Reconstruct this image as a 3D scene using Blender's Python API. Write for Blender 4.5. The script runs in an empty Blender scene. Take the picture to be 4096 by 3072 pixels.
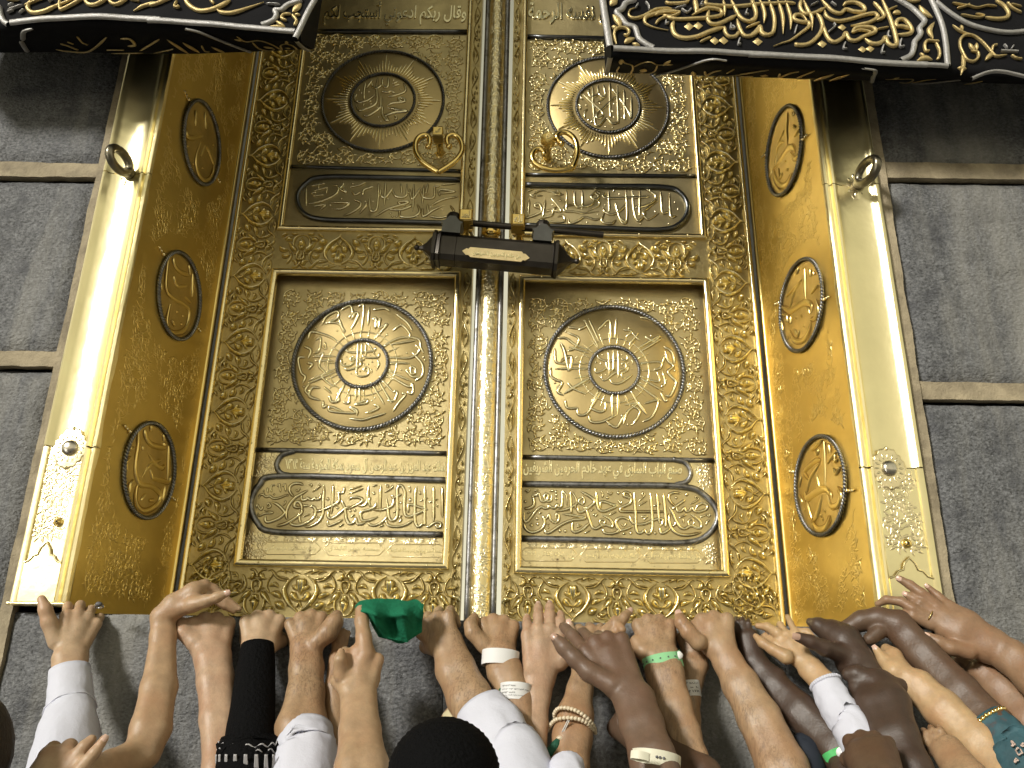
import bpy, math, random
import numpy as np
from mathutils import Vector, Matrix, noise

# ------------------------------------------------------------------ camera, world, lights, exposure
SC = bpy.context.scene
COL = SC.collection
FPX = 3313.0                       # focal length in pixels of the 4096 px wide photograph
CAM = np.array([0.0775, -2.15, 2.12])
PIT, YAW, ROL = [math.radians(a) for a in (19.9225, -0.21714, 1.06305)]

def basis():
    cp, sp = math.cos(PIT), math.sin(PIT); cy, sy = math.cos(YAW), math.sin(YAW)
    f = np.array([sy*cp, cy*cp, sp]); r = np.array([cy, -sy, 0.0]); u = np.cross(r, f)
    return r*math.cos(ROL)+u*math.sin(ROL), -r*math.sin(ROL)+u*math.cos(ROL), f
RT, UP, FW = basis()
cam = bpy.data.cameras.new('camera'); camo = bpy.data.objects.new('camera', cam); COL.objects.link(camo)
cam.sensor_width = 36.0; cam.lens = FPX/4096*36; cam.clip_start = 0.02; cam.clip_end = 400
M = Matrix(((RT[0], UP[0], -FW[0], CAM[0]), (RT[1], UP[1], -FW[1], CAM[1]), (RT[2], UP[2], -FW[2], CAM[2]), (0, 0, 0, 1)))
camo.matrix_world = M
SC.camera = camo

W = bpy.data.worlds.new('World'); SC.world = W; W.use_nodes = True
nt = W.node_tree; nt.nodes.clear()
SUN_EL, SUN_AZ = math.radians(25), math.radians(-40)      # light comes down from in front of the wall
tc = nt.nodes.new('ShaderNodeTexCoord'); sp = nt.nodes.new('ShaderNodeSeparateXYZ')
rp = nt.nodes.new('ShaderNodeValToRGB'); bg = nt.nodes.new('ShaderNodeBackground'); out = nt.nodes.new('ShaderNodeOutputWorld')
nt.links.new(tc.outputs['Generated'], sp.inputs[0]); nt.links.new(sp.outputs['Z'], rp.inputs[0])
cr = rp.color_ramp                                         # night sky over a floodlit square: glow at the horizon, dark overhead
cr.elements[0].position = 0.0; cr.elements[0].color = (1.0, 0.93, 0.68, 1)
cr.elements[1].position = 1.0; cr.elements[1].color = (0.03, 0.03, 0.03, 1)
e = cr.elements.new(0.22); e.color = (0.84, 0.79, 0.57, 1)
e = cr.elements.new(0.50); e.color = (0.74, 0.70, 0.50, 1)
e = cr.elements.new(0.78); e.color = (0.26, 0.25, 0.18, 1)
bg.inputs['Strength'].default_value = 0.56
sky = nt.nodes.new('ShaderNodeTexSky'); sky.sky_type = 'NISHITA'; sky.sun_disc = False
sky.sun_elevation = math.radians(2); sky.sun_rotation = math.pi
bg2 = nt.nodes.new('ShaderNodeBackground'); bg2.inputs['Strength'].default_value = 0.004
ad = nt.nodes.new('ShaderNodeAddShader')
nt.links.new(sky.outputs[0], bg2.inputs[0]); nt.links.new(rp.outputs[0], bg.inputs[0])
nt.links.new(bg.outputs[0], ad.inputs[0]); nt.links.new(bg2.outputs[0], ad.inputs[1]); nt.links.new(ad.outputs[0], out.inputs[0])

sl = bpy.data.lights.new('sun', 'SUN'); sl.energy = 2.1; sl.angle = math.radians(10); sl.color = (1.0, 0.96, 0.88)
so = bpy.data.objects.new('sun', sl); COL.objects.link(so)
d = Vector((-math.sin(SUN_AZ)*-1*math.cos(SUN_EL), -math.cos(SUN_AZ)*math.cos(SUN_EL), math.sin(SUN_EL)))
so.rotation_euler = d.to_track_quat('Z', 'Y').to_euler(); so.location = (0, -6, 8)

vs = SC.view_settings
vs.view_transform = 'Standard'; vs.look = 'None'; vs.gamma = 1; vs.use_curve_mapping = False; vs.exposure = 0.72
SC.cycles.use_denoising = True
SC.cycles.max_bounces = 6; SC.cycles.glossy_bounces = 4; SC.cycles.diffuse_bounces = 3; SC.cycles.caustics_reflective = False
SC.cycles.sample_clamp_indirect = 4

# ------------------------------------------------------------------ helpers
def ray(u, v):
    return (u-2048)/FPX*RT-(v-1536)/FPX*UP+FW
def P3(u, v, D):
    """point on the sight line of photo pixel (u, v) that lies D metres in front of the camera, measured square to the wall"""
    r = ray(u, v); return CAM+r*(D/r[1])
def mpp(u, v, D):
    r = ray(u, v); return (D/r[1])/FPX            # metres per photo pixel there

class Plane:
    def __init__(s, o, a, b, n):
        s.o, s.a, s.b, s.n = [np.array(x, float) for x in (o, a, b, n)]
        s.a /= np.linalg.norm(s.a); s.b /= np.linalg.norm(s.b); s.n /= np.linalg.norm(s.n)
    def px(s, u, v, h=0.0):
        r = ray(u, v); o = s.o+s.n*h; t = np.dot(o-CAM, s.n)/np.dot(r, s.n); p = CAM+r*t-o
        return np.array([np.dot(p, s.a), np.dot(p, s.b)])
    def sc(s, u, v):
        p, q = s.px(u, v), s.px(u+4, v); p2 = s.px(u, v+4)
        return math.sqrt(np.linalg.norm(q-p)/4*np.linalg.norm(p2-p)/4)
    def to(s, a, b, h=0.0):
        return s.o+s.a*a+s.b*b+s.n*h

class MB:
    def __init__(s, under=None, uw=.0011, uh=.0006): s.v = []; s.f = []; s.under = under; s.uw = uw; s.uh = uh; s.marks = []
    def mark(s): s.marks.append((len(s.v), len(s.f)))
    def split(s, name, mat, parent, **kw):
        a = (0, 0)
        for b in s.marks:
            if b[1] > a[1]:
                m = MB(); m.v = s.v[a[0]:b[0]]; m.f = [tuple(i-a[0] for i in f) for f in s.f[a[1]:b[1]]]; m.make(name, mat, parent, **kw)
            a = b
    def add(s, vs, fs):
        k = len(s.v); s.v.extend([tuple(p) for p in vs]); s.f.extend([tuple(i+k for i in f) for f in fs])
    def grid(s, rows, closed_u=False, closed_v=False, flip=False):
        n, m = len(rows), len(rows[0]); k = len(s.v)
        for r in rows: s.v.extend([tuple(p) for p in r])
        for i in range(n if closed_u else n-1):
            for j in range(m if closed_v else m-1):
                q = (k+i*m+j, k+i*m+(j+1) % m, k+((i+1) % n)*m+(j+1) % m, k+((i+1) % n)*m+j)
                s.f.append(q[::-1] if flip else q)
    def box(s, x0, x1, y0, y1, z0, z1):
        s.add([(x0,y0,z0),(x1,y0,z0),(x1,y1,z0),(x0,y1,z0),(x0,y0,z1),(x1,y0,z1),(x1,y1,z1),(x0,y1,z1)],
              [(0,3,2,1),(4,5,6,7),(0,1,5,4),(1,2,6,5),(2,3,7,6),(3,0,4,7)])
    def make(s, name, mat, parent=None, smooth=True, **kw):
        me = bpy.data.meshes.new(name); me.from_pydata(s.v, [], s.f); me.update()
        if smooth: me.polygons.foreach_set('use_smooth', [True]*len(me.polygons))
        o = bpy.data.objects.new(name, me); COL.objects.link(o)
        if mat: me.materials.append(mat)
        if parent is not None: o.parent = parent
        for k, x in kw.items(): o[k] = x
        return o
def auto(o, ang=35):
    o.data.set_sharp_from_angle(angle=math.radians(ang)); return o

def thing(name, label, cat, group=None, loc=(0, 0, 0)):
    o = bpy.data.objects.new(name, None); COL.objects.link(o); o.location = loc; o.empty_display_size = 0.1
    o['label'] = label; o['category'] = cat
    if group: o['group'] = group
    return o
def fixparent(root):
    bpy.context.view_layer.update()
    for c in root.children: c.matrix_parent_inverse = root.matrix_world.inverted()

def cat(pts, n=6, closed=False):
    P = [np.array(p, float) for p in pts]; L = len(P); o = []
    if L < 3 and not closed:
        return [P[0]+(P[-1]-P[0])*t/(n) for t in range(n+1)]
    for i in range(L if closed else L-1):
        if closed: p0, p1, p2, p3 = P[(i-1) % L], P[i], P[(i+1) % L], P[(i+2) % L]
        else:
            p1, p2 = P[i], P[i+1]; p0 = P[i-1] if i else 2*p1-p2; p3 = P[i+2] if i+2 < L else 2*p2-p1
        for k in range(n):
            t = k/n
            o.append(0.5*((2*p1)+(p2-p0)*t+(2*p0-5*p1+4*p2-p3)*t*t+(3*p1-3*p2+p3-p0)*t**3))
    if not closed: o.append(P[-1])
    return o

PROF = ((-1, 0), (-.72, .62), (0, 1), (.72, .62), (1, 0))
FLATP = ((-1, 0), (-.82, .9), (0, 1), (.82, .9), (1, 0))
def widths(kind, n):
    o = []
    for i in range(n):
        t = i/(n-1)
        if kind == 'r': w = min(1, .35+t*8, .35+(1-t)*8)
        elif kind == 's': w = 1
        elif kind == 't': w = min(1, .25+t*3, .12+(1-t)*2.2)          # pen stroke thinning to the end
        elif kind == 'T': w = min(1, .12+t*2.2, .25+(1-t)*3)
        elif kind == 'l': w = math.sin(math.pi*min(1, max(0, t)))**.75  # leaf
        elif kind == 'c': w = math.sin(math.pi*t**.55)**.9
        elif kind == 'C': w = math.sin(math.pi*(1-t)**.55)**.9
        elif kind == 'm': w = .25+.75*math.sin(math.pi*t)**1.3          # thin ends, full middle
        o.append(max(w, .04))
    return o
def stroke(mb, pts, w, h, kind, mapf, n=5, prof=PROF, closed=False, raw=False):
    """raised stroke with half-width w (m) and height h (m) along 2-D points; mapf(a, b, height) gives the 3-D point"""
    P = [np.asarray(p, float) for p in pts] if raw else cat(pts, n, closed)
    un = getattr(mb, 'under', None)
    if un is not None:
        stroke(un, P, w+mb.uw, 1.0, 's' if closed else kind if kind in 'lcCm' else 'r', lambda a, b, h: mapf(a, b, mb.uh*(.2+.8*h)), n, ((-1, 0), (-.5, .6), (.5, .6), (1, 0)), closed, True)
    N = len(P); W_ = widths(kind, N) if not closed else [1]*N; rows = []
    for i in range(N):
        if closed: tg = P[(i+1) % N]-P[i-1]
        else: tg = P[min(i+1, N-1)]-P[max(i-1, 0)]
        L = np.hypot(*tg) or 1; nx, ny = -tg[1]/L, tg[0]/L
        rows.append([mapf(P[i][0]+nx*w*W_[i]*a, P[i][1]+ny*w*W_[i]*a, h*b*(.35+.65*W_[i])-.0006*(b == 0)) for a, b in prof])
    mb.grid(rows, closed_u=closed)
def diamond(mb, c, r, h, mapf, ang=0.0):
    v = [mapf(c[0]+r*math.cos(ang+k*math.pi/2)*(1 if k % 2 == 0 else .95), c[1]+r*math.sin(ang+k*math.pi/2), 0) for k in range(4)]
    v.append(mapf(c[0], c[1], h)); mb.add(v, [(0,1,4),(1,2,4),(2,3,4),(3,0,4)])
def strokes_px(mb, spec, ox, oy, sc, pl, h=.004, wmul=1.0, n=5, prof=PROF, h0=0.0):
    """spec lines: kind width x,y x,y ... in pixels of an enlarged view whose corner is (ox, oy) and enlargement sc"""
    mapf = lambda a, b, hh: pl.to(a, b, hh+h0)
    for ln in spec.strip().split('\n'):
        q = ln.split()
        if not q: continue
        k, w = q[0], float(q[1])/sc
        pp = [tuple(float(x) for x in t.split(',')) for t in q[2:]]
        pp = [(ox+x/sc, oy+y/sc) for x, y in pp]
        m = pl.sc(*pp[0]); P = [pl.px(u, v, h0) for u, v in pp]
        if k == 'd':
            if mb.under is not None: diamond(mb.under, P[0], w/2*m+mb.uw*1.3, mb.uh, mapf)
            diamond(mb, P[0], w/2*m, h*1.2, mapf); mb.mark(); continue
        closed = k == 'o'
        stroke(mb, P, w/2*m*wmul, h, 's' if closed else k, mapf, n, prof, closed); mb.mark()

def sweep(path, prof, mapf, closed=False):
    """moulding: profile (offset, height) swept along a 2-D polyline with mitred corners"""
    P = [np.array(p, float) for p in path]; N = len(P); rows = []
    for i in range(N):
        a = P[i]-P[i-1] if (closed or i) else P[1]-P[0]
        b = P[(i+1) % N]-P[i] if (closed or i < N-1) else P[-1]-P[-2]
        a = a/(np.hypot(*a) or 1); b = b/(np.hypot(*b) or 1)
        na, nb = np.array([-a[1], a[0]]), np.array([-b[1], b[0]]); m = na+nb; m = m/(np.hypot(*m) or 1)
        k = 1/max(.35, float(np.dot(m, na)))
        rows.append([mapf(P[i][0]+m[0]*k*o, P[i][1]+m[1]*k*o, h) for o, h in prof])
    mb = MB(); mb.grid(rows, closed_u=closed); return mb
def halfround(w, h, n=8, base=0.0):
    return [(-w*math.cos(math.pi*i/n), base+h*math.sin(math.pi*i/n)) for i in range(n+1)]
def tube3(path, r, n=8, cap=True, closed=False, rf=None, squash=None):
    P = [np.array(p, float) for p in path]; N = len(P); mb = MB(); up = None; rows = []
    for i in range(N):
        t = (P[(i+1) % N]-P[i-1]) if closed else (P[min(i+1, N-1)]-P[max(i-1, 0)])
        t = t/(np.linalg.norm(t) or 1)
        if up is None:
            up = np.cross(t, (0, 0, 1.)) if abs(t[2]) < .9 else np.cross(t, (1., 0, 0)); up /= np.linalg.norm(up)
        up = up-t*np.dot(up, t); up /= np.linalg.norm(up); w = np.cross(t, up)
        rr = rf(i/(N-1)) if rf else (r[i] if isinstance(r, (list, tuple)) else r)
        rows.append([P[i]+rr*(math.cos(2*math.pi*k/n)*up+math.sin(2*math.pi*k/n)*w) for k in range(n)])
    mb.grid(rows, closed_u=closed, closed_v=True)
    if cap and not closed:
        mb.f.append(tuple(range(n))[::-1]); k = len(mb.v)-n; mb.f.append(tuple(range(k, k+n)))
    return mb
def sphere(mb, c, r, nu=8, nv=6, sx=(1, 1, 1)):
    rows = []
    for i in range(nv+1):
        t = math.pi*i/nv
        rows.append([(c[0]+r*sx[0]*math.sin(t)*math.cos(2*math.pi*j/nu), c[1]+r*sx[1]*math.sin(t)*math.sin(2*math.pi*j/nu), c[2]+r*sx[2]*math.cos(t)) for j in range(nu)])
    mb.grid(rows, closed_v=True, flip=True)

# Arabic lettering: join the letters into their positional forms (isolated, final, initial, medial)
_F = {'ا': 'FE8D FE8E', 'أ': 'FE83 FE84', 'إ': 'FE87 FE88', 'آ': 'FE81 FE82', 'ب': 'FE8F FE90 FE91 FE92', 'ت': 'FE95 FE96 FE97 FE98', 'ث': 'FE99 FE9A FE9B FE9C',
      'ج': 'FE9D FE9E FE9F FEA0', 'ح': 'FEA1 FEA2 FEA3 FEA4', 'خ': 'FEA5 FEA6 FEA7 FEA8', 'د': 'FEA9 FEAA', 'ذ': 'FEAB FEAC', 'ر': 'FEAD FEAE', 'ز': 'FEAF FEB0',
      'س': 'FEB1 FEB2 FEB3 FEB4', 'ش': 'FEB5 FEB6 FEB7 FEB8', 'ص': 'FEB9 FEBA FEBB FEBC', 'ض': 'FEBD FEBE FEBF FEC0', 'ط': 'FEC1 FEC2 FEC3 FEC4', 'ظ': 'FEC5 FEC6 FEC7 FEC8',
      'ع': 'FEC9 FECA FECB FECC', 'غ': 'FECD FECE FECF FED0', 'ف': 'FED1 FED2 FED3 FED4', 'ق': 'FED5 FED6 FED7 FED8', 'ك': 'FED9 FEDA FEDB FEDC', 'ل': 'FEDD FEDE FEDF FEE0',
      'م': 'FEE1 FEE2 FEE3 FEE4', 'ن': 'FEE5 FEE6 FEE7 FEE8', 'ه': 'FEE9 FEEA FEEB FEEC', 'ة': 'FE93 FE94', 'و': 'FEED FEEE', 'ى': 'FEEF FEF0', 'ي': 'FEF1 FEF2 FEF3 FEF4', 'ئ': 'FE89 FE8A FE8B FE8C', 'ء': 'FE80'}
_F = {k: [chr(int(c, 16)) for c in v.split()] for k, v in _F.items()}
def arabic(s):
    o = []; i = 0; prev = False
    while i < len(s):
        c = s[i]
        if c not in _F: o.append(c); prev = False; i += 1; continue
        f = _F[c]
        if c == 'ل' and i+1 < len(s) and s[i+1] in 'اأإآ':
            b = {'ا': 0xFEFB, 'أ': 0xFEF7, 'إ': 0xFEF9, 'آ': 0xFEF5}[s[i+1]]; o.append(chr(b+(1 if prev else 0))); prev = False; i += 2; continue
        nxt = i+1 < len(s) and s[i+1] in _F and s[i+1] != 'ء' and len(f) == 4
        if len(f) == 1: g = f[0]; prev = False
        elif len(f) == 2: g = f[1] if prev else f[0]; prev = False
        else: g = f[3] if prev and nxt else f[1] if prev else f[2] if nxt else f[0]; prev = nxt
        o.append(g); i += 1
    r = ''.join(o)[::-1]
    import re
    return re.sub('[0-9٠-٩]+', lambda m: m.group(0)[::-1], r)
def text_mesh(s, depth=.5, bold=.012, res=2):
    cu = bpy.data.curves.new('t', 'FONT'); cu.body = arabic(s); cu.resolution_u = res; cu.extrude = .1; cu.offset = bold; cu.bevel_depth = .012; cu.bevel_resolution = 0
    cu.space_line = .7
    o = bpy.data.objects.new('t', cu); COL.objects.link(o)
    me = bpy.data.meshes.new_from_object(o.evaluated_get(bpy.context.evaluated_depsgraph_get()))
    V = np.zeros(len(me.vertices)*3); me.vertices.foreach_get('co', V); V = V.reshape(-1, 3)
    F = [tuple(p.vertices) for p in me.polygons]
    bpy.data.objects.remove(o); bpy.data.meshes.remove(me); bpy.data.curves.remove(cu)
    lo, hi = V.min(0), V.max(0); V = (V-lo)/(hi-lo)
    return V, F
def text_on(mb, s, quad, pl, h=.003, bold=.012, res=2, h0=0.0):
    """letters fitted into the photo quad ((u,v) top left, top right, bottom right, bottom left)"""
    V, F = text_mesh(s, bold=bold, res=res)
    q = [pl.px(u, v, h0) for u, v in quad]
    P = []
    for x, y, z in V:
        p = (q[3]*(1-x)+q[2]*x)*(1-y)+(q[0]*(1-x)+q[1]*x)*y
        P.append(pl.to(p[0], p[1], h0-.0008+(h+.0008)*z))
    mb.add(P, F)
def text_ring(mb, s, c, r_out, r_in, pl, h=.003, a0=0.0, a1=2*math.pi, bold=.012, h0=0.0, inward=True):
    V, F = text_mesh(s, bold=bold, res=2); P = []
    for x, y, z in V:
        if inward: a = a0+(a1-a0)*x; r = r_out+(r_in-r_out)*y
        else: a = a1-(a1-a0)*x; r = r_in+(r_out-r_in)*y
        P.append(pl.to(c[0]+r*math.cos(a), c[1]+r*math.sin(a), h0-.0008+(h+.0008)*z))
    mb.add(P, F)

# ------------------------------------------------------------------ materials
def mat(name, col, rough=.5, metal=0.0, bump=(), vary=0.0, vscale=8.0, dark=None, dscale=20.0, dth=(.55, .7), rvary=0.0, sss=0.0, spec=.5, coat=0, aniso=None, streak=None):
    m = bpy.data.materials.new(name); m.use_nodes = True; t = m.node_tree; b = t.nodes['Principled BSDF']
    N, Lk = t.nodes.new, t.links.new
    b.inputs['Roughness'].default_value = rough; b.inputs['Metallic'].default_value = metal; b.inputs['Specular IOR Level'].default_value = spec
    tcn = N('ShaderNodeTexCoord'); crd = tcn.outputs['Object']
    if aniso:
        mp = N('ShaderNodeMapping'); mp.inputs['Scale'].default_value = aniso; Lk(crd, mp.inputs[0]); crd = mp.outputs[0]
    base = N('ShaderNodeRGB'); base.outputs[0].default_value = (*col, 1); c = base.outputs[0]
    if vary:
        n = N('ShaderNodeTexNoise'); n.inputs['Scale'].default_value = vscale; n.inputs['Detail'].default_value = 6; n.inputs['Roughness'].default_value = .6; Lk(crd, n.inputs['Vector'])
        mr = N('ShaderNodeMapRange'); mr.inputs[1].default_value = .3; mr.inputs[2].default_value = .7; mr.inputs[3].default_value = 1-vary; mr.inputs[4].default_value = 1+vary; Lk(n.outputs[0], mr.inputs[0])
        mx = N('ShaderNodeVectorMath'); mx.operation = 'SCALE'; Lk(c, mx.inputs[0]); Lk(mr.outputs[0], mx.inputs['Scale']); c = mx.outputs[0]
        if rvary:
            r2 = N('ShaderNodeMapRange'); r2.inputs[1].default_value = .3; r2.inputs[2].default_value = .7; r2.inputs[3].default_value = rough+rvary; r2.inputs[4].default_value = max(.03, rough-rvary); Lk(n.outputs[0], r2.inputs[0]); Lk(r2.outputs[0], b.inputs['Roughness'])
    if dark:
        n = N('ShaderNodeTexNoise'); n.inputs['Scale'].default_value = dscale; n.inputs['Detail'].default_value = 8; n.inputs['Roughness'].default_value = .68; Lk(crd, n.inputs['Vector'])
        mr = N('ShaderNodeMapRange'); mr.inputs[1].default_value = dth[0]; mr.inputs[2].default_value = dth[1]; Lk(n.outputs[0], mr.inputs[0])
        mx = N('ShaderNodeMix'); mx.data_type = 'RGBA'; Lk(mr.outputs[0], mx.inputs[0]); Lk(c, mx.inputs[6]); mx.inputs[7].default_value = (*dark, 1); c = mx.outputs[2]
    if streak:
        mp = N('ShaderNodeMapping'); mp.inputs['Scale'].default_value = streak[0]; Lk(tcn.outputs['Object'], mp.inputs[0])
        n = N('ShaderNodeTexNoise'); n.inputs['Scale'].default_value = 1; n.inputs['Detail'].default_value = 7; n.inputs['Roughness'].default_value = .62; Lk(mp.outputs[0], n.inputs['Vector'])
        mr = N('ShaderNodeMapRange'); mr.inputs[1].default_value = streak[2]; mr.inputs[2].default_value = streak[3]; mr.inputs[4].default_value = streak[4]; Lk(n.outputs[0], mr.inputs[0])
        mx = N('ShaderNodeMix'); mx.data_type = 'RGBA'; Lk(mr.outputs[0], mx.inputs[0]); Lk(c, mx.inputs[6]); mx.inputs[7].default_value = (*streak[1], 1); c = mx.outputs[2]
    Lk(c, b.inputs['Base Color'])
    prev = None
    for sc_, st, dist in bump:
        n = N('ShaderNodeTexNoise'); n.inputs['Scale'].default_value = sc_; n.inputs['Detail'].default_value = 5; Lk(crd, n.inputs['Vector'])
        bp = N('ShaderNodeBump'); bp.inputs['Strength'].default_value = st; bp.inputs['Distance'].default_value = dist; Lk(n.outputs[0], bp.inputs['Height'])
        if prev: Lk(prev.outputs[0], bp.inputs['Normal'])
        prev = bp
    if prev: Lk(prev.outputs[0], b.inputs['Normal'])
    if sss:
        b.inputs['Subsurface Weight'].default_value = sss; b.inputs['Subsurface Radius'].default_value = (.012, .005, .003); b.inputs['Subsurface Scale'].default_value = .5
    if coat: b.inputs['Coat Weight'].default_value = coat
    return m
GOLD = (.86, .62, .25)
M_casing = mat('polished_gold', (.96, .86, .52), 0.35, 1, bump=((6, .25, .02), (60, .12, .003)), vary=.06, vscale=5, rvary=.06)
M_etch = mat('etched_gold', (.92, .80, .52), .30, 1, bump=((200, .3, .001),), vary=.1, vscale=30)
M_reveal = mat('amber_gold', (.77, .585, .20), 0.36, 1, bump=((3, .25, .03), (22, .05, .003)), vary=.12, vscale=4, rvary=.07)
M_reveal2 = mat('amber_relief', (.88, .69, .27), .30, 1, bump=((60, .2, .002),))
M_plate = mat('chased_gold_ground', (.48, .39, .19), 0.42, 1, bump=((420, .55, .0012), (60, .3, .003)), vary=.18, vscale=14, dark=(.13, .085, .04), dscale=16, dth=(.56, .74), rvary=.08)
M_panel = mat('panel_gold_ground', (.56, .465, .25), 0.44, 1, bump=((260, .35, .001), (20, .25, .006)), vary=.15, vscale=10, dark=(.18, .12, .055), dscale=12, dth=(.6, .8), rvary=.08)
M_relief = mat('relief_gold', (.96, .86, .53), 0.25, 1, bump=((150, .18, .001),), vary=.1, vscale=30)
M_vine = mat('vine_gold', (.96, .85, .52), 0.27, 1, bump=((150, .2, .001),), vary=.12, vscale=30)
M_letter = mat('lettering_gold', (.98, .89, .58), 0.24, 1, bump=((100, .2, .001),), vary=.08, vscale=20)
M_trim = mat('trim_gold', (.95, .81, .47), 0.24, 1, bump=((70, .25, .002), (14, .2, .006)), vary=.08, vscale=12, dark=(.3, .19, .07), dscale=26, dth=(.66, .78))
M_tarn = mat('tarnished_gold', (.20, .145, .06), .5, 1, bump=((260, .5, .001),), vary=.25, vscale=40)
M_flat = mat('pale_etched_gold', (.86, .74, .44), .33, 1, bump=((90, .3, .002),), vary=.1, vscale=18, dark=(.14, .09, .05), dscale=34, dth=(.57, .68))
M_silver = mat('old_silver', (.30, .30, .31), .42, 1, bump=((60, .3, .002),), vary=.25, vscale=22, dark=(.09, .085, .075), dscale=40, dth=(.5, .66))
M_dsilver = mat('dark_tube', (.13, .135, .14), .28, 1, bump=((60, .2, .002),), vary=.2, vscale=22)
M_rope = mat('rope_silver', (.24, .24, .245), .33, 1, vary=.3, vscale=60)
M_bronze = mat('blackened_bronze', (.055, .048, .04), .34, .75, bump=((40, .15, .003),), vary=.25, vscale=15)
M_gap = mat('dark_gap', (.02, .015, .01), .8)
M_gold2 = mat('cast_gold', (.80, .60, .22), .2, 1, bump=((12, .15, .004),), vary=.06)
M_stone = mat('dark_stone', (.125, .128, .134), .62, 0, bump=((130, .9, .0045), (300, .7, .0022), (22, .8, .007)), vary=.7, vscale=170, dark=(.060, .062, .070), dscale=16, dth=(.50, .68), spec=.45, aniso=(.9, .9, 1.2), streak=((6, 6, 1.0), (.34, .33, .295), .46, .70, .8))
M_joint = mat('pale_joint', (.36, .30, .20), .8, 0, bump=((50, .8, .004), (200, .6, .002)), vary=.3, vscale=18, dark=(.20, .165, .11), dscale=12, dth=(.48, .68))
M_cloth = mat('black_silk', (.007, .007, .0085), .75, 0, bump=((240, .5, .0015),), vary=.3, vscale=12, spec=.12)
M_gthread = mat('gold_thread', (.58, .45, .21), .42, .7, bump=((700, .6, .0012),), vary=.2, vscale=160)
M_sthread = mat('silver_thread', (.42, .41, .40), .45, .55, bump=((600, .7, .0015),), vary=.15, vscale=120)
TR = {}
def D__(w, *ps): return '\n'.join('d %s %s' % (w, p) for p in ps)+'\n'
TR['UL'] = (1390, 280, 3.968, '''t 26 120,380 120,480 200,515 330,480 440,395
t 26 140,560 180,640 300,620 430,560 470,480 465,300 480,110
r 24 230,720 330,730 450,660 545,590 550,700 600,790 660,810
r 22 290,200 265,350 265,470
t 20 405,160 350,230 300,300
r 24 390,200 400,270 480,290 545,240
r 24 560,130 560,250 640,270 645,120
r 22 540,350 590,350 650,360 690,340 750,370
r 20 640,430 760,410 920,340 890,210
r 28 625,575 720,530 890,510 900,470 830,440 815,480 880,510
t 38 640,600 790,630 940,655 780,670 640,710 600,730 660,810
r 18 530,400 530,600
r 16 720,265 830,235
r 16 710,230 810,190
r 14 250,580 270,530
r 16 740,780 780,780 770,740 740,735
r 16 340,520 385,490
r 18 130,440 150,380
'''+D__(26, '340,345', '185,320', '225,365', '735,160', '845,310', '375,540', '495,750', '530,815', '480,600', '160,490'))
TR['UR'] = (2290, 300, 3.968, '''r 24 320,170 320,400 335,600 330,700 290,760
r 26 265,215 250,290 290,350 370,330 400,290 400,160
r 26 400,290 470,350 520,320 490,160
r 24 160,310 300,440 440,560 480,630 440,680 380,680 390,610 450,560 600,420 800,250
r 26 590,120 590,300 590,500 600,680
r 22 620,220 700,320
r 26 710,160 710,400 725,710 700,760 620,770 560,700 520,690 430,800 370,800 350,700 350,480
r 24 740,370 830,500 900,620 910,680
r 24 815,230 820,450 825,710
r 24 930,340 930,650 910,680
r 20 190,690 190,590 235,540
r 18 140,280 130,370 170,390
r 18 380,430 500,370
r 16 410,450 470,460
r 16 90,460 120,500 120,550
r 16 200,480 230,500
'''+D__(24, '655,465', '650,670', '775,540', '780,680', '865,380', '630,580', '520,820', '635,835')+D__(44, '255,710'))
TR['CL'] = (1200, 720, 1.984, '''r 11 50,60 50,210
t 13 70,190 170,170 290,110 300,50 262,45
r 12 350,20 340,60 370,100 320,70 350,40
t 12 110,210 200,200 160,240
t 13 250,180 390,185 330,230 250,230
t 13 430,160 480,180 470,220 400,265 340,285
t 12 530,170 520,210 470,270
r 13 625,30 620,150 605,240 560,240 550,140
r 12 500,120 510,80 580,55
t 14 600,290 700,230 840,190 850,170 780,180 840,210
t 13 690,230 790,240 870,215 885,190
r 12 645,70 640,120 680,140 740,60
r 12 680,20 670,200
r 12 730,70 760,130 840,130 850,30
r 12 800,30 810,110
r 12 870,70 880,130 900,150 960,60
r 12 905,30 895,250
r 12 950,80 980,140 1060,140 1070,40
r 12 1015,30 1000,110
r 12 985,40 970,200
t 14 790,230 800,290 900,295 950,250 930,190
t 14 970,220 980,290 1060,240 1150,200
r 12 1010,190 1020,270
t 14 1030,290 1130,300 1220,260 1190,200
t 13 1050,200 1130,160 1260,130
t 13 1100,110 1230,95 1110,80 1110,130
r 7 90,50 200,30
r 7 110,90 220,60
r 7 100,130 190,120
r 7 150,20 150,80
r 7 210,110 220,60
r 7 90,110 130,100
r 8 1120,40 1240,30
r 8 1060,60 1110,50
r 8 400,60 480,40 520,20
r 8 410,90 440,120 480,100
'''+D__(14, '720,265', '765,290', '735,290', '820,165', '700,150', '930,290', '520,170', '1040,215', '1130,235', '420,30', '1090,170', '580,170', '330,150', '240,200', '680,80', '860,100'))
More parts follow.
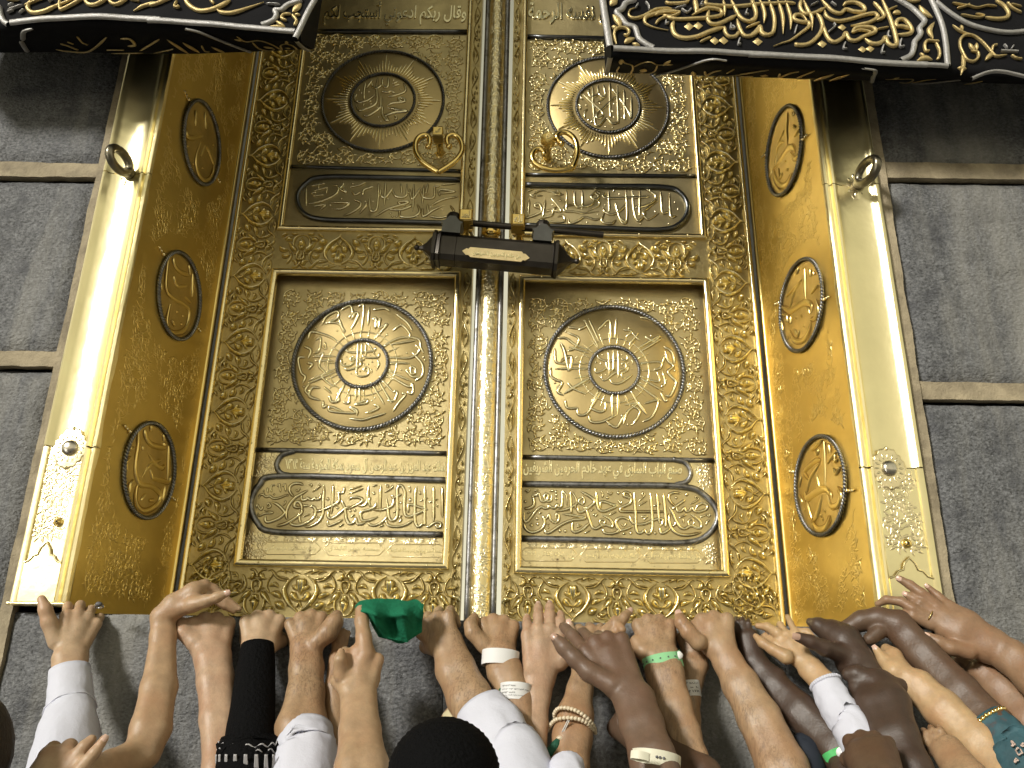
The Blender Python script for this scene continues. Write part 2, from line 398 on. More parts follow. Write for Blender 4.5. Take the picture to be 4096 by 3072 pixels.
TR['CR'] = (2080, 740, 1.868, '''t 14 1170,230 1130,240 1120,200 1115,60
r 12 1050,50 1055,150 1065,210 1110,200
t 13 1030,120 960,170 920,210 960,260 1040,210
r 12 895,40 890,230
r 12 835,30 850,200 880,270 920,240 940,200
t 14 940,30 1010,80 990,130 880,170 870,150
r 14 640,60 620,90 700,100 930,90 960,85
r 12 790,40 795,150 795,270 760,280 720,190
r 12 660,40 665,200
t 14 810,120 760,180 690,220 630,200 620,160
r 12 710,130 740,240 790,280
t 14 640,180 610,270 680,290 720,260
t 15 555,60 590,90 560,110 530,90 570,50 600,70
t 14 575,110 590,150 500,200
r 13 440,160 500,160 540,140 560,100
r 13 465,40 465,180
r 12 405,40 410,150 450,170
t 13 590,200 470,210 400,200 330,195 340,160 400,150
t 14 620,240 560,260 480,240 430,270 370,290 360,250
r 12 350,40 345,190
r 12 230,100 290,170 300,200 250,190 270,160
t 15 150,250 230,230 240,190 180,200
r 13 190,110 170,240
t 15 160,180 110,160 140,140 160,200 60,245 40,245
r 13 70,110 60,230
t 12 130,250 200,270 280,280 330,270 320,230 280,240
r 8 50,50 100,30
r 8 70,80 180,40 310,90
r 8 200,50 310,60
r 8 240,80 330,70
r 8 120,100 80,80 170,80
'''+D__(14, '300,115', '285,50', '740,70', '635,150', '1110,290', '700,45', '1155,130', '1180,180', '970,40', '500,280', '850,80', '240,150', '580,220', '1010,200', '900,290', '560,30'))
TR['LL'] = (1330, 1330, 4.535, '''r 32 245,290 260,340 360,365 500,360 700,345 770,310 780,265
r 30 470,175 455,400 440,700
r 30 540,175 520,480
r 28 610,195 600,430
t 32 620,180 700,280 780,420
r 30 430,650 440,770 520,800 620,780 660,720 640,640 590,640 570,690 650,710
r 30 530,420 600,455 750,460 830,440 850,370
r 30 400,470 360,440 320,490 360,510 460,470 520,510 590,480
r 30 180,480 160,560 220,610 320,600 410,530
r 32 210,640 270,680 400,650 500,600 520,530
t 24 810,480 840,580 790,700
r 14 360,190 400,200 370,220
r 16 700,660 710,740
r 14 500,690 500,720
r 14 240,540 210,580
'''+D__(40, '345,285', '720,535', '575,575', '650,575')+D__(30, '410,285', '685,405', '260,440', '340,750', '185,400', '760,610'))
TR['LR'] = (2340, 1350, 4.326, '''r 32 215,290 240,360 360,410 500,395 620,360
r 28 620,360 660,395 720,390 730,340 715,310
r 30 400,230 410,400 420,650
r 30 490,210 490,480 470,570 400,560 350,420
r 32 570,210 575,500 570,700
t 30 700,500 640,480 650,450 700,450 700,530 600,570 480,640 370,730 310,740 280,680 300,600
r 30 380,520 300,580 200,610 175,560 200,520
r 28 760,490 730,570 640,620 640,680 700,710
r 32 430,720 470,790 580,800 700,740 820,640
r 16 810,370 825,470
r 14 165,435 215,430
'''+D__(36, '300,300', '270,455', '630,300', '745,440')+D__(26, '675,245', '335,240', '810,555', '240,670', '355,645', '775,340'))
TR['GL'] = (1160, 1190, 1.797, '''r 13 250,190 340,150 340,100 260,140 230,200
r 14 130,300 150,250 220,260 300,290 350,330
r 13 180,310 220,290 210,380 170,400
r 13 270,180 350,190 400,250
r 15 350,150 390,260
r 14 440,160 470,110 490,130 440,230
r 13 370,90 430,60 450,110 420,150
r 13 490,70 530,60 515,240
r 13 570,70 560,200
r 13 590,160 620,150 610,220 650,150 640,220 700,190 620,290
r 13 600,90 680,80 720,100
r 13 740,240 800,200 860,260 850,300
r 13 760,120 840,180 880,240
r 13 660,350 800,290 920,300 940,360 960,400
r 13 720,340 900,310
r 14 690,430 860,435 930,380 900,340
r 14 700,465 860,475
r 15 880,400 950,480 950,560 900,600
o 12 870,500 900,510 900,545 870,545
r 14 830,520 880,570 930,570
r 14 680,540 850,640 880,620 880,690 840,680
r 13 700,530 870,600
r 14 640,570 740,680
r 13 740,680 770,680 750,740 700,740
r 13 800,690 830,700 780,760 740,820
r 14 580,610 680,770
r 14 630,590 730,760
r 15 690,830 630,850 590,860 520,880 430,870
r 14 480,850 480,810 430,790 470,830 300,820 280,790 310,790 400,830
r 13 500,620 500,750
r 13 475,620 470,740
r 13 560,730 520,750 470,770 550,760 560,730
r 13 600,770 640,790 590,820 540,830
r 13 430,700 420,760 380,750
r 15 280,700 300,750 350,740 340,680
r 13 240,740 240,790 270,770
r 13 320,760 400,610
r 15 220,740 140,710 160,650 220,650
r 13 140,620 110,670 150,710
r 13 130,620 340,530
r 13 130,600 320,520
r 13 90,620 110,570 80,540 60,440 110,430
r 13 100,350 150,380 130,440
r 14 130,520 160,480 120,470
r 14 160,425 320,425
r 14 180,455 320,455
r 14 200,420 240,400 210,490 250,540 230,570 280,620 320,640
r 13 240,640 300,690
r 12 230,350 260,370 250,320
'''+D__(16, '180,230', '250,490', '240,470', '840,400', '960,430', '970,450', '610,720', '590,740', '520,880', '700,270', '290,650', '100,640', '760,370', '800,520', '340,240', '570,650'))
TR['GR'] = (2170, 1220, 1.797, '''r 13 110,240 170,240 240,290 350,330
r 13 190,300 340,350
r 13 180,200 260,240 230,310 180,330
t 19 130,270 160,340 190,470 210,380 170,380 130,410
r 13 90,310 90,380 120,420 310,425
r 13 90,460 330,455
r 15 60,450 60,510 100,540 140,560 110,620 150,650
r 14 180,560 220,600 310,640
r 14 160,680 180,740 260,740
r 13 150,640 340,530
r 13 170,620 350,520
r 14 250,740 260,790 330,770 400,610
r 13 320,780 430,610
r 14 340,740 410,770 450,750 450,690
r 15 330,790 350,840 430,840 530,790
r 13 500,620 500,800
r 13 540,620 540,790
r 14 450,830 530,880 580,800 560,800
r 13 590,720 680,710 610,770 580,860
r 13 650,860 700,770 640,720
r 14 630,610 680,700 750,790
r 13 690,700 740,770
r 13 730,710 830,690 790,800 720,840
r 14 660,560 850,690
r 13 690,520 870,620
r 13 850,630 880,690 900,680
r 13 690,420 840,410 850,450 800,470
r 13 760,540 840,550 820,480
r 13 860,480 880,560 850,590
r 14 880,330 900,400 940,440 900,480 930,520 960,560 920,650 880,650
r 13 700,340 860,240
r 13 690,310 840,220
r 13 620,290 690,200
r 13 640,200 700,260
r 13 580,180 640,190 600,230
r 13 300,110 400,300
r 13 330,100 410,270
r 13 400,180 480,110 490,250
r 13 530,90 520,240
r 13 180,160 260,170
r 13 260,180 320,150
r 13 870,300 930,340 950,420
r 13 740,230 800,260 850,220
r 13 880,360 860,420
r 13 820,130 760,100 700,90
'''+D__(16, '165,190', '90,560', '110,590', '320,590', '240,380', '250,370', '600,680', '610,860', '640,860', '780,220', '870,400', '890,540', '950,470', '690,470', '480,860', '450,150', '620,170'))
TR['O'] = [(600, 980, 1, ''), ]
TR['OL3'] = (470, 1660, 2.163, '''t 26 180,110 180,250 160,400 160,520 200,600 300,620 360,670 370,720 340,780 250,830 190,810 160,740 165,640 180,590
r 24 235,130 250,200 300,260 400,280 400,240
t 22 260,330 330,430 380,460 410,440
t 18 375,390 280,430 210,540
r 20 280,470 300,540 340,560 390,570 440,580 460,530
r 13 440,270 430,560
r 13 410,620 390,740
r 12 80,500 75,410 120,360
r 12 120,270 110,300 140,280
r 13 100,680 110,600 140,560
r 12 285,90 290,140
r 12 395,170 400,230
r 12 215,270 215,310
r 13 200,740 240,680
r 13 270,740 320,740
''')
TR['OL2'] = (600, 980, 2.322, '''t 24 170,115 150,390 200,480 300,540 360,600 360,700 320,790 240,820 180,790 160,700 185,550
r 20 220,120 230,190 280,250 360,280
r 20 220,290 250,380 340,380
r 13 395,270 390,480
r 12 360,190 370,280
r 11 80,310 80,400
r 13 100,360 105,420
r 12 90,500 90,560 120,570
r 13 200,700 230,750
d 22 250,620
d 22 305,660
d 22 290,735
r 13 320,480 380,540
''')
TR['OL1'] = (700, 380, 2.44, '''r 22 110,350 130,410 200,420 270,400
t 24 250,460 210,600 220,740 280,830 330,830 370,760 380,680
r 16 250,600 300,500 360,640 380,680
r 16 200,150 200,300
r 16 290,170 300,330
d 18 370,490
d 18 120,500
d 18 265,715
d 18 175,675
d 18 315,545
r 12 410,700 400,800
''')
TR['OR3'] = (3150, 1720, 2.163, '''t 32 150,540 170,590 250,540 320,510 370,550 380,600
t 22 315,100 320,300 330,480
t 24 345,560 380,660 440,640 460,560 430,490
t 26 300,570 260,720 210,800
t 26 220,800 260,860 330,840 370,740
t 22 290,260 240,270 150,360 190,430
t 18 280,290 200,420 170,540
r 14 300,90 210,180
r 14 420,190 345,290
r 12 360,120 370,200
r 12 120,400 100,500
r 12 410,210 410,270 430,260
r 15 395,330 420,380 450,320
r 13 240,180 260,210 270,170
d 24 325,700
d 24 290,740
d 22 305,770
d 20 150,690
r 12 100,560 130,620
r 12 170,620 210,760
r 12 250,380 280,490
''')
TR['OR2'] = (3090, 1020, 2.322, '''t 30 80,480 160,520 230,480 310,440 360,470 360,540
t 18 300,130 300,300 310,410
t 22 400,410 420,520 390,590 350,600
t 18 320,480 350,540
r 16 270,230 200,350 165,480
r 12 240,120 225,180
r 12 270,240 130,390
r 12 350,130 350,200
r 12 420,280 360,360
t 22 160,700 200,790 270,800 330,730 360,620
r 12 90,560 130,560 140,620
r 12 170,570 170,640
r 12 80,600 100,700
d 22 220,590
d 22 270,570
d 22 290,660
d 22 140,770
d 20 165,835
r 13 210,690 230,750 250,700
r 12 380,150 385,190
''')
TR['OR1'] = (3040, 400, 2.38, '''t 28 125,660 200,560 270,460 320,460 330,510
t 16 265,120 260,300 270,430
t 20 235,400 190,420 160,500 150,640
t 20 290,500 330,560 370,520
t 26 135,670 150,760 200,820 260,790 300,700
r 12 230,290 170,420
r 12 370,280 330,350
r 12 320,110 315,150
r 12 310,240 340,260
d 24 245,585
d 24 265,665
r 13 180,650 190,740 220,690
r 12 90,740 110,680
''')

# ------------------------------------------------------------------ planes of the place (x right, z up, wall faces -y)
YW = -0.42                                        # wall face; the door leaves stand in y = 0
PL = Plane((0, 0, 0), (1, 0, 0), (0, 0, 1), (0, -1, 0))
PLU = Plane((0, .008, 0), (1, 0, 0), (0, 0, 1), (0, -1, 0))
PLR = Plane((0, .034, 0), (1, 0, 0), (0, 0, 1), (0, -1, 0))
PW = Plane((0, YW, 0), (1, 0, 0), (0, 0, 1), (0, -1, 0))
XC = .818
RVL = Plane((-XC, YW, 0), (.045, .42, 0), (0, 0, 1), (.42, -.045, 0))
RVR = Plane((XC-.045, 0, 0), (.045, -.42, 0), (0, 0, 1), (-.42, -.045, 0))
Z = lambda pl, u, v: pl.px(u, v)[1]
X = lambda pl, u, v: pl.px(u, v)[0]
ZST = Z(PW, 2000, 2482)                            # top edge of the stone under the door
ZB = ZST+.002
ZTOP = 5.35

# ------------------------------------------------------------------ ground
g = MB(); g.box(-60, 60, -90, 12, -.3, 0)
M_marble = mat('dimmed_paving', (.17, .165, .155), .35, 0, vary=.08, vscale=1.5)  # white marble with the crowd's shade put into its colour, cutting bounced light
g.make('ground', M_marble, smooth=False, kind='structure')

# ------------------------------------------------------------------ stone wall
wall = thing('stone_wall', 'grey basalt block wall with wide pale joints around the gilded door', 'wall')
random.seed(4)
def block(x0, x1, z0, z1, y=YW+.012, seed=0, step=.02, amp=.004, groove=0.0, lab=None):
    nx = max(3, int((x1-x0)/step)); nz = max(3, int((z1-z0)/step)); rows = []
    for i in range(nx+1):
        x = x0+(x1-x0)*i/nx; r = []
        for j in range(nz+1):
            z = z0+(z1-z0)*j/nz
            n = noise.fractal(Vector((x*7+seed, z*7, seed)), .7, 2.2, 4)*amp+noise.noise(Vector((x*45, z*45, seed)))*amp*.45
            if groove: n += groove*max(0, noise.noise(Vector((x*16+seed, z*1.3, 3))))
            edge = min(x-x0, x1-x, z-z0, z1-z)
            r.append((x, y-n+(.012 if edge < 1e-6 else 0), z))
        rows.append(r)
    mb = MB(); mb.grid(rows)
    k = len(mb.v); B = .25
    ring = [(x0, z0), (x1, z0), (x1, z1), (x0, z1)]
    mb.add([(a, y+.011, b) for a, b in ring]+[(a, y+B, b) for a, b in ring], [(i, (i+1) % 4, 4+(i+1) % 4, 4+i) for i in range(4)]+[(7, 6, 5, 4)])
    o = mb.make('stone_block', M_stone, wall)
    return o
def band(x0, x1, z0, z1, y=YW+.009, vert=False):
    L = (z1-z0) if vert else (x1-x0); n = max(4, int(L/.012)); rows = []
    for i in range(n+1):
        t = i/n; q = L*t; j = lambda k: noise.noise(Vector((q*11, k*3.1, x0)))*.0032+noise.noise(Vector((q*50, k*3.1, x0)))*.0015; d_ = noise.noise(Vector((q*6, 5, x0)))*.002
        if vert: z = z0+q; rows.append([(x0+j(1), y+.02, z), (x0+.0006+j(1), y+d_, z), (x1-.0006+j(2), y+d_, z), (x1+j(2), y+.02, z)])
        else: x = x0+q; rows.append([(x, y+.02, z0+j(1)), (x, y+d_, z0+.0006+j(1)), (x, y+d_, z1-.0006+j(2)), (x, y+.02, z1+j(2))])
    mb = MB(); mb.grid(rows, flip=vert); return auto(mb.make('pale_joint', M_joint, wall), 40)
XOS = {-1: .930, 1: .955}; XSS = {-1: .957, 1: .981}
zl = [Z(PW, 150, 1461), Z(PW, 150, 1398), Z(PW, 200, 699), Z(PW, 200, 642)]
zr = [Z(PW, 3714, 1592), Z(PW, 3714, 1520), Z(PW, 3583, 702), Z(PW, 3583, 639)]
for sgn, zz in ((-1, zl), (1, zr)):
    XO, XS = XOS[sgn], XSS[sgn]
    xs = [XS, 1.62, 2.5, 3.4]
    for k in range(3):
        a, b = sorted((sgn*(xs[k]+(.004 if k else 0)), sgn*(xs[k+1]-(.004))))
        block(a, b, ZST-.93, zz[0]-.008, seed=3+k*7+sgn, step=.02 if k == 0 else .05)
        block(a, b, zz[1]+.002, zz[2]-.008, seed=13+k*7+sgn, step=.02 if k == 0 else .05)
        block(a, b, zz[3]+.002, 4.35, seed=23+k*7+sgn, step=.02 if k == 0 else .05)
        block(a, b, 4.38, 5.6, seed=33+k*7+sgn, step=.06)
        block(a, b, .02, ZST-.97, seed=43+k*7+sgn, step=.08)
    a, b = sorted((sgn*XS, sgn*3.4))
    band(a, b, zz[0], zz[1]); band(a, b, zz[2], zz[3]); band(a, b, 4.345, 4.385); band(a, b, ZST-.965, ZST-.935)
    a, b = sorted((sgn*XO, sgn*XS)); band(a, b, ZST-.935, 5.6, y=YW+.003, vert=True)
XO = .93
block(-XO, -.0545, ZST-.935, ZST, y=YW+.004, seed=71, amp=.006, groove=.006)
block(-.053, XO, ZST-.935, ZST, y=YW+.004, seed=77, amp=.006, groove=.006)
block(-XO, .3, .02, ZST-.97, seed=81, step=.08); block(.31, XO, .02, ZST-.97, seed=83, step=.08)
core = MB(); core.box(-3.4, 3.4, YW+.3, .9, 0, 2.2); core.box(-3.4, -.86, YW+.26, .9, 2.2, 5.6); core.box(.86, 3.4, YW+.26, .9, 2.2, 5.6); core.box(-3.4, 3.4, YW+.26, .9, 5.6, 6.4)
core.make('wall_core', M_stone, wall, smooth=False)
sill = MB(); sill.box(-.86, .86, YW+.22, .3, ZST-.3, ZST-.004); sill.make('sill_stone', M_stone, wall, smooth=False)

# ------------------------------------------------------------------ gilded casing and reveals: one thing
frame = thing('door_frame', 'gilded surround of the double door with amber side reveals and oval plaques', 'door frame')
def px_disc(pl, u, v, r, h, mb, n=24, h0=0.0, scal=0, lobes=12, point=0.0, dome=False, sx=1.0):
    c = pl.px(u, v)
    ang = [2*math.pi*k/n for k in range(n)]
    R = [r*(1+scal*math.cos(lobes*a))*(1+point*abs(math.sin(a))**6) for a in ang]
    steps = [(1, 0), (1, .8), (.94, 1)] if not dome else [(1, 0), (.95, .35), (.8, .7), (.5, .93), (.2, 1)]
    rows = [[pl.to(c[0]+R[k]*q*math.cos(ang[k])*sx, c[1]+R[k]*q*math.sin(ang[k]), h0+h*hh) for k in range(n)] for q, hh in steps]
    mb.grid(rows, closed_v=True); k = len(mb.v)-n; mb.f.append(tuple(range(k, k+n)))
def vines(mb, pl, x0, x1, z0, z1, cell, h, w, seed, ok, h0=0.0, leaf=1.0):
    """arabesque: rows of counter-turning spirals with leaves and tendrils"""
    rnd = random.Random(seed); w *= 1.15; leaf *= 1.45; mapf = lambda a, b, hh: pl.to(a, b, hh+h0)
    nx = max(1, round((x1-x0)/cell)); nz = max(1, round((z1-z0)/cell)); cx, cz = (x1-x0)/nx, (z1-z0)/nz
    def leafat(p, a, L, ww):
        q = [p, p+L*.5*np.array([math.cos(a), math.sin(a)])+L*.12*np.array([-math.sin(a), math.cos(a)]), p+L*np.array([math.cos(a+.3), math.sin(a+.3)])]
        if ok(*q[0]) and ok(*q[2]): stroke(mb, q, ww, h*1.25, 'c', mapf, 3)
    for i in range(nx):
        for j in range(nz):
            c = np.array([x0+cx*(i+.5+rnd.uniform(-.12, .12)), z0+cz*(j+.5+rnd.uniform(-.12, .12))])
            s = 1 if (i+j) % 2 else -1; R = min(cx, cz)*.47; a0 = rnd.uniform(0, 6.28); T = rnd.uniform(1.3, 1.7)*2*math.pi
            n = 26; pts = []
            for k in range(n+1):
                t = k/n; r = R*(1-.72*t**1.15); a = a0+s*T*t
                pts.append(c+r*np.array([math.cos(a), math.sin(a)]))
            run = []
            for p in pts+[None]:
                if p is not None and ok(*p): run.append(p)
                else:
                    if len(run) > 3: stroke(mb, run, w, h, 'r', mapf, raw=True)
                    run = []
            if ok(*pts[-1]):
                a = a0+s*T+s*1.2
                for da in (-.8, 0, .8): leafat(pts[-1], a+da, cell*.22*leaf, cell*.05*leaf)
            for k in range(1, n-2, 2):
                a = a0+s*T*k/n
                leafat(pts[k], a+s*rnd.uniform(.3, .9), cell*.20*leaf, cell*.045*leaf)
                if k % 4 == 1: leafat(pts[k], a+math.pi+s*.6, cell*.17*leaf, cell*.04*leaf)
            # tail that joins the neighbour
            e = pts[0]; a = a0-s*.2
            q = [e, e+.22*cell*np.array([math.sin(a)*s, -math.cos(a)*s]), e+.42*cell*np.array([math.sin(a+s*.5)*s, -math.cos(a+s*.5)*s])]
            if ok(*q[2]) and ok(*q[1]) and ok(*q[0]): stroke(mb, q, w*.9, h, 't', mapf, 4)
ZJL, ZJR = Z(PW, 281, 1790), Z(PW, 3600, 1875)
ZUL, ZUR = Z(PW, 600, 700), Z(PW, 3420, 745)
ZCB = Z(PW, 150, 2424)
mould = [(-.0, -.03), (.0, .004), (.003, .009), (.009, .010), (.013, .003), (.018, .003), (.021, .011), (.026, .012), (.029, .009)]
cove = [(.034, .0065), (.044, .003), (.058, 0), (.076, -.0012), (.094, 0), (.108, .003), (.118, .006), (.121, .0125), (.127, .0145), (.132, .012), (.134, -.02)]
flat = [(.034, .0075), (.116, .0075), (.118, .0115), (.127, .0135), (.132, .0115), (.134, -.02)]
for sgn, zj, zu in ((-1, ZJL, ZUL), (1, ZJR, ZUR)):
    for nm, prof, z0, z1 in (('casing', cove, zj+.0015, zu-.0012), ('casing', cove, zu+.0012, ZTOP), ('casing', flat, ZCB, zj-.0015)):
        pr = [(o*(.86 if sgn < 0 else 1.0), h) for o, h in mould+prof]; mb = MB(); nz = max(4, int((z1-z0)/.06))
        rows = []
        for i in range(nz+1):
            z = z0+(z1-z0)*i/nz; rows.append([(sgn*(XC+o), YW-h-noise.noise(Vector((o*14, z*7, sgn)))*.0016, z) for o, h in pr])
        mb.grid(rows, flip=sgn < 0)
        for rr, fl in ((rows[0], 0), (rows[-1], 1)):
            k = len(mb.v); mb.v.extend([tuple(p) for p in rr]); mb.f.append(tuple(range(k, k+len(rr))))
        auto(mb.make(nm, M_casing, frame), 50)
    # foot plate with ogee top
    CS = .86 if sgn < 0 else 1.0; fp = MB(); xa, xb = XC+.030*CS, XC+.120*CS; og = [(0, 0), (.012, .004), (.020, .014), (.030, .017), (.034, .030), (.045, .042), (.056, .030), (.060, .017), (.070, .014), (.078, .004), (.090, 0)]
    og = [(a*CS, b) for a, b in og]
    pts = [(xa, ZCB)]+[(xa+a, ZCB+.085+b) for a, b in og]+[(xb, ZCB)]
    k = len(pts); fp.add([(sgn*a, YW-.0105, b) for a, b in pts]+[(sgn*a, YW-.007, b) for a, b in pts], [tuple(range(k))]+[(i, (i+1) % k, k+(i+1) % k, k+i) for i in range(k)])
    fp.make('foot_plate', M_casing, frame, smooth=False)
    ogm = sweep([(sgn*a, b) for a, b in pts[1:-1]], halfround(.0022, .0022, 5), lambda a, b, h: (a, YW-.0105-h, b)); ogm.make('ogee_bead', M_trim, frame)
    lb = sweep([(sgn*(XC-.002), ZCB+.004), (sgn*(XC+.136*CS), ZCB+.004)], halfround(.004, .005, 6), lambda a, b, h: (a, YW-.012-h, b)); lb.make('foot_bead', M_trim, frame)
    # etched arabesque on the lower plate
    et = MB(); xa, xb = sorted((sgn*(XC+.034*CS), sgn*(XC+.114*CS)))
    PE = Plane((0, YW-.0078, 0), (1, 0, 0), (0, 0, 1), (0, -1, 0))
    vines(et, PE, xa, xb, ZCB+.135, zj-.01, .040, .0003, .0016, 5+sgn, lambda a, b: True, leaf=1.3)
    et.make('etched_scrolls', M_etch, frame, kind='stuff')
PWf = Plane((0, YW-.0075, 0), (1, 0, 0), (0, 0, 1), (0, -1, 0))
PWc = Plane((0, YW+.003, 0), (1, 0, 0), (0, 0, 1), (0, -1, 0))
for (u, v, r), (bu, bv) in (((281, 1792, .0175), (235, 2089)), ((3555, 1874, .0175), (3626, 2174))):
    mb = MB(); px_disc(PWf, u, v, .036, .0016, mb, 72, scal=.05, lobes=16, point=.28, sx=1.0); mb.make('rosette_plate', M_etch, frame)
    mb = MB(); c = PWf.px(u, v)
    for k in range(16):
        a = 2*math.pi*k/16
        stroke(mb, [(c[0]+.020*math.cos(a), c[1]+.020*math.sin(a)), (c[0]+.032*math.cos(a), c[1]+.033*math.sin(a))], .0028, .001, 'l', lambda a_, b_, h: PWf.to(a_, b_, h+.0016), 4)
    for dz in (.043, -.043): px_disc(PWf, u, v, .0035, .004, mb, 10, h0=.001, dome=True) if 0 else sphere(mb, PWf.to(c[0], c[1]+dz, .002), .0038)
    mb.make('petal_ring', M_letter, frame)
    mb = MB(); px_disc(PWf, u, v, r, .011, mb, 28, h0=.0016, dome=True); mb.make('boss', mat('boss_steel', (.62, .58, .50), .22, 1, vary=.15, vscale=30), frame)
    mb = MB(); px_disc(PWf, bu, bv, .010, .003, mb, 20, dome=False); px_disc(PWf, bu, bv, .0065, .006, mb, 16, h0=.003, dome=True); mb.make('bolt', M_gold2, frame)
    mb = MB(); px_disc(PWf, bu, bv, .0024, .0005, mb, 10, h0=.0092); mb.make('keyhole', M_gap, frame)
# lifting rings of the curtain
M_ring = mat('ring_bronze', (.22, .20, .15), .3, 1, vary=.2, vscale=25)
for u, v, sg in ((520, 700, -1), (3432, 742, 1)):
    mb = MB(); px_disc(PWc, u, v, .038, .002, mb, 72, scal=.06, lobes=10, point=.12); mb.make('ring_rosette', M_etch, frame)
    c = PWc.px(u, v); mb = MB()
    for k in range(10):
        a = 2*math.pi*k/10
        stroke(mb, [(c[0]+.018*math.cos(a), c[1]+.018*math.sin(a)), (c[0]+.034*math.cos(a), c[1]+.034*math.sin(a))], .005, .001, 'l', lambda a_, b_, h: PWc.to(a_, b_, h+.002), 4)
    mb.make('petal_ring', M_letter, frame)
    base = np.array(PWc.to(c[0], c[1], .002)); n = np.array((0, -1., 0))
    t = tube3([base, base+n*.012, base+n*.018], [.015, .015, .010], 14); t.make('ring_stud', M_ring, frame)
    cc = base+n*.055+np.array((0, 0, .002)); ax = np.array((math.sin(math.radians(13*sg)), -math.cos(math.radians(13)), 0)); zz_ = np.array((0, 0, 1.))
    t = tube3([cc+ax*.036*math.cos(a)+zz_*.024*math.sin(a) for a in [2*math.pi*k/28 for k in range(28)]], .0105, 12, closed=True)
    t.make('lifting_ring', M_ring, frame)
# amber reveals
def rope(pl, c, ra, rb, r, turns, mb, h0=0.0, n=None, strands=2, wob=0):
    n = n or turns*6
    for s in range(strands):
        path = []
        for k in range(n):
            a = 2*math.pi*k/n; ph = turns*a+2*math.pi*s/strands
            e = r*.55; path.append(pl.to(c[0]+(ra+e*math.cos(ph))*math.cos(a), c[1]+(rb+e*math.cos(ph))*math.sin(a), h0+r+e*math.sin(ph)))
        t = tube3(path, r*.62, 5, closed=True); mb.add(t.v, t.f)
M_plq2 = mat('plaque_patina', (.42, .27, .07), .4, 1)
ovals = [(RVL, 804, 571, 176, 361, 'OL1'), (RVL, 715, 1183, 194, 380, 'OL2'), (RVL, 596, 1880, 222, 411, 'OL3'),
         (RVR, 3139, 604, 167, 361, 'OR1'), (RVR, 3208, 1222, 194, 380, 'OR2'), (RVR, 3283, 1942, 218, 417, 'OR3')]
for pl, sg in ((RVL, -1), (RVR, 1)):
    mb = MB(); L = math.hypot(.42, .045); nz = 90; na = 10
    rows = [[pl.to(L*i/na, ZB+(ZTOP-ZB)*j/nz, noise.noise(Vector((i*.9, j*.35, sg*5)))*.0022) for j in range(nz+1)] for i in range(na+1)]
    mb.grid(rows); mb.make('reveal_panel', M_reveal, frame)
    ins = .006 if sg < 0 else L-.006
    bead = sweep([(L-.020 if sg < 0 else .020, ZB), (L-.020 if sg < 0 else .020, ZTOP)], halfround(.0045, .005, 6), lambda a, b, h, pl=pl: pl.to(a, b, h)); bead.make('reveal_bead', M_reveal2, frame)
    cs = [pl.px(o[1], o[2]) for o in ovals if o[0] is pl]
    ra = .142
    okf = lambda a, b, cs=cs: all((a-c[0])**2+(b-c[1])**2 > (ra+.016)**2 for c in cs)
    et = MB(); vines(et, pl, .030, L-.045, ZB+.04, 4.4, .056, .0004, .0018, 21+sg, okf, leaf=.9)
    et.make('etched_scrolls', M_reveal2, frame, kind='stuff')
for pl, u, v, w, hgt, tx in ovals:
    c = pl.px(u, v); l_, r_ = pl.px(u-w/2, v+(8 if pl is RVL else -8)), pl.px(u+w/2, v); t_, b_ = pl.px(u, v-hgt/2), pl.px(u, v+hgt/2)
    ra = min(.17, abs(r_[0]-l_[0])/2*.94); rb = abs(t_[1]-b_[1])/2*.97
    mb = MB(); n = 40; rows = [[pl.to(c[0]+ra*q*math.cos(2*math.pi*k/n), c[1]+rb*q*math.sin(2*math.pi*k/n), hh) for k in range(n)] for q, hh in ((1, 0), (.97, .003), (.90, .0015), (.5, .003), (.02, .0035))]
    mb.grid(rows, closed_v=True); mb.make('oval_plaque', mat('plaque_amber', (.55, .34, .09), .27, 1, bump=((60, .3, .003),), vary=.12, vscale=20) if 0 else M_plq if 'M_plq' in globals() else globals().setdefault('M_plq', mat('plaque_amber', (.68, .52, .22), .33, 1, bump=((60, .3, .003),), vary=.12, vscale=20)), frame)
    mb = MB(); rope(pl, c, ra, rb, .0050, 44, mb); mb.make('rope_ring', M_rope, frame)
    un = MB(); mb = MB(un, .0012, .0008); key = tx
    ox_, oy_, sc2, spec = TR[key]; strokes_px(mb, spec, ox_, oy_, sc2, pl, h=.0042, wmul=1.5, h0=.0028)
    mb.split('letter_stroke', M_reveal2, frame); un.make('letter_patina', M_plq2, frame, kind='stuff')
    mb = MB()
    for sx, sz in ((-1, .55), (1, -.35)):
        p = np.array((c[0]+sx*ra*1.0, c[1]+sz*rb))
        for q in (0, .012, .022): sphere(mb, pl.to(p[0]+sx*q, p[1]+sz*q*.5, .004), .0038 if q else .005, 6, 4)
        stroke(mb, [p, (p[0]+sx*.028, p[1]+sz*.014)], .0012, .004, 's', lambda a_, b_, h: pl.to(a_, b_, h), 3)
    mb.make('hinge_pin', M_trim, frame)
# lintel far above, out of sight of the picture
li = MB(); li.box(-XC-.134, XC+.134, YW-.012, .2, ZTOP, 5.6); li.make('lintel', M_casing, frame, smooth=False)

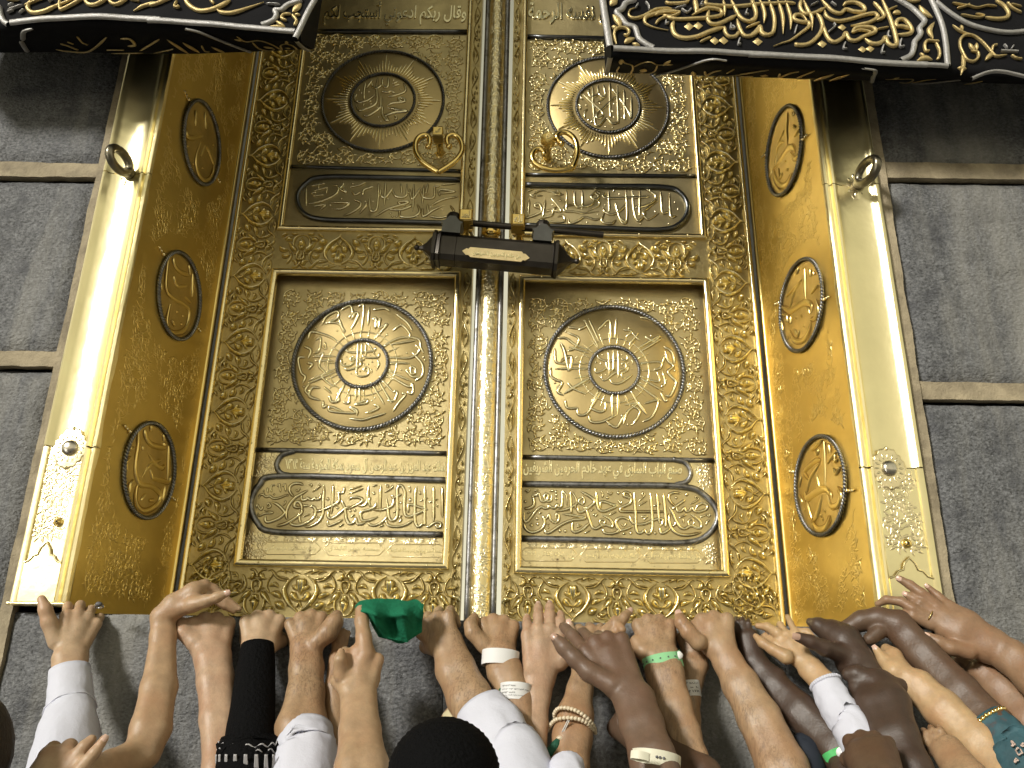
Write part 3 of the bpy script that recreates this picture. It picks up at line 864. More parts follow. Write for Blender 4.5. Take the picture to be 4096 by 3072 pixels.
# ------------------------------------------------------------------ door leaves
MOT = '''
m 34 1200,215 1150,190 1090,230 1020,315 930,370 820,388 735,372
m 72 600,282 740,375 812,480 838,580 800,700 720,820 650,890 560,965 500,1060
m 22 540,262 700,200 830,185 960,200 1030,240
l 30 690,265 760,210 850,200
l 26 840,270 870,210 960,200
m 22 740,372 820,350 920,330 1000,290
C 110 520,655 545,560 552,420 548,335
C 62 525,625 600,540 690,480
C 112 520,765 620,720 690,595
r 22 525,780 545,850 580,890
r 22 1090,280 1150,360 1185,460 1180,540 1120,635
l 62 950,525 1040,462 1150,505
l 92 878,735 970,650 1110,632
c 92 1290,590 1170,740 1060,862
l 118 808,925 900,855 1002,798
m 24 980,915 1060,990 1190,1003
r 24 1225,187 1300,190 1360,240 1398,300 1416,335
c 70 1330,245 1290,345 1200,362
r 30 1368,630 1318,540 1310,440 1345,395 1400,382
m 18 1400,400 1400,470 1345,525
C 118 1390,985 1400,860 1388,745
c 60 1385,650 1355,730 1285,792
m 34 1300,585 1232,700 1202,810 1222,930 1290,1015 1395,1050
r 18 1228,546 1300,546
m 22 660,860 700,835 750,850 760,885
l 60 1010,880 1090,930 1180,900
l 40 900,985 960,1040 1050,1070
l 34 1120,1090 1200,1060 1290,1075
'''
def two_slot(mb, un, name):
    k = len(mb.v); me = bpy.data.meshes.new(name); me.from_pydata(mb.v+un.v, [], mb.f+[tuple(i+k for i in f) for f in un.f]); n = len(mb.f); N = len(me.polygons)
    me.polygons.foreach_set('use_smooth', [True]*N); me.materials.append(M_relief); me.materials.append(M_tarn); me.polygons.foreach_set('material_index', [0]*n+[1]*(N-n)); me.update(); return me
def motif_mesh(spec, cx, per, y0, T):
    un = MB(); mb = MB(un, 11, .0012)
    for ln in spec.strip().split('\n'):
        q = ln.split(); k, w = q[0], float(q[1]); pp = [tuple(float(x) for x in t.split(',')) for t in q[2:]]
        hh = .0070+w*.00011
        for s in (1, -1):
            stroke(mb, [(cx+s*(x-cx), y) for x, y in pp], w/2*1.22+2, hh, k, lambda a, b, h: ((a-cx)/per, h, (b-y0)/T), 4)
    return two_slot(mb, un, 'foliage')
ME_MOT = motif_mesh(MOT, 520, 1735, 165, 960)
def half_lotus():
    un = MB(); mb = MB(un, 11, .0012)
    for ln in MOT.strip().split('\n'):
        q = ln.split(); k, w = q[0], float(q[1]); pp = [tuple(float(x) for x in t.split(',')) for t in q[2:]]
        if min(x for x, y in pp) < 870: continue
        stroke(mb, [(1400-x, y) for x, y in pp], w/2*1.22+2, .0070+w*.00011, k, lambda a, b, h: (a/1735, h, (b-165)/960), 4)
    return two_slot(mb, un, 'lotus')
ME_LOT = half_lotus()
RIB = '''
m 70 520,60 760,260 800,430 620,640 380,850 250,1000
m 44 520,60 330,260 260,470 300,700 420,820
m 26 470,260 400,420 380,560 460,700
c 60 640,520 560,420 520,520
c 80 820,900 700,930 640,840
r 30 250,1010 290,1180 420,1300 620,1330
l 90 380,1240 520,1200 680,1110
c 50 860,1100 800,1180 720,1150
'''
def motif_rib():
    un = MB(); mb = MB(un, 30, .0012)
    for ln in RIB.strip().split('\n'):
        q = ln.split(); k, w = q[0], float(q[1]); pp = [tuple(float(x) for x in t.split(',')) for t in q[2:]]
        for s in (0, 1):
            P = [(x, y) if not s else (x, 2700-y) for x, y in pp]
            stroke(mb, P, w/2*1.5, .0085, k, lambda a, b, h: (a/1000, h, b/2700), 4)
    return two_slot(mb, un, 'ribbon_twist')
ME_RIB = motif_rib()
def place(me, name, parent, o, sx, sz, h=1.0):
    ob = bpy.data.objects.new(name, me); COL.objects.link(ob); ob.parent = parent
    ob.matrix_world = Matrix(((sx[0], 0, sz[0], o[0]), (0, -h, 0, o[1]), (sx[1], 0, sz[1], o[2]), (0, 0, 0, 1))); return ob

L_UP = dict(med=(1532, 403, 242, 258), ring=(1532, 399, 128), zb=Z(PL, 1450, 930), bar1=130, bar2=(1500, 676))
def leaf(sg):
    S = 'left' if sg < 0 else 'right'
    lf = thing('door_leaf', ('left leaf of the gilded door, its heart shaped knocker hanging upright' if sg < 0 else 'right leaf of the gilded door, its heart shaped knocker tilted'), 'door leaf', 'pair of gilded door leaves')
    xo, fo, fi, xi = sg*.765, sg*.632, sg*.083, sg*.052      # outer edge, frame outer, frame inner, meeting edge
    zb = ZB+.004
    zl0 = Z(PL, 1366, 2273) if sg < 0 else Z(PL, 2488, 2303); zl1 = Z(PL, 1474, 1085) if sg < 0 else Z(PL, 2458, 1111)
    zu0 = Z(PL, 1450, 930) if sg < 0 else Z(PL, 2460, 953)
    P = lambda a, b: (min(a, b), max(a, b))
    # backing slab and raised ground plates of the borders
    mb = MB(); a, b = P(xo, xi); mb.box(a, b, .0343, .07, zb, ZTOP); mb.make('backing_slab', M_panel, lf, smooth=False)
    def plate(x0, x1, z0, z1, y0, name, m):
        x0, x1 = P(x0, x1); mb = MB(); nx = max(2, int((x1-x0)/.03)); nz = max(2, int((z1-z0)/.05))
        rows = [[(x0+(x1-x0)*i/nx, y0+noise.noise(Vector((x0*3+i*.7, z0+j*.6, sg)))*.0009, z0+(z1-z0)*j/nz) for j in range(nz+1)] for i in range(nx+1)]
        mb.grid(rows); mb.add([(x0, y0+.001, z0), (x1, y0+.001, z0), (x1, y0+.001, z1), (x0, y0+.001, z1), (x0, 0.0344, z0), (x1, 0.0344, z0), (x1, 0.0344, z1), (x0, 0.0344, z1)], [(0, 1, 5, 4), (1, 2, 6, 5), (2, 3, 7, 6), (3, 0, 4, 7)])
        return mb.make(name, m, lf)
    plate(xo, fo, zb, ZTOP, 0, 'border_plate', M_plate)
    plate(fo, fi, zb, zl0, 0, 'border_plate', M_plate)
    plate(fo, fi, zl1, zu0, 0, 'border_plate', M_plate)
    plate(fi, xi, zb, ZTOP, 0, 'border_plate', M_plate)
    plate(fo, fi, zu0, ZTOP, .008, 'panel_plate', M_panel)
    # outer trim and bottom bead
    t = sweep([(xo-sg*.0085, zb), (xo-sg*.0085, ZTOP)], halfround(.0085, .013, 8, base=0), lambda a, b, h: (a, -h, b)); t.make('edge_trim', M_trim, lf)
    t = sweep([(xo-sg*.018, zb+.007), (xi, zb+.007)], halfround(.007, .008, 6), lambda a, b, h: (a, -h, b)); t.make('bottom_trim', M_trim, lf)
    # main mouldings (mitred bars)
    def mould_rect(x0, x1, z0, z1, w, h, sides='LRTB'):
        x0, x1 = P(x0, x1)
        prof = [(-w/2, 0)]+[(w/2*math.sin(math.radians(a)), h*(.55+.45*math.cos(math.radians(a)))) for a in range(-80, 81, 20)]+[(w/2, 0)]
        cor = {'B': ((x0, z0), (x1, z0), (1, 0)), 'T': ((x0, z1), (x1, z1), (-1, 0)), 'L': ((x0, z0), (x0, z1), (0, 1)), 'R': ((x1, z0), (x1, z1), (0, -1))}
        for s in sides:
            mb = MB(); rows = []
            (ax, az), (bx, bz), _ = cor[s]; n = 14
            for i in range(n+1):
                t_ = i/n; r = []
                for o, hh in prof:
                    d_ = w/2+o                               # distance inwards from the outer edge
                    if s == 'B': x = ax+d_+(bx-ax-2*d_)*t_; z = az+d_
                    elif s == 'T': x = ax+d_+(bx-ax-2*d_)*t_; z = az-d_
                    elif s == 'L': z = az+d_+(bz-az-2*d_)*t_; x = ax+d_
                    else: z = az+d_+(bz-az-2*d_)*t_; x = ax-d_
                    r.append((x, -hh-noise.noise(Vector((x*20, z*20, 1)))*.0006, z))
                rows.append(r)
            mb.grid(rows, flip=s in 'TL'); mb.make('moulding', M_trim, lf)
            rv = MB()
            for t_ in (.12, .38, .64, .9):
                x = ax+(bx-ax)*t_+(w/2 if s == 'L' else -w/2 if s == 'R' else 0); z = az+(bz-az)*t_+(w/2 if s == 'B' else -w/2 if s == 'T' else 0)
                sphere(rv, (x, -h, z), .0026, 6, 4); rv.mark()
            rv.split('rivet', M_relief, lf)
    mould_rect(fo, fi, zl0, zl1, .0185, .016)
    # reveal sides of the deep lower panel
    x0, x1 = P(fo-sg*.017, fi+sg*.0); x0 = x0+(.0 if sg < 0 else .0)
    mould_rect(fo, fi, zu0, ZTOP+.05, .0155, .013, 'LRB')
    lf['leaf'] = S
    # foliage border: repeated motif pieces
    dep_b = (zl0-(zb+.016)); n_b = 3
    xs0, xs1 = fo, fi; per = (xs1-xs0)/ (2.0 if sg < 0 else 2.0)
    u0 = X(PL, 1209, 2300) if sg < 0 else X(PL, 2289, 2300)          # palmette centres of the bottom run
    per = (X(PL, 1562, 2300)-X(PL, 1209, 2300)) if sg < 0 else (X(PL, 2640, 2300)-X(PL, 2289, 2300))
    for k in ((-1, 0, 1) if sg < 0 else (0, 1, 2)):
        c = u0+per*k
        if abs(c)+per/2 > .755 or abs(c)-per*.5 < .035: continue
        place(ME_MOT, 'foliage_motif', lf, (c, -.0002, zl0-.004), (per, 0), (0, -(dep_b-.004)))
    # middle band: tips point up
    u1 = X(PL, 1357, 1000) if sg < 0 else X(PL, 2557, 1020); per2 = (X(PL, 1657, 1000)-X(PL, 1357, 1000)) if sg < 0 else (X(PL, 2557, 1020)-X(PL, 2265, 1020))
    for k in ((-1, 0, 1) if sg < 0 else (-2, -1, 0)):
        c = u1+per2*k
        if abs(c)+per2/2 > .70 or abs(c)-per2/2 < .04: continue
        place(ME_MOT, 'foliage_motif', lf, (c, -.0002, zl1+.004), (per2, 0), (0, (zu0-zl1-.008)))
    e0, e1 = sorted((abs(u0), abs(u0+per*(1 if sg < 0 else 1)))); es = sg
    inn = (u0+per*1.5) if sg < 0 else (u0-per*.5); out_ = (u0-per*.5) if sg < 0 else (u0+per*1.5)
    place(ME_LOT, 'lotus_motif', lf, (inn, -.0002, zl0-.004), (-sg*per, 0), (0, -(dep_b-.004))); place(ME_LOT, 'lotus_motif', lf, (out_, -.0002, zl0-.004), (sg*per, 0), (0, -(dep_b-.004)))
    inn = (u1+per2*1.5) if sg < 0 else (u1-per2*1.5); out_ = (u1-per2*.5) if sg < 0 else (u1+per2*.5)
    place(ME_LOT, 'lotus_motif', lf, (out_, -.0002, zl1+.004), (sg*per2, 0), (0, (zu0-zl1-.008)))
    # tall outer border
    dep = abs(xo)-.0185-abs(fo)-.004; z = Z(PL, 2945, 1398) if sg > 0 else Z(PL, 985, 1370); pz = .2055
    k0 = int((z-(zl0-.02))/pz); zz = z-k0*pz
    while zz < ZTOP-.1:
        place(ME_MOT, 'foliage_motif', lf, (fo+sg*.003, -.0002, zz), (0, pz), (sg*dep*1.07, 0)); zz += pz
    # corner piece
    cz = (zb+.016+zl0)/2-.005; cx = (abs(xo)-.018+abs(fo))/2*sg
    cor = place(ME_MOT, 'corner_motif', lf, (fo+sg*.002, -.0002, zl0-.004), (sg*.075, .075), (sg*.082, -.082))
    # narrow ribbon border beside the meeting edge
    zz = zb+.02; pr = .245
    while zz < ZTOP-.2:
        a, b = (fi+sg*-.0, xi)
        place(ME_RIB, 'ribbon_motif', lf, (fi, -.0002, zz), ((xi-fi), 0), (0, pr)); zz += pr
    # silver tube at the meeting edge
    return lf, (xo, fo, fi, xi, zb, zl0, zl1, zu0)
LL, DL_ = leaf(-1); LR, DR_ = leaf(1)

def tubeline(lf, pl, pts, r, m, name='silver_tube', closed=False, segs=8, joints=True):
    P = [pl.px(u, v) for u, v in pts]; P = cat(P, segs) if len(P) > 2 else P
    if joints and len(P) == 2: P = [P[0]+(P[1]-P[0])*k/8 for k in range(9)]
    t = tube3([pl.to(p[0], p[1], r*.55) for p in P], r, 9); return t.make(name, m, lf)
# upper panels
def upper(lf, sg, pl, d):
    (mu, mv, mr), (iu, iv, ir) = d['med'], d['inner']
    cmed = pl.px(mu, mv); e = pl.px(mu+mr, mv); R = abs(e[0]-cmed[0]); r2 = abs(pl.px(iu+ir, iv)[0]-pl.px(iu, iv)[0])
    xo, fo, fi = (DL_ if sg < 0 else DR_)[0:3]
    x0, x1 = sorted((fo-sg*.020, fi+sg*.020)); zt = Z(pl, *d['bar1a'])-.008; zb2 = Z(pl, *d['bar2a'])+.010
    un = MB(); mb = MB(un, .0010, .0005); vines(mb, pl, x0, x1, zb2, zt, .060, .0042, .00115, 31+sg, lambda a, b: (a-cmed[0])**2+(b-cmed[1])**2 > (R+.008)**2 and x0 < a < x1 and zb2 < b < zt, leaf=.80)
    mb.make('scroll_relief', M_vine, lf, kind='stuff'); un.make('scroll_patina', M_tarn, lf, kind='stuff')
    n = 64; mb = MB(); rows = [[pl.to(cmed[0]+R*q*math.cos(2*math.pi*k/n), cmed[1]+R*q*math.sin(2*math.pi*k/n), hh) for k in range(n)] for q, hh in ((1, 0), (.98, .002), (.5, .0025), (.02, .0025))]
    mb.grid(rows, closed_v=True); med_ = mb.make('medallion', M_flat2, lf)
    mb = MB(); rope(pl, cmed, R, R, .0048, 60, mb); mb.make('rope_ring', M_rope2, lf)
    mb = MB(); rope(pl, cmed, r2, r2, .0045, 32, mb, h0=.002); mb.make('rope_ring', M_rope2, lf)
    pat = (1.0, .62, .80, .50, .38, .50, .80, .62) if 0 else (1.0, .74, .60, .46, .34, .46, .60, .74)
    N = 84
    for cl in range(12):
        mb = MB()
        for k8 in range(7):
            k = cl*7+k8-3; a = math.pi/2+2*math.pi*k/N; q = (1.0, .66, .50, .36, .36, .50, .66)[k % 7]
            ra, rb = r2+.010, r2+.010+(R*.90-r2)*q
            stroke(mb, [(cmed[0]+ra*math.cos(a), cmed[1]+ra*math.sin(a)), (cmed[0]+rb*math.cos(a), cmed[1]+rb*math.sin(a))], .0022, .0060, 'r', lambda a_, b_, h: pl.to(a_, b_, h+.0022), 5); mb.mark()
        mb.split('sun_ray', M_letter, med_)
    un = MB(); mb = MB(un, .0013)
    ox_, oy_, sc2, spec = TR['UL' if sg < 0 else 'UR']; strokes_px(mb, spec, ox_, oy_, sc2, pl, h=.0042, wmul=1.2, h0=.0024, prof=FLATP)
    un.make('letter_patina', M_tarn, lf, kind='stuff')
    mb.split('letter_stroke', M_letter, med_)
    for p, r in ((d['bar1'], .0075), (d['bar2'], .0055)): tubeline(lf, pl, p, r, M_dsilver, 'dark_bar')
    tubeline(lf, pl, d['cart'], .0080, M_dsilver, 'cartouche_tube')
    mb = MB()
    for tx, quad in d['lines'][2:]: text_on(mb, tx, quad, pl, h=.004, bold=.016)
    un = MB(); m2 = MB(un, .0013); ox_, oy_, sc2, spec = TR['CL' if sg < 0 else 'CR']; strokes_px(m2, spec, ox_, oy_, sc2, pl, h=.0042, wmul=1.12, prof=FLATP); m2.split('letter_stroke', M_letter, lf); un.make('letter_patina', M_tarn, lf, kind='stuff')
    mb.make('lettering', M_letter, lf, kind='stuff')
M_flat2 = mat('smooth_disc_gold', (.56, .44, .215), .44, 1, bump=((12, .2, .005), (80, .15, .002)), vary=.08, vscale=10)
M_rope2 = mat('dark_rope', (.13, .13, .13), .34, 1, vary=.3, vscale=60)
upper(LL, -1, PLU, dict(med=(1532, 403, 242), inner=(1532, 400, 127), bar1a=(1500, 130), bar2a=(1500, 676), bar1=((1241, 128), (1871, 131)), bar2=((1168, 668), (1842, 686)),
    cart=((1841, 721), (1600, 715), (1301, 711), (1225, 738), (1190, 792), (1215, 855), (1295, 881), (1500, 887), (1800, 896)),
    text=[('محمد', (.08, .42, 1.25, .62)), ('رسول', (-.15, -.10, 1.3, .62)), ('الله', (.12, -.58, .95, .5))],
    lines=[('من رحمة الله إن الله يغفر', ((1300, 735), (1830, 745), (1822, 806), (1280, 796))), ('الذنوب جميعا إنه هو الغفور الرحيم', ((1235, 800), (1822, 808), (1800, 876), (1250, 866))),
           ('وقال ربكم ادعوني أستجب لكم', ((1300, 8), (1870, 10), (1862, 104), (1290, 102)))]))
upper(LR, 1, PLU, dict(med=(2430, 427, 240), inner=(2430, 424, 126), bar1a=(2400, 152), bar2a=(2400, 702), bar1=((2106, 150), (2786, 165)), bar2=((2098, 700), (2780, 706)),
    cart=((2092, 741), (2400, 747), (2650, 751), (2720, 775), (2749, 832), (2722, 893), (2640, 921), (2400, 914), (2092, 903)),
    text=[('لا إله', (.1, .40, 1.3, .7)), ('إلا الله', (-.02, -.28, 1.5, .72))],
    lines=[('قل يا عبادي الذين أسرفوا', ((2120, 765), (2700, 775), (2715, 835), (2110, 828))), ('على أنفسهم لا تقنطوا', ((2110, 832), (2700, 838), (2680, 905), (2105, 893))),
           ('كتب ربكم على نفسه الرحمة', ((2115, 10), (2700, 20), (2715, 118), (2110, 110)))]))
# lower panels
Z1 = '''
t 45 1235,320 1150,285 1040,290 960,340 935,420 970,500 1030,565
t 48 1330,425 1200,500 1050,590 940,720 880,850 870,980 900,1040
t 52 1200,880 1190,750 1130,670 1060,690 1040,760 1090,790 1190,790
t 52 1195,800 1190,900 1080,1000 920,1100 800,1150 660,1180
r 46 920,1095 1020,1160 1180,1160 1350,1080 1460,980 1485,860 1450,780 1360,760
r 40 1340,755 1220,755
T 48 1240,1180 1350,1190 1480,1140 1590,1040 1640,900 1645,700 1660,500 1665,310
r 42 1190,510 1190,600 1230,640 1290,620 1330,590 1360,620 1420,630 1470,590 1500,620 1560,610 1590,550 1580,490
r 46 560,670 700,740 820,860 830,920 730,1010 600,1070 480,1100 430,1060 430,960
r 40 1150,960 1150,1050 1180,1110
r 22 470,370 490,480
r 22 560,470 550,390 570,330 640,320
r 22 750,470 740,380 730,300 690,330 740,352
r 22 860,460 850,380 845,300 800,330 850,352
t 32 290,610 310,540 380,520 450,570 520,550 600,600 720,590 880,530 910,560
r 24 460,760 500,700 540,760 500,800 460,760
r 24 230,820 260,730 290,780 340,840 370,800 370,760
t 26 400,850 590,900 420,920 300,970 270,900
d 70 1745,615
d 64 1950,795
d 34 615,515
d 30 395,440
d 30 395,490
T 46 1815,930 1835,750 1850,500 1860,310
r 38 2100,360 2060,480 1960,470
t 52 1950,440 1980,560 1960,680 1800,770 1600,850 1430,880
r 46 2212,760 2080,840 1950,950 1830,1020 1750,980 1760,850
r 46 2030,640 2100,800 2130,1000 2180,1100 2212,1150
r 36 1740,1060 1760,1170 1900,1130 2060,1040
r 18 1070,400 1110,450 1150,400 1180,400
r 18 1350,330 1370,300 1410,320 1380,360
r 16 1410,465 1530,390 1590,330 1550,300 1550,340
r 16 1215,990 1380,920
r 16 790,755 850,700 850,650 815,670
r 18 1980,1200 2080,1130
r 16 1530,960 1520,990 1545,995
'''
Z2 = '''
t 46 80,600 130,560 260,550 350,590 330,640 200,720 0,800
T 48 240,690 350,720 440,650 455,500 470,310
T 42 705,850 710,500 720,310
r 30 510,540 480,640 510,740
r 42 630,640 600,740 480,800 360,830 310,900 340,1000 400,1020 520,1000 660,940
r 36 940,500 980,560 1140,480
t 48 970,560 970,680 900,750 750,800 560,800
r 46 830,560 860,750 870,900 920,1010 1000,1000 1050,900 1050,600 1050,400 1080,320 1150,330 1200,450 1190,700 1200,880 1280,940 1400,900 1560,830 1660,790
r 44 1660,790 1500,750 1350,700 1270,720 1270,860
r 44 1440,330 1410,500 1400,900 1410,1050 1470,1140 1540,1100 1570,1060
r 42 1600,330 1600,700 1600,1050 1620,1100
r 44 1780,330 1780,600 1780,1030
T 48 1960,960 1960,600 1950,340
r 40 1630,1140 1700,1130 1800,1060 1870,1050 1930,1080 1910,1150 1850,1150 1830,1080
r 40 820,1000 860,1100 1000,1140 1200,1110 1370,1010
r 40 870,900 780,1020 620,1110 500,1100 480,1060
r 44 0,820 30,1000 90,1080 180,1050 210,970 240,1060 300,1090 420,1050
d 66 585,470
d 80 1310,600
d 58 110,825
d 58 200,810
d 52 1120,660
r 16 80,400 350,310
r 16 80,480 370,370
r 16 550,330 650,295
r 18 790,450 900,390 960,340 930,310
r 20 1080,1060 1130,1000 1100,950 1150,910
r 16 1500,630 1670,560
r 16 1680,660 1870,580
r 18 690,1150 780,1100
r 16 110,950 200,890
r 16 960,860 1110,780
r 18 1290,320 1310,390 1300,450
r 18 815,320 850,300 870,330 830,350
r 16 1510,420 1500,475 1530,480
r 16 1855,690 1850,730 1875,735
'''
Z3 = '''
t 48 370,360 400,500 380,600 280,650 190,650
r 40 370,370 450,380 500,330 540,470 600,510 680,460 690,370 640,350 610,420 680,500 760,480 770,370
r 44 985,280 990,450 980,600 920,620 890,570 840,640 760,630 720,590 690,640 620,650 550,620 450,690 350,820 250,930 190,900 190,740
t 26 1000,290 1080,380 1100,600
r 36 1165,280 1170,450 1180,640 1180,760
t 26 1180,290 1260,400 1290,500 1260,680
r 36 1420,420 1360,460 1340,520 1420,560 1460,500 1440,430 1400,420
t 42 1340,520 1200,620 1050,680 850,710
r 48 1380,290 1540,380 1660,470 1660,540 1540,640 1400,730 1330,700 1330,600
r 46 1700,290 1720,450 1740,620 1800,700 1900,710 2050,650 2170,600
r 44 2170,600 2020,560 1880,510 1800,530 1800,650
r 44 190,960 210,1060 300,1140 420,1150 560,1080 620,980 610,880 570,800
r 38 580,820 640,870 690,820 720,780 740,880 830,950 910,910 920,800 870,770 850,880
r 46 1000,770 1180,790 1380,830 1480,850 1400,880 1200,900 1000,980 850,1080 720,1160 640,1150 620,1090
r 44 1490,640 1520,740 1570,900 1620,1030 1700,1080 1800,1030 1900,1000 2040,1040 2050,950 1960,850 1830,790
o 28 1840,880 1900,920 1860,990 1790,970 1790,900
r 42 1570,950 1450,1070 1300,1150 1210,1120 1200,1000 1220,940
r 40 2212,840 2130,900 2130,1020 2190,1110
r 40 2212,1130 2050,1180 1900,1170 1840,1080
d 62 870,300
d 50 870,370
d 62 870,445
d 62 215,505
d 70 465,865
d 70 480,980
d 70 345,1005
d 46 700,980
d 46 700,1055
d 66 945,1125
d 66 1060,1130
d 60 1945,425
d 60 1460,640
r 18 410,295 490,260
r 22 200,290 310,260 240,330
r 20 1810,290 1850,350 1835,430
r 18 1940,300 2000,360 2050,300
r 16 500,765 560,730
r 16 250,765 340,710
r 16 1590,710 1665,650
r 18 1980,795 2140,715
r 24 1620,800 1730,765 1680,830
r 20 1300,970 1350,990 1310,1040 1410,1000
r 18 1460,1180 1590,1100
r 16 730,265 750,290 770,265 790,290 800,260
'''
Z4 = '''
t 40 1330,320 1200,305 1100,340 1080,420 1130,510 1210,570
r 40 1410,450 1280,540 1150,640
r 40 1220,590 1260,680 1340,670 1390,610 1430,680 1500,670 1550,610 1600,680 1700,690 1830,640 1850,560 1760,520 1670,560 1610,640
r 44 1080,590 1160,720 1220,860 1300,990 1400,1030 1530,970 1650,1010 1730,1000 1720,900 1620,800 1520,740
o 28 1530,830 1580,880 1560,950 1490,960 1470,890
t 48 1110,700 1080,820 1120,1000 1220,1110 1380,1160 1550,1150 1740,1100
r 36 1220,880 1200,950 1150,980
r 40 1100,1030 1000,1110 920,1110 890,1000
r 44 970,320 990,500 1010,700 1020,900 1015,1010
r 40 835,310 855,500 870,700 890,930
r 40 705,310 725,500 740,700 750,900 740,1060 690,1130 630,1110 610,1040
r 40 380,300 390,500 410,700 415,900 430,1060 480,1120 550,1100 600,1030
t 44 310,440 320,370 270,310 190,300 180,370 260,400 320,440 300,520 200,570 110,620 120,680 300,690 600,690 900,690 1050,675
r 44 290,770 330,880 420,940 600,930 760,860 900,830 960,860 950,920 910,980
r 40 280,860 180,810 80,820 20,900 50,1000 90,1060 0,1110
r 40 350,980 220,1040 90,1070
d 70 1440,340
d 70 70,305
d 66 320,1115
d 60 810,1120
d 50 1235,410
r 18 470,480 560,400 600,340 560,300 545,350 600,380
r 16 470,570 650,465
r 16 770,580 930,515
r 18 1510,535 1620,480 1680,420 1620,385 1620,420
r 18 1280,815 1430,750
r 20 1700,800 1780,770 1860,740 1910,740 1890,780 1850,770
r 20 1370,830 1380,920
r 18 110,910 175,980 230,905
r 16 60,460 110,530 140,460
r 26 530,800 640,780 570,860
r 16 150,1140 230,1115
r 24 1820,960 1850,890 1900,850
'''
def lower(lf, sg, pl, d):
    cm = pl.px(*d['c']); R = d['R']; r2 = d['r']; xo, fo, fi, xi, zb, zl0, zl1, zu0 = (DL_ if sg < 0 else DR_)
    x0, x1 = sorted((fo-sg*.026, fi+sg*.026)); zt = zl1-.045; zb2 = Z(pl, *d['bar'][0])+.012
    un = MB(); mb = MB(un, .0010, .0005); vines(mb, pl, x0, x1, zb2, zt, .062, .0044, .0012, 51+sg, lambda a, b: (a-cm[0])**2+(b-cm[1])**2 > (R+.008)**2 and x0 < a < x1 and zb2 < b < zt, leaf=.80)
    mb.make('scroll_relief', M_vine, lf, kind='stuff'); un.make('scroll_patina', M_tarn, lf, kind='stuff')
    n = 64; mb = MB(); rows = [[pl.to(cm[0]+R*q*math.cos(2*math.pi*k/n), cm[1]+R*q*math.sin(2*math.pi*k/n), hh) for k in range(n)] for q, hh in ((1, 0), (.98, .002), (.5, .0025), (.02, .0025))]
    mb.grid(rows, closed_v=True); med_ = mb.make('medallion', M_flat2, lf)
    mb = MB(); rope(pl, cm, R, R, .0062, 66, mb); mb.make('rope_ring', M_rope, lf)
    mb = MB(); rope(pl, cm, r2, r2, .0050, 30, mb, h0=.002); mb.make('rope_ring', M_rope, lf)
    un = MB(); mb = MB(un, .0013); ox_, oy_, sc2, spec = TR['GL' if sg < 0 else 'GR']; strokes_px(mb, spec, ox_, oy_, sc2, pl, h=.0042, wmul=1.12, prof=FLATP, h0=.0022)
    mb.split('letter_stroke', M_letter, med_)
    mb = MB(); mb = MB(un, .0012); stroke(mb, [(cm[0]+R*.50*math.cos(a), cm[1]+R*.50*math.sin(a)) for a in [2*math.pi*k/48 for k in range(48)]], .0022, .004, 's', lambda a, b, h: pl.to(a, b, h+.002), closed=True, raw=True)
    for k in range(26):
        a = 2*math.pi*k/26; stroke(mb, [(cm[0]+r*math.cos(a), cm[1]+r*math.sin(a)) for r in (R*.60, R*.45, R*.39)], .0024, .0042, 'T', lambda a_, b_, h: pl.to(a_, b_, h+.002), 4)
    mb.make('ring_strokes', M_letter, lf, kind='stuff')
    mb = MB(un, .0013); ox_, oy_, sc2, spec = TR['LL' if sg < 0 else 'LR']; strokes_px(mb, spec, ox_, oy_, sc2, pl, h=.0042, wmul=1.12, h0=.0022, prof=FLATP)
    un.make('letter_patina', M_tarn, lf, kind='stuff')
    mb.split('letter_stroke', M_letter, med_)
    tubeline(lf, pl, d['bar'], .0066, M_silver); tubeline(lf, pl, d['cart'], .0084, M_silver, 'cartouche_tube'); tubeline(lf, pl, d['arc'], .0072, M_silver, 'arc_tube')
    un = MB(); mb = MB(un, .0014)
    for spec, ox, oy, sc_ in d['traced']: strokes_px(mb, spec, ox, oy, sc_, pl, h=.0042, h0=.0018, wmul=1.12, prof=FLATP)
    un.make('letter_patina', M_tarn, lf, kind='stuff')
    mb.split('letter_stroke', M_letter, med_)
    mb = MB(); text_on(mb, d['small'][0], d['small'][1], pl, h=.003, bold=.02); mb.make('small_lettering', M_letter, lf, kind='stuff')
    mb = MB()
    for tx, quad in d['tiny']: text_on(mb, tx, quad, pl, h=.0022, bold=.02)
    mb.make('maker_lettering', M_letter, lf, kind='stuff')
    # pale etched ground around the cartouches
    q = [pl.px(*p) for p in d['pale']]
    x0, x1 = sorted((fo-sg*.017, fi+sg*.017)); z1_ = Z(pl, *d['bar'][0]); z0_ = zl0+.012
    mb = MB(); mb.add([pl.to(x0, z0_, .001), pl.to(x1, z0_, .001), pl.to(x1, z1_, .001), pl.to(x0, z1_, .001)], [(0, 1, 2, 3)]); mb.make('pale_field', M_flat, lf, smooth=False)
    C = [pl.px(u, v) for u, v in d['cart']]; C = cat(C, 8); k = len(C)
    mb = MB(); mb.add([pl.to(a, b, .0016) for a, b in C], [tuple(range(k))]); mb.make('inscription_field', M_panel, lf, smooth=False)
    C = cat([pl.px(u, v) for u, v in d['arc']], 8)+[pl.px(*d['arcend'][0]), pl.px(*d['arcend'][1])]; k = len(C)
    mb = MB(); mb.add([pl.to(a, b, .0014) for a, b in C], [tuple(range(k))]); mb.make('inscription_field', M_panel, lf, smooth=False)
    inC = lambda a, b: True
    mb = MB()
    for (ua, va), (ub, vb) in d['corners']:
        pa, pb = pl.px(ua, va), pl.px(ub, vb)
        vines(mb, pl, min(pa[0], pb[0]), max(pa[0], pb[0]), min(pa[1], pb[1]), max(pa[1], pb[1]), .034, .0008, .0016, int(ua), inC, h0=.001, leaf=1.4)
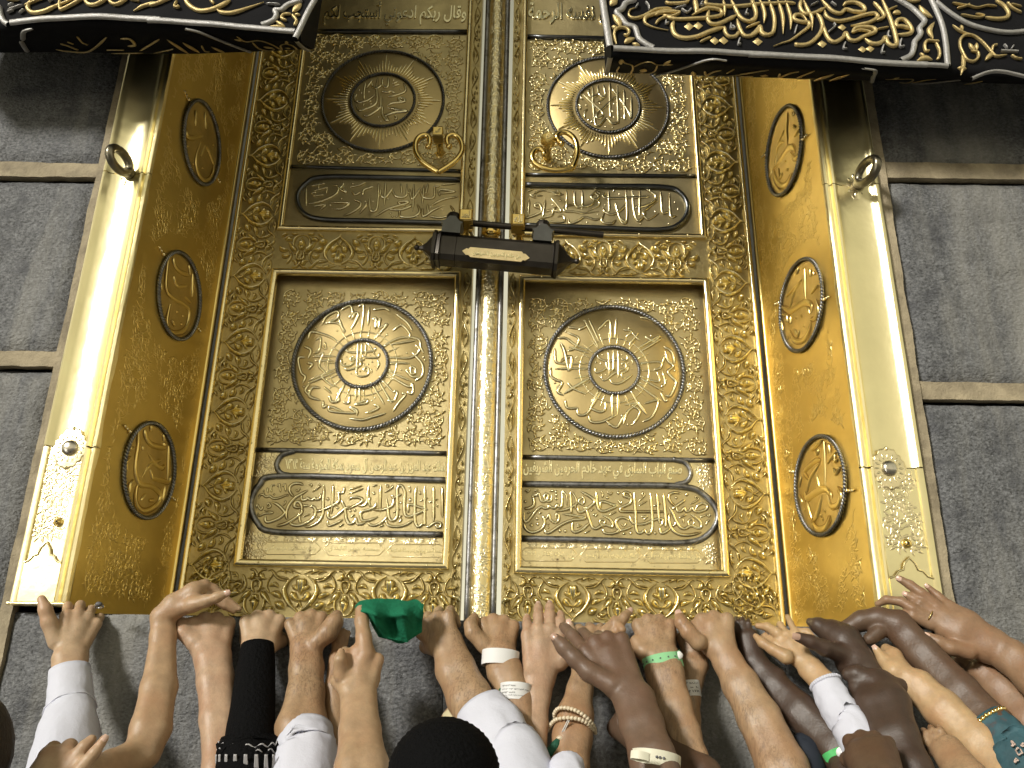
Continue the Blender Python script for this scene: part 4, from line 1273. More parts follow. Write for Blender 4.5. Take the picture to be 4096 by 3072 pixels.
    mb.make('etched_scrolls', M_etch, lf, kind='stuff')
    mb = MB()
    for (ua, va), (ub, vb) in d['lozenge']:
        uc = (vb-va)*.5; p = [(ua, (va+vb)/2), (ua+uc, va), (ub-uc, va), (ub, (va+vb)/2), (ub-uc, vb), (ua+uc, vb)]
        stroke(mb, [pl.px(*x) for x in p], .0014, .002, 's', lambda a, b, h: pl.to(a, b, h+.001), closed=True, raw=True)
    mb.make('lozenge_outline', M_etch, lf)
lower(LL, -1, PLR, dict(c=(1450, 1456), R=.1945, r=.0715, bar=((1027, 1800), (1797, 1815)), ring=['اهدنا الصراط المستقيم', 'صراط الذين أنعمت عليهم', 'غير المغضوب عليهم', 'ولا الضالين'],
    text=[('القرآن', (0, .28, 1.3, .72)), ('الكريم', (.05, -.38, 1.15, .66))], arc=((1180, 1806), (1130, 1822), (1108, 1860), (1124, 1893), (1165, 1903)), arcend=((1797, 1918), (1797, 1822)),
    cart=((1795, 1922), (1500, 1914), (1110, 1906), (1040, 1940), (1004, 2015), (1030, 2090), (1099, 2128), (1400, 2134), (1781, 2139)),
    traced=[(Z1, 980, 1880, 5.267), (Z2, 1380, 1880, 5.027)], small=('الملك عبد العزيز بن عبد الرحمن آل سعود بمكة المكرمة سنة ١٣٦٣', ((1140, 1822), (1788, 1836), (1786, 1898), (1150, 1892))),
    tiny=[('وضع الخط عبد الرحيم أمين', ((1062, 2178), (1268, 2182), (1262, 2208), (1058, 2204))), ('صممه منير الجندي', ((1310, 2182), (1520, 2188), (1518, 2214), (1308, 2208))), ('صنعه أحمد إبراهيم بدر بمكة المكرمة', ((1562, 2188), (1772, 2192), (1770, 2218), (1560, 2214)))],
    pale=(), corners=(((1030, 1815), (1105, 1930)), ((985, 2135), (1060, 2230)), ((1070, 2145), (1760, 2168))), lozenge=(((1045, 2168), (1285, 2218)), ((1292, 2172), (1540, 2222)), ((1546, 2178), (1785, 2228)))))
lower(LR, 1, PLR, dict(c=(2456, 1482), R=.1955, r=.070, bar=((2085, 1829), (2858, 1843)), ring=['بسم الله الرحمن الرحيم', 'الحمد لله رب العالمين', 'الرحمن الرحيم مالك', 'يوم الدين إياك نعبد'],
    text=[('سورة', (0, .34, 1.1, .66)), ('الفاتحة', (0, -.34, 1.3, .7))], arc=((2690, 1838), (2740, 1852), (2762, 1893), (2745, 1928), (2700, 1941)), arcend=((2085, 1932), (2085, 1838)),
    cart=((2082, 1937), (2400, 1941), (2723, 1947), (2820, 1985), (2870, 2061), (2830, 2140), (2723, 2173), (2400, 2162), (2082, 2155)),
    traced=[(Z3, 2060, 1910, 5.267), (Z4, 2460, 1910, 5.027)], small=('صنع الباب السابق في عهد خادم الحرمين الشريفين', ((2095, 1842), (2730, 1852), (2725, 1922), (2092, 1915))),
    tiny=[('في ليلة الثاني ١٣٩٩', ((2092, 2198), (2300, 2204), (2300, 2236), (2092, 2230))), ('الملك خالد بن عبد العزيز آل سعود', ((2340, 2205), (2548, 2209), (2548, 2239), (2340, 2235))), ('تشرف بافتتاحه بعون الله تعالى', ((2590, 2209), (2800, 2213), (2800, 2243), (2590, 2239)))],
    pale=(), corners=(((2775, 1850), (2850, 1955)), ((2800, 2165), (2880, 2255)), ((2100, 2172), (2790, 2194))), lozenge=(((2075, 2192), (2310, 2244)), ((2318, 2196), (2566, 2248)), ((2574, 2200), (2815, 2252)))))

# meeting post and its silver tubes
post = thing('meeting_post', 'half round gold post between two silver tubes where the door leaves meet', 'post')
xt = [np.mean([X(PL, *p) for p in L]) for L in (((1909, 1400), (1892, 1750), (1951, 0)), ((1999.6, 1400), (1988, 1809), (2031, 0)))]
xp = (xt[0]+xt[1])/2
for x in xt:
    z0, z1 = ZB+.004, ZTOP
    t = tube3([(x, -.006+noise.noise(Vector((x, k*.8, 0)))*.001, z0+(z1-z0)*k/40) for k in range(41)], .0082, 10); t.make('silver_tube', M_silver, post)
zk = Z(PL, 1960, 960)
for (z0, z1) in ((ZB+.004, zk), (zk+.03, ZTOP)):
    rows = [[(xp+.0270*math.cos(math.pi*k/12), -.004-.0235*math.sin(math.pi*k/12)-noise.noise(Vector((k*.5, j*.5, 2)))*.0006, z0+(z1-z0)*j/60) for k in range(13)] for j in range(61)]
    mb = MB(); mb.grid(rows); mb.make('half_round', M_flat3 if 'M_flat3' in globals() else globals().setdefault('M_flat3', mat('post_gold', (.90, .76, .42), .34, 1, bump=((30, .1, .002),), vary=.1, vscale=20)), post)
M_gravee = mat('post_engraving', (.98, .88, .60), .30, 1)
cyl = type('C', (), {'to': staticmethod(lambda a, b, h: (xp+(.0272+h)*math.sin(a/.0255), -.004-(.0237+h)*math.cos(a/.0255), b))})
mb = MB(); vines(mb, cyl, -.028, .028, ZB+.02, 4.4, .052, .00014, .0019, 9, lambda a, b: abs(a) < .036, leaf=1.2); mb.make('engraved_scrolls', M_gravee, post, kind='stuff')
kn = tube3([(xp, -.012, zk), (xp, -.018, zk+.008), (xp, -.018, zk+.02), (xp, -.012, zk+.03)], [.020, .029, .029, .020], 16); kn.make('post_collar', M_gold2, post)

# ------------------------------------------------------------------ knockers
def knocker(lf, ox, oy, s, right, left, block, base, ang, letter):
    Y = -.088; pk = Plane((0, Y, 0), (1, 0, 0), (0, 0, 1), (0, -1, 0))
    to = lambda p: pk.px(ox+p[0]/s, oy+p[1]/s)
    for path in (right, left):
        C = cat([to(p) for p in path], 8); n = len(C)
        r = [.0086*(.72+.28*min(1, 6*i/n)) for i in range(n)]
        t = tube3([pk.to(a, b, 0) for a, b in C], r, 10); t.make('heart_ring', M_gold2, lf)
        mb = MB(); e = C[0]; sphere(mb, pk.to(e[0], e[1], 0), .0098, 10, 6); mb.make('ring_finial', M_gold2, lf)
    c = to(block); b = PLU.px(ox+base[0]/s, oy+base[1]/s); c3 = np.array(pk.to(c[0], c[1], 0)); b3 = np.array(PLU.to(c[0], c[1], 0))
    ca, sa = math.cos(ang), math.sin(ang)
    def prism(w, y0, y1, w2=None):
        w2 = w2 or w; q = [(-1, -1), (1, -1), (1, 1), (-1, 1)]
        f = lambda ww, y: [(c[0]+ww*(a*ca-b_*sa), y, c[1]+ww*(a*sa+b_*ca)) for a, b_ in q]
        return f(w, y0)+f(w2, y1)
    mb = MB(); F = [(0, 1, 2, 3), (4, 7, 6, 5), (0, 4, 5, 1), (1, 5, 6, 2), (2, 6, 7, 3), (3, 7, 4, 0)]
    mb.add(prism(.0150, Y-.016, Y+.020), F); mb.add(prism(.0125, Y-.0185, Y-.016, .0150), F); mb.add(prism(.0150, Y+.020, Y+.034, .0105), F); mb.make('square_head', M_gold2, lf, smooth=False)
    t = tube3([(c[0], Y+.032, c[1]), (c[0], Y+.045, c[1]), (c[0], Y+.055, c[1]), (c[0], .004, c[1]), (c[0], .010, c[1])], [.0105, .0125, .0105, .0125, .019], 16); auto(t.make('spindle', M_gold2, lf))
    mb = MB(); V, Fc = text_mesh(letter, bold=.02)
    mb.add([(c[0]+.0095*((2*x-1)*ca-(2*y-1)*sa), Y-.0183-.0012*z_, c[1]+.0095*((2*x-1)*sa+(2*y-1)*ca)) for x, y, z_ in V], Fc); mb.make('head_lettering', M_panel, lf)
knocker(LL, 1640, 480, 6.911, [(1085, 735), (1025, 620), (1045, 470), (1190, 410), (1340, 480), (1430, 640), (1440, 850), (1310, 1070), (1050, 1280), (790, 1440)],
        [(510, 735), (545, 620), (520, 470), (390, 420), (250, 480), (160, 640), (165, 870), (290, 1090), (530, 1290), (790, 1440)], (780, 400), (820, 960), 0.0, 'أكبر')
knocker(LR, 2100, 480, 6.911, [(1010, 660), (900, 540), (880, 420), (1010, 340), (1200, 370), (1370, 540), (1440, 780), (1420, 1040), (1310, 1335)],
        [(530, 935), (490, 850), (390, 790), (260, 840), (195, 980), (240, 1160), (440, 1300), (750, 1385), (1060, 1380), (1310, 1335)], (640, 545), (640, 1000), math.radians(38), 'الله')
for lf, pts in ((LL, [[(600, 390), (1000, 390)]]), (LR, [[(480, 560), (790, 430)]])):
    pass

# ------------------------------------------------------------------ padlock
lock = thing('padlock', 'long blackened bronze padlock with gilt plate, hung across both door leaves', 'padlock')
LO = lambda x, y: (1650+x/2.765, 820+y/2.765)
YB = -.115; PB = Plane((0, YB, 0), (1, 0, 0), (0, 0, 1), (0, -1, 0))
A = PB.px(*LO(262, 490)); B = PB.px(*LO(1603, 605)); ax = (B-A)/np.hypot(*(B-A)); nx2 = np.array((-ax[1], ax[0])); Lk_ = np.hypot(*(B-A))
def sec(t, hz, hy, ch=.32):
    c = A+ax*t; q = [(-1, -1+ch), (-1+ch, -1), (1-ch, -1), (1, -1+ch), (1, 1-ch), (1-ch, 1), (-1+ch, 1), (-1, 1-ch)]
    return [(c[0]+nx2[0]*hz*b, YB+hy*a, c[1]+nx2[1]*hz*b) for a, b in q]
def prismrow(rows, name, m, sm=False):
    mb = MB(); mb.grid(rows, closed_v=True); k = len(rows[0]); mb.f.append(tuple(range(k))[::-1]); mb.f.append(tuple(range(len(mb.v)-k, len(mb.v)))); return auto(mb.make(name, m, lock, smooth=True), 25)
prismrow([sec(.012, .040, .030), sec(Lk_*.166, .040, .030)], 'lock_body', M_bronze)
prismrow([sec(Lk_*.166+.0012, .040, .030), sec(Lk_-.012, .040, .030)], 'lock_body', M_bronze)
for t0, s in ((0, -1), (Lk_, 1)):
    prismrow([sec(t0-.010, .044, .034), sec(t0-.008, .047, .037), sec(t0, .047, .037), sec(t0+.002, .044, .034)], 'end_collar', M_bronze)
    prismrow([sec(t0+.003, .044, .034), sec(t0+.012, .047, .037), sec(t0+.014, .044, .034)] if s < 0 else [sec(t0-.014, .044, .034), sec(t0-.012, .047, .037), sec(t0-.010, .044, .034)], 'end_collar', M_bronze)
    prismrow([sec(t0+s*q, h*.040, h*.030) for q, h in ((.002, 1), (.016, .72), (.028, .38), (.040, .16), (.050, .12))], 'end_cone', M_bronze)
    mb = MB(); c = A+ax*(t0+s*.054); sphere(mb, (c[0], YB, c[1]), .0082, 12, 8); mb.make('end_knob', M_bronze, lock)
YR = YB
for (x, y), (xb, yb) in (((452, 175), (440, 290)), ((1441, 262), (1437, 380))):
    c = PB.px(*LO(x, y)); top = (c[0], YR, c[1]); d_ = np.array((nx2[0], 0, nx2[1])); T = np.array(top)
    t = tube3([T+d_*q for q in (-.034, -.026, -.022, -.010, .012, .020, .023)], [.010, .013, .018, .0205, .0205, .017, .006], 10); auto(t.make('lock_pillar', M_bronze, lock), 30)
    b = PB.px(*LO(xb, yb)); Bq = np.array((b[0], YR, b[1])); a3 = np.array((ax[0], 0, ax[1])); mb = MB()
    pr = [(-.026, -.022), (.026, -.022), (.025, .004), (.030, .013), (.020, .016), (.008, .030), (-.008, .030), (-.020, .016), (-.030, .013), (-.025, .004)]
    k = len(pr); mb.add([Bq+a3*p+d_*q+np.array((0, -.033, 0)) for p, q in pr]+[Bq+a3*p+d_*q+np.array((0, .020, 0)) for p, q in pr], [tuple(range(k))]+[(i, (i+1) % k, k+(i+1) % k, k+i) for i in range(k)]+[tuple(range(k, 2*k))[::-1]]); mb.make('saddle', mat('worn_bronze', (.12, .12, .115), .32, .8, vary=.2, vscale=20), lock, smooth=False)
r0, r1 = PB.px(*LO(470, 185)), PB.px(*LO(2112, 330))
t = tube3([PB.to(r0[0]+(r1[0]-r0[0])*k/12, r0[1]+(r1[1]-r0[1])*k/12, 0) for k in range(13)], .0092, 14); auto(t.make('shackle_rod', M_bronze, lock))
for lf, (x, y), wd in ((LL, (597, 165), 'الحمد'), (LR, (1168, 215), 'لله')):
    c = PB.px(*LO(x, y)); mb = MB(); w = .0190; y0, y1 = YR-.026, YR+.018
    q = [(-1, -1), (1, -1), (1, 1), (-1, 1)]; f = lambda ww, yy: [(c[0]+ww*a, yy, c[1]+ww*b) for a, b in q]
    F = [(0, 1, 2, 3), (4, 7, 6, 5), (0, 4, 5, 1), (1, 5, 6, 2), (2, 6, 7, 3), (3, 7, 4, 0)]
    mb.add(f(w-.004, y0-.004)+f(w, y0), F); mb.add(f(w, y0)+f(w, y1), F); mb.add(f(w, y1)+f(w*.7, y1+.016), F); mb.make('stud_head', M_gold2, lf, smooth=False)
    t = tube3([(c[0], y1+.012, c[1]), (c[0], y1+.03, c[1]), (c[0], y1+.042, c[1]), (c[0], -.03, c[1]), (c[0], -.01, c[1]), (c[0], 0.002, c[1])], [.013, .017, .013, .017, .020, .024], 16); auto(t.make('stud_shank', M_gold2, lf))
    mb = MB(); V, Fc = text_mesh(wd, bold=.02); mb.add([(c[0]+.012*(2*a-1), y0-.0042-.0012*z_, c[1]+.012*(2*b-1)) for a, b, z_ in V], Fc); mb.make('stud_lettering', M_panel, lf)
PF = Plane((0, YB-.0305, 0), (1, 0, 0), (0, 0, 1), (0, -1, 0))
pp = [PF.px(*LO(*p)) for p in ((550, 510), (600, 482), (618, 490), (640, 470), (1210, 520), (1225, 542), (1250, 545), (1295, 590), (1245, 620), (1222, 612), (1200, 632), (640, 580), (618, 556), (592, 556))]
k = len(pp); mb = MB(); mb.add([PF.to(a, b, .0025) for a, b in pp]+[PF.to(a, b, -.001) for a, b in pp], [tuple(range(k))]+[(i, (i+1) % k, k+(i+1) % k, k+i) for i in range(k)])
M_gilt = mat('gilt_plate', (.74, .60, .34), .38, 1, bump=((80, .3, .002),), vary=.12, vscale=25)
mb.make('gilt_plate', M_gilt, lock, smooth=False)
mb = MB(); text_on(mb, 'من خادم الحرمين الشريفين', ((665, 492), (1200, 540), (1190, 612), (660, 568)) and tuple(LO(*p) for p in ((665, 495), (1200, 542), (1192, 612), (662, 566))), PF, h=.0016, bold=.02, h0=.0025); mb.make('plate_lettering', M_letter, lock)
pq = [((-.06, .0), (-.03, .006), (0, .008), (.03, .006), (.06, 0), (.03, -.006), (0, -.008), (-.03, -.006))][0]
cm_ = A+ax*Lk_*.5; mb = MB(); a3 = np.array((ax[0], 0, ax[1])); u3 = np.array((nx2[0], 0, nx2[1]))
base = np.array((cm_[0], YB, cm_[1]))+u3*.0405
mb.add([base+a3*p+np.array((0, -q*1.3-.004, 0)) for p, q in pq], [tuple(range(8))[::-1]]); mb.make('top_plate', M_gilt, lock, smooth=False)

# ------------------------------------------------------------------ embroidered curtains, gathered up in a thick roll
def interp(pts, u):
    for (a, b), (c, d) in zip(pts, pts[1:]):
        if u <= c or (c, d) == pts[-1]: return b+(d-b)*(u-a)/(c-a)
YF, YK = -.63, -.50
def wave(x, z):
    return noise.noise(Vector((x*2.6, z*1.3, 7)))*.016+noise.noise(Vector((x*9, z*2.2, 3)))*.006
class SilkPlane(Plane):
    def to(s, a, b, h=0.0):
        p = Plane.to(s, a, b, h); p[1] += wave(a, b); return p
PCF = SilkPlane((0, YF, 0), (1, 0, 0), (0, 0, 1), (0, -1, 0)); PCB = Plane((0, YK, 0), (1, 0, 0), (0, 0, 1), (0, -1, 0))
def curtain(name, label, fold, back, edge, us, sgn):
    root = thing(name, label, 'curtain', 'black embroidered door curtains')
    rows = []
    for i, u in enumerate(us):
        f = PCF.px(u, interp(fold, u)); b = PCB.px(u, interp(back, u)); 
        if i == edge[0]: pass
        x, zf, zb_ = f[0], f[1], b[1]; r = .022
        wv = lambda z: noise.noise(Vector((x*5, z*4, 7)))*.004
        col = []
        for k in range(14):
            z = zf+r+(5.3-zf-r)*(1-k/13)**2.2; xx = x
            if i == edge[0]:
                e = edge[1]; xx = e(z)
            col.append((xx, YF+wave(xx, z), z))
        for k in range(1, 6):
            a = math.pi/2*k/6; col.append((col[13][0], YF+wave(col[13][0], zf+r)+r*(1-math.cos(a)), zf+r*(1-math.sin(a))-.0))
        n = 6
        for k in range(1, n+1):
            t = k/n; col.append((col[13][0]+(b[0]-x)*t*0, YF+r+(YK-.012-YF-r)*t, zf+(zb_-zf)*t+noise.noise(Vector((x*8, t*3, 2)))*.0015))
        z = zb_
        for k in range(1, 7): col.append((col[13][0], YK-.012+.012*math.sin(math.pi/2*k/6)+.002*k, zb_+.05*k*k/6))
        col.append((col[13][0], YK+.01, 5.3)); rows.append(col)
    mb = MB(); mb.grid(rows); 
    for r_ in (rows[0], rows[-1]):
        k = len(mb.v); mb.v.extend([tuple(p) for p in r_]); mb.f.append(tuple(range(k, k+len(r_))))
    mb.make('silk_cloth', M_cloth, root)
    return root, Under(fold, back, us)
class Under:
    """underside of the gathered roll, ruled between its front fold and its rear edge"""
    def __init__(s, fold, back, us):
        s.fold, s.back = fold, back; s.us = np.linspace(us[0]-40, us[-1]+40, 240)
        s.F = np.array([PCF.to(*PCF.px(u, interp(fold, u)))+np.array((0, .002, -.004)) for u in s.us]); s.B = np.array([(f[0], YK-.012, PCB.px(u, interp(back, u))[1]-.003) for u, f in zip(s.us, s.F)])
    def px(s, u, v, h=0.0):
        t = (v-interp(s.fold, u))/(interp(s.back, u)-interp(s.fold, u)); return np.array([np.interp(u, s.us, s.F[:, 0]), min(1.02, max(-.1, t))*.12])
    def sc(s, u, v): return mpp(u, v, YF+2.15)
    def to(s, a, b, h=0.0):
        t = b/.12; F = np.array([np.interp(a, s.F[:, 0], s.F[:, k]) for k in range(3)]); B = np.array([np.interp(a, s.F[:, 0], s.B[:, k]) for k in range(3)])
        n = np.array((0, -.45, -.9)); return F*(1-t)+B*t+n*h
foldR = [(2380, 214), (2448, 216), (3000, 236), (3788, 284), (4300, 300)]; backR = [(2380, 303), (2459, 304), (3000, 322), (3560, 338), (4300, 354)]
foldL = [(-400, 116), (48, 112), (422, 97), (800, 108), (1260, 146)]; backL = [(-400, 226), (139, 220), (699, 229), (1260, 207)]
pR0, pR1 = PCF.px(2396, 0), PCF.px(2452, 210); eR = lambda z: pR1[0]+(pR0[0]-pR1[0])*(z-pR1[1])/(pR0[1]-pR1[1]) if z < pR0[1] else pR0[0]-(z-pR0[1])*.02
pL0, pL1 = PCF.px(1262, 0), PCF.px(1190, 130); eL = lambda z: pL1[0]+(pL0[0]-pL1[0])*(z-pL1[1])/(pL0[1]-pL1[1]) if z < pL0[1] else pL0[0]
CR, PUR = curtain('door_curtain', 'black curtain with gold and silver embroidery gathered up right of the door', foldR, backR, (0, eR), [2452]+list(range(2500, 4701, 36)), 1)
CL, PUL = curtain('door_curtain', 'black curtain with gold and silver embroidery gathered up left of the door', foldL, backL, (44, eL), [-400+36*k for k in range(44)]+[1190], -1)
C1 = dict(o=(2380, 0, 3.16), gold='''
t 40 970,100 900,90 760,110 620,190 500,230 430,200 440,130 520,90
t 46 1080,150 960,120 860,130 720,170 640,210 640,280 740,330 930,370
r 32 770,290 820,230 930,190
r 34 760,180 850,150 1070,150 960,200 860,180
r 44 860,180 1000,230 1200,240 1420,230 1590,190 1590,130 1500,110 1380,120 1220,200
t 60 1250,-30 1280,100 1270,180
r 38 890,10 950,35 1140,35 1180,0
r 48 1440,140 1420,230 1460,300 1560,300 1680,240 1790,180
r 54 1000,260 980,330 1020,430 1140,475 1300,460 1450,400 1640,330
r 44 1640,330 1650,400 1700,450 1780,440 1830,380
r 44 1410,10 1400,60 1550,70 1800,65 2000,45 2212,25
t 36 1620,-20 1640,100 1640,200
r 46 1720,-20 1790,120 1840,200 1920,250 2010,240 2040,150 2000,-20
t 42 2080,-20 2140,120 2140,280
r 48 1800,230 1830,330 1880,420 1950,440 2040,400 2090,320 2120,400 2212,430
d 112 1190,330
d 108 1305,325
d 112 1515,510
d 112 1630,500
d 112 2065,505
r 24 1910,340 2090,270
r 28 1325,535 1465,470
l 90 190,90 230,40 280,-10
l 90 220,200 290,270 320,350
r 36 270,570 240,440 280,370 380,360 430,400 400,450 360,440
l 70 370,550 420,510 505,480
l 50 470,550 570,572
l 60 205,350 290,370
''', silver='''
s 82 85,-40 130,250 190,600
s 66 510,-10 390,40 340,120 270,165 330,230 400,310 500,340 530,400 560,480 640,540 745,590
s 70 230,615 700,622 1300,640 1900,655 2230,674
r 18 1360,30 1330,70 1370,80
r 18 900,240 900,290 940,270
r 18 1720,280 1720,350 1770,345 1730,310
r 18 1930,100 1910,160 1950,170
r 22 1840,460 1815,540 1850,540
r 20 1090,110 1165,160 1220,110
r 18 1010,110 1150,70
r 22 640,10 680,60 690,110
r 18 510,100 550,40
''', usilver='''
s 66 195,690 220,960
s 52 1640,690 1450,700 1250,790 1050,900 890,975
''', ugold='''
r 26 350,720 400,770 500,800 540,870 540,950 590,975
r 24 540,830 620,760 720,740 820,780 1000,780
r 24 830,790 830,900 730,945 640,920
l 100 680,920 690,860
l 60 900,800 960,710
l 60 910,780 1020,780
l 60 340,720 360,800
r 24 350,830 350,920 470,955
l 70 1330,900 1400,990
r 34 1480,890 1540,960 1600,900 1680,870
r 20 1830,840 1780,920
r 22 1700,970 1850,965 2030,920 2212,860
l 50 1980,985 2160,975
l 50 1180,970 1270,950
''')
C2 = dict(o=(3000, 0, 3.16), gold='''
r 42 0,40 250,35 450,20 580,30
r 44 20,-20 80,150 60,220 0,250
t 42 130,-20 190,160 180,280
r 46 240,-20 310,200 300,380 220,430 150,400 130,330 60,400 0,440
t 44 355,-20 420,200 425,410
t 42 450,-20 520,200 520,360
t 48 740,290 700,210 640,170 570,180 570,230 650,260 740,270 750,320 650,400 520,490 400,530 300,570
r 44 650,-20 640,80 700,160 820,150 960,80
t 44 680,-20 740,120 790,220 790,370
r 50 570,530 620,550 740,540 850,460 920,340 900,230 850,160
r 48 910,220 940,350 1000,480 1080,520 1180,460 1220,400 1260,480 1340,500 1440,450 1580,400 1560,350 1440,330 1340,340 1290,400
r 30 1290,400 1400,370 1520,400 1470,440
r 46 910,-20 980,60 1060,130 1150,150 1220,100 1320,130 1440,140 1440,80 1340,20 1230,20 1180,60
r 46 950,120 980,200 1100,250 1250,230 1450,180 1570,170 1610,220 1500,280 1280,310
r 40 1560,30 1640,120 1690,210 1600,260
r 52 1460,480 1520,530 1600,550 1680,520 1710,470 1740,540 1800,580 1850,560 1840,460 1800,320 1740,160 1660,-20
r 48 1850,440 1960,440 2040,410 2020,330 1940,250 1860,260 1850,330 1940,340 2040,380
d 112 105,505
d 108 920,540
d 96 1430,610
d 96 1525,605
d 96 1175,325
l 66 1800,175 1855,160 1905,180
r 24 0,315 130,270
r 20 1600,375 1750,345
r 20 1745,130 1860,85
''', silver='''
s 74 -15,665 600,692 1200,737 1700,790 2230,826
s 62 1840,-20 1960,50 2060,120 2150,210 2200,280 2140,360 2150,440 2080,530 2070,600 2030,700 1900,765
r 18 990,400 1080,320 1060,280
r 20 1210,520 1185,600 1230,610
r 20 1690,560 1665,660 1705,665
r 22 1910,490 1890,590 1950,590
r 18 1750,390 1740,460 1780,480
r 18 600,300 570,410
r 16 770,60 870,10
r 16 1100,60 1030,10
''', usilver='''
s 54 1400,795 1580,845 1700,950 1830,1060
''', ugold='''
r 28 0,930 150,890 310,850
d 120 335,960
r 34 500,910 555,985 620,900 700,870
r 20 880,860 790,985 840,980
r 22 800,1012 1030,1000
l 80 1060,1050 1180,920
l 76 1260,1050 1370,920
l 60 0,985 200,970
''')
C3 = dict(o=(3600, 0, 4.147), gold='''
l 90 310,100 400,220 530,310
r 34 110,0 220,40 330,20
l 84 540,660 480,520 560,380
r 46 640,700 560,700 440,690 400,760 420,860 480,850
r 42 580,720 640,850 640,950 600,1010
l 80 270,1020 400,970 530,1010
l 50 400,960 320,890
r 60 1600,-20 1750,60 1830,180 1780,260 1600,290 1420,270
r 30 1010,235 1150,260 1300,280 1400,250 1260,215
r 28 860,50 980,70 1150,90 1280,120 1450,80 1620,80
r 32 940,140 1080,100 1160,60
r 34 1800,0 1900,90 2057,160
r 26 1860,20 2057,60
r 40 870,420 980,500 1100,550 1250,590 1400,700 1540,850 1620,910 1790,880
r 42 1250,580 1100,570 1010,640 1000,760 1050,880 1120,980 1230,1000 1310,930 1300,850 1180,830
l 66 1030,900 1060,1050 1010,1250
l 80 950,1130 1110,1130
l 70 1150,700 1260,840
l 60 1280,690 1290,820
l 76 1430,980 1520,890 1600,880
r 36 1540,830 1560,740 1630,720
l 50 1010,410 1050,500
r 36 1870,880 1950,930 2057,940
''', silver='''
s 84 500,-20 600,200 690,420 750,700 785,1100
s 76 0,1062 400,1085 785,1108
s 74 590,40 800,200 1050,340 1300,430 1600,490 1850,500 2100,465
s 40 1680,820 1980,820
r 22 1740,710 1800,780
r 22 1910,720 1870,780
''', usilver='''
s 46 600,1405 800,1412 1000,1372 1200,1290
''', ugold='''
r 26 40,1320 250,1310 450,1310 540,1350 540,1400 400,1400
l 60 170,1250 190,1330
l 80 1580,1450 1640,1320
r 22 620,1400 720,1330 830,1300
''')
C3['silver'] += 's 50 1190,1295 1450,1182 1700,1160 2100,1235\n'
C4 = dict(o=(0, 0, 3.456), gold='''
t 54 480,-20 420,60 400,140 480,200 640,180 800,110 1000,30 1100,-20
r 26 350,100 500,50 650,0
r 40 850,10 850,150 900,150 1050,80 1190,10
r 50 1190,-20 1220,70 1290,110 1400,80 1520,-10
r 48 1515,-10 1560,70 1640,80 1780,-10
r 34 1800,5 1940,30
T 48 1850,170 2000,100 2212,50
r 30 100,10 280,15
''', silver='''
r 24 120,100 200,60
r 24 120,150 330,90
r 24 110,185 200,150
r 22 280,200 350,150
r 24 700,60 740,20
s 80 150,320 400,300 800,275 1300,262 1700,262 2230,292
s 70 -10,100 20,230 60,300 120,345
''', usilver='''
r 62 480,372 330,405 240,465 160,540
r 60 120,545 60,640 10,730
''', ugold='''
r 40 460,690 600,720 850,735 1050,670 1360,510
r 34 620,600 700,640 780,700
r 30 750,570 800,610
r 22 960,490 950,580 1000,620
r 32 1200,700 1330,700 1460,700
r 46 1540,530 1670,530 1670,620 1560,640
r 26 1220,755 1700,745
r 38 1680,710 2100,530
r 20 1850,750 2190,680
''')
C5 = dict(o=(600, 0, 3.352), gold='''
r 46 0,95 130,60 290,-20
r 28 370,20 335,100 380,110 392,80
r 58 460,-20 540,80 660,140 800,130 930,80 1070,-10
t 54 890,120 960,160 1100,160 1300,90 1520,10
r 40 800,-20 860,50
l 80 1905,150 1960,90 2030,30
r 36 1890,170 1790,180 1760,230 1830,260
r 40 1900,180 1960,260 1930,330
l 50 1680,270 1810,345
l 36 1600,342 1810,352
l 40 1930,180 2015,185
''', silver='''
s 76 -20,290 500,302 1000,332 1500,372 1940,404
s 70 2210,-20 2110,150 2000,380 1940,500
s 66 2030,-20 1850,40 1760,110 1670,120 1690,180 1640,260 1490,322
r 20 1550,35 1740,45
''', usilver='''
s 58 490,350 640,392 850,520 1050,650 1150,715
s 66 1935,500 1915,620 1945,705
''', ugold='''
l 60 1060,500 1160,520
r 26 1130,450 1200,530 1400,510 1520,570 1590,680
r 26 1280,540 1300,650 1420,690 1510,660
l 80 1380,620 1500,650
r 26 1600,680 1630,600 1740,560 1800,590 1800,670 1740,690
l 50 1740,570 1780,510
l 60 1660,640 1730,650
l 60 120,520 280,740
l 66 310,560 440,720
l 56 660,620 790,730
r 22 540,600 530,690 590,700
r 24 0,690 110,660
''')
FATP = ((-1, 0), (-.85, .6), (-.45, .93), (0, 1), (.45, .93), (.85, .6), (1, 0))
for root, pu, blocks in ((CR, PUR, (C1, C2, C3)), (CL, PUL, (C4, C5))):
    for bl in blocks:
        ox, oy, s_ = bl['o']
        for key, m, pl, nm, hh in (('gold', M_gthread, PCF, 'gold_embroidery', .0060), ('silver', M_sthread, PCF, 'silver_braid', .0065), ('usilver', M_sthread, pu, 'silver_braid', .0065), ('ugold', M_gthread, pu, 'gold_embroidery', .004)):
            mb = MB(); strokes_px(mb, bl[key], ox, oy, s_, pl, h=hh, n=6, prof=FATP, h0=.0025 if pl is PCF else .0045, wmul=.98); mb.split(nm, m, root)

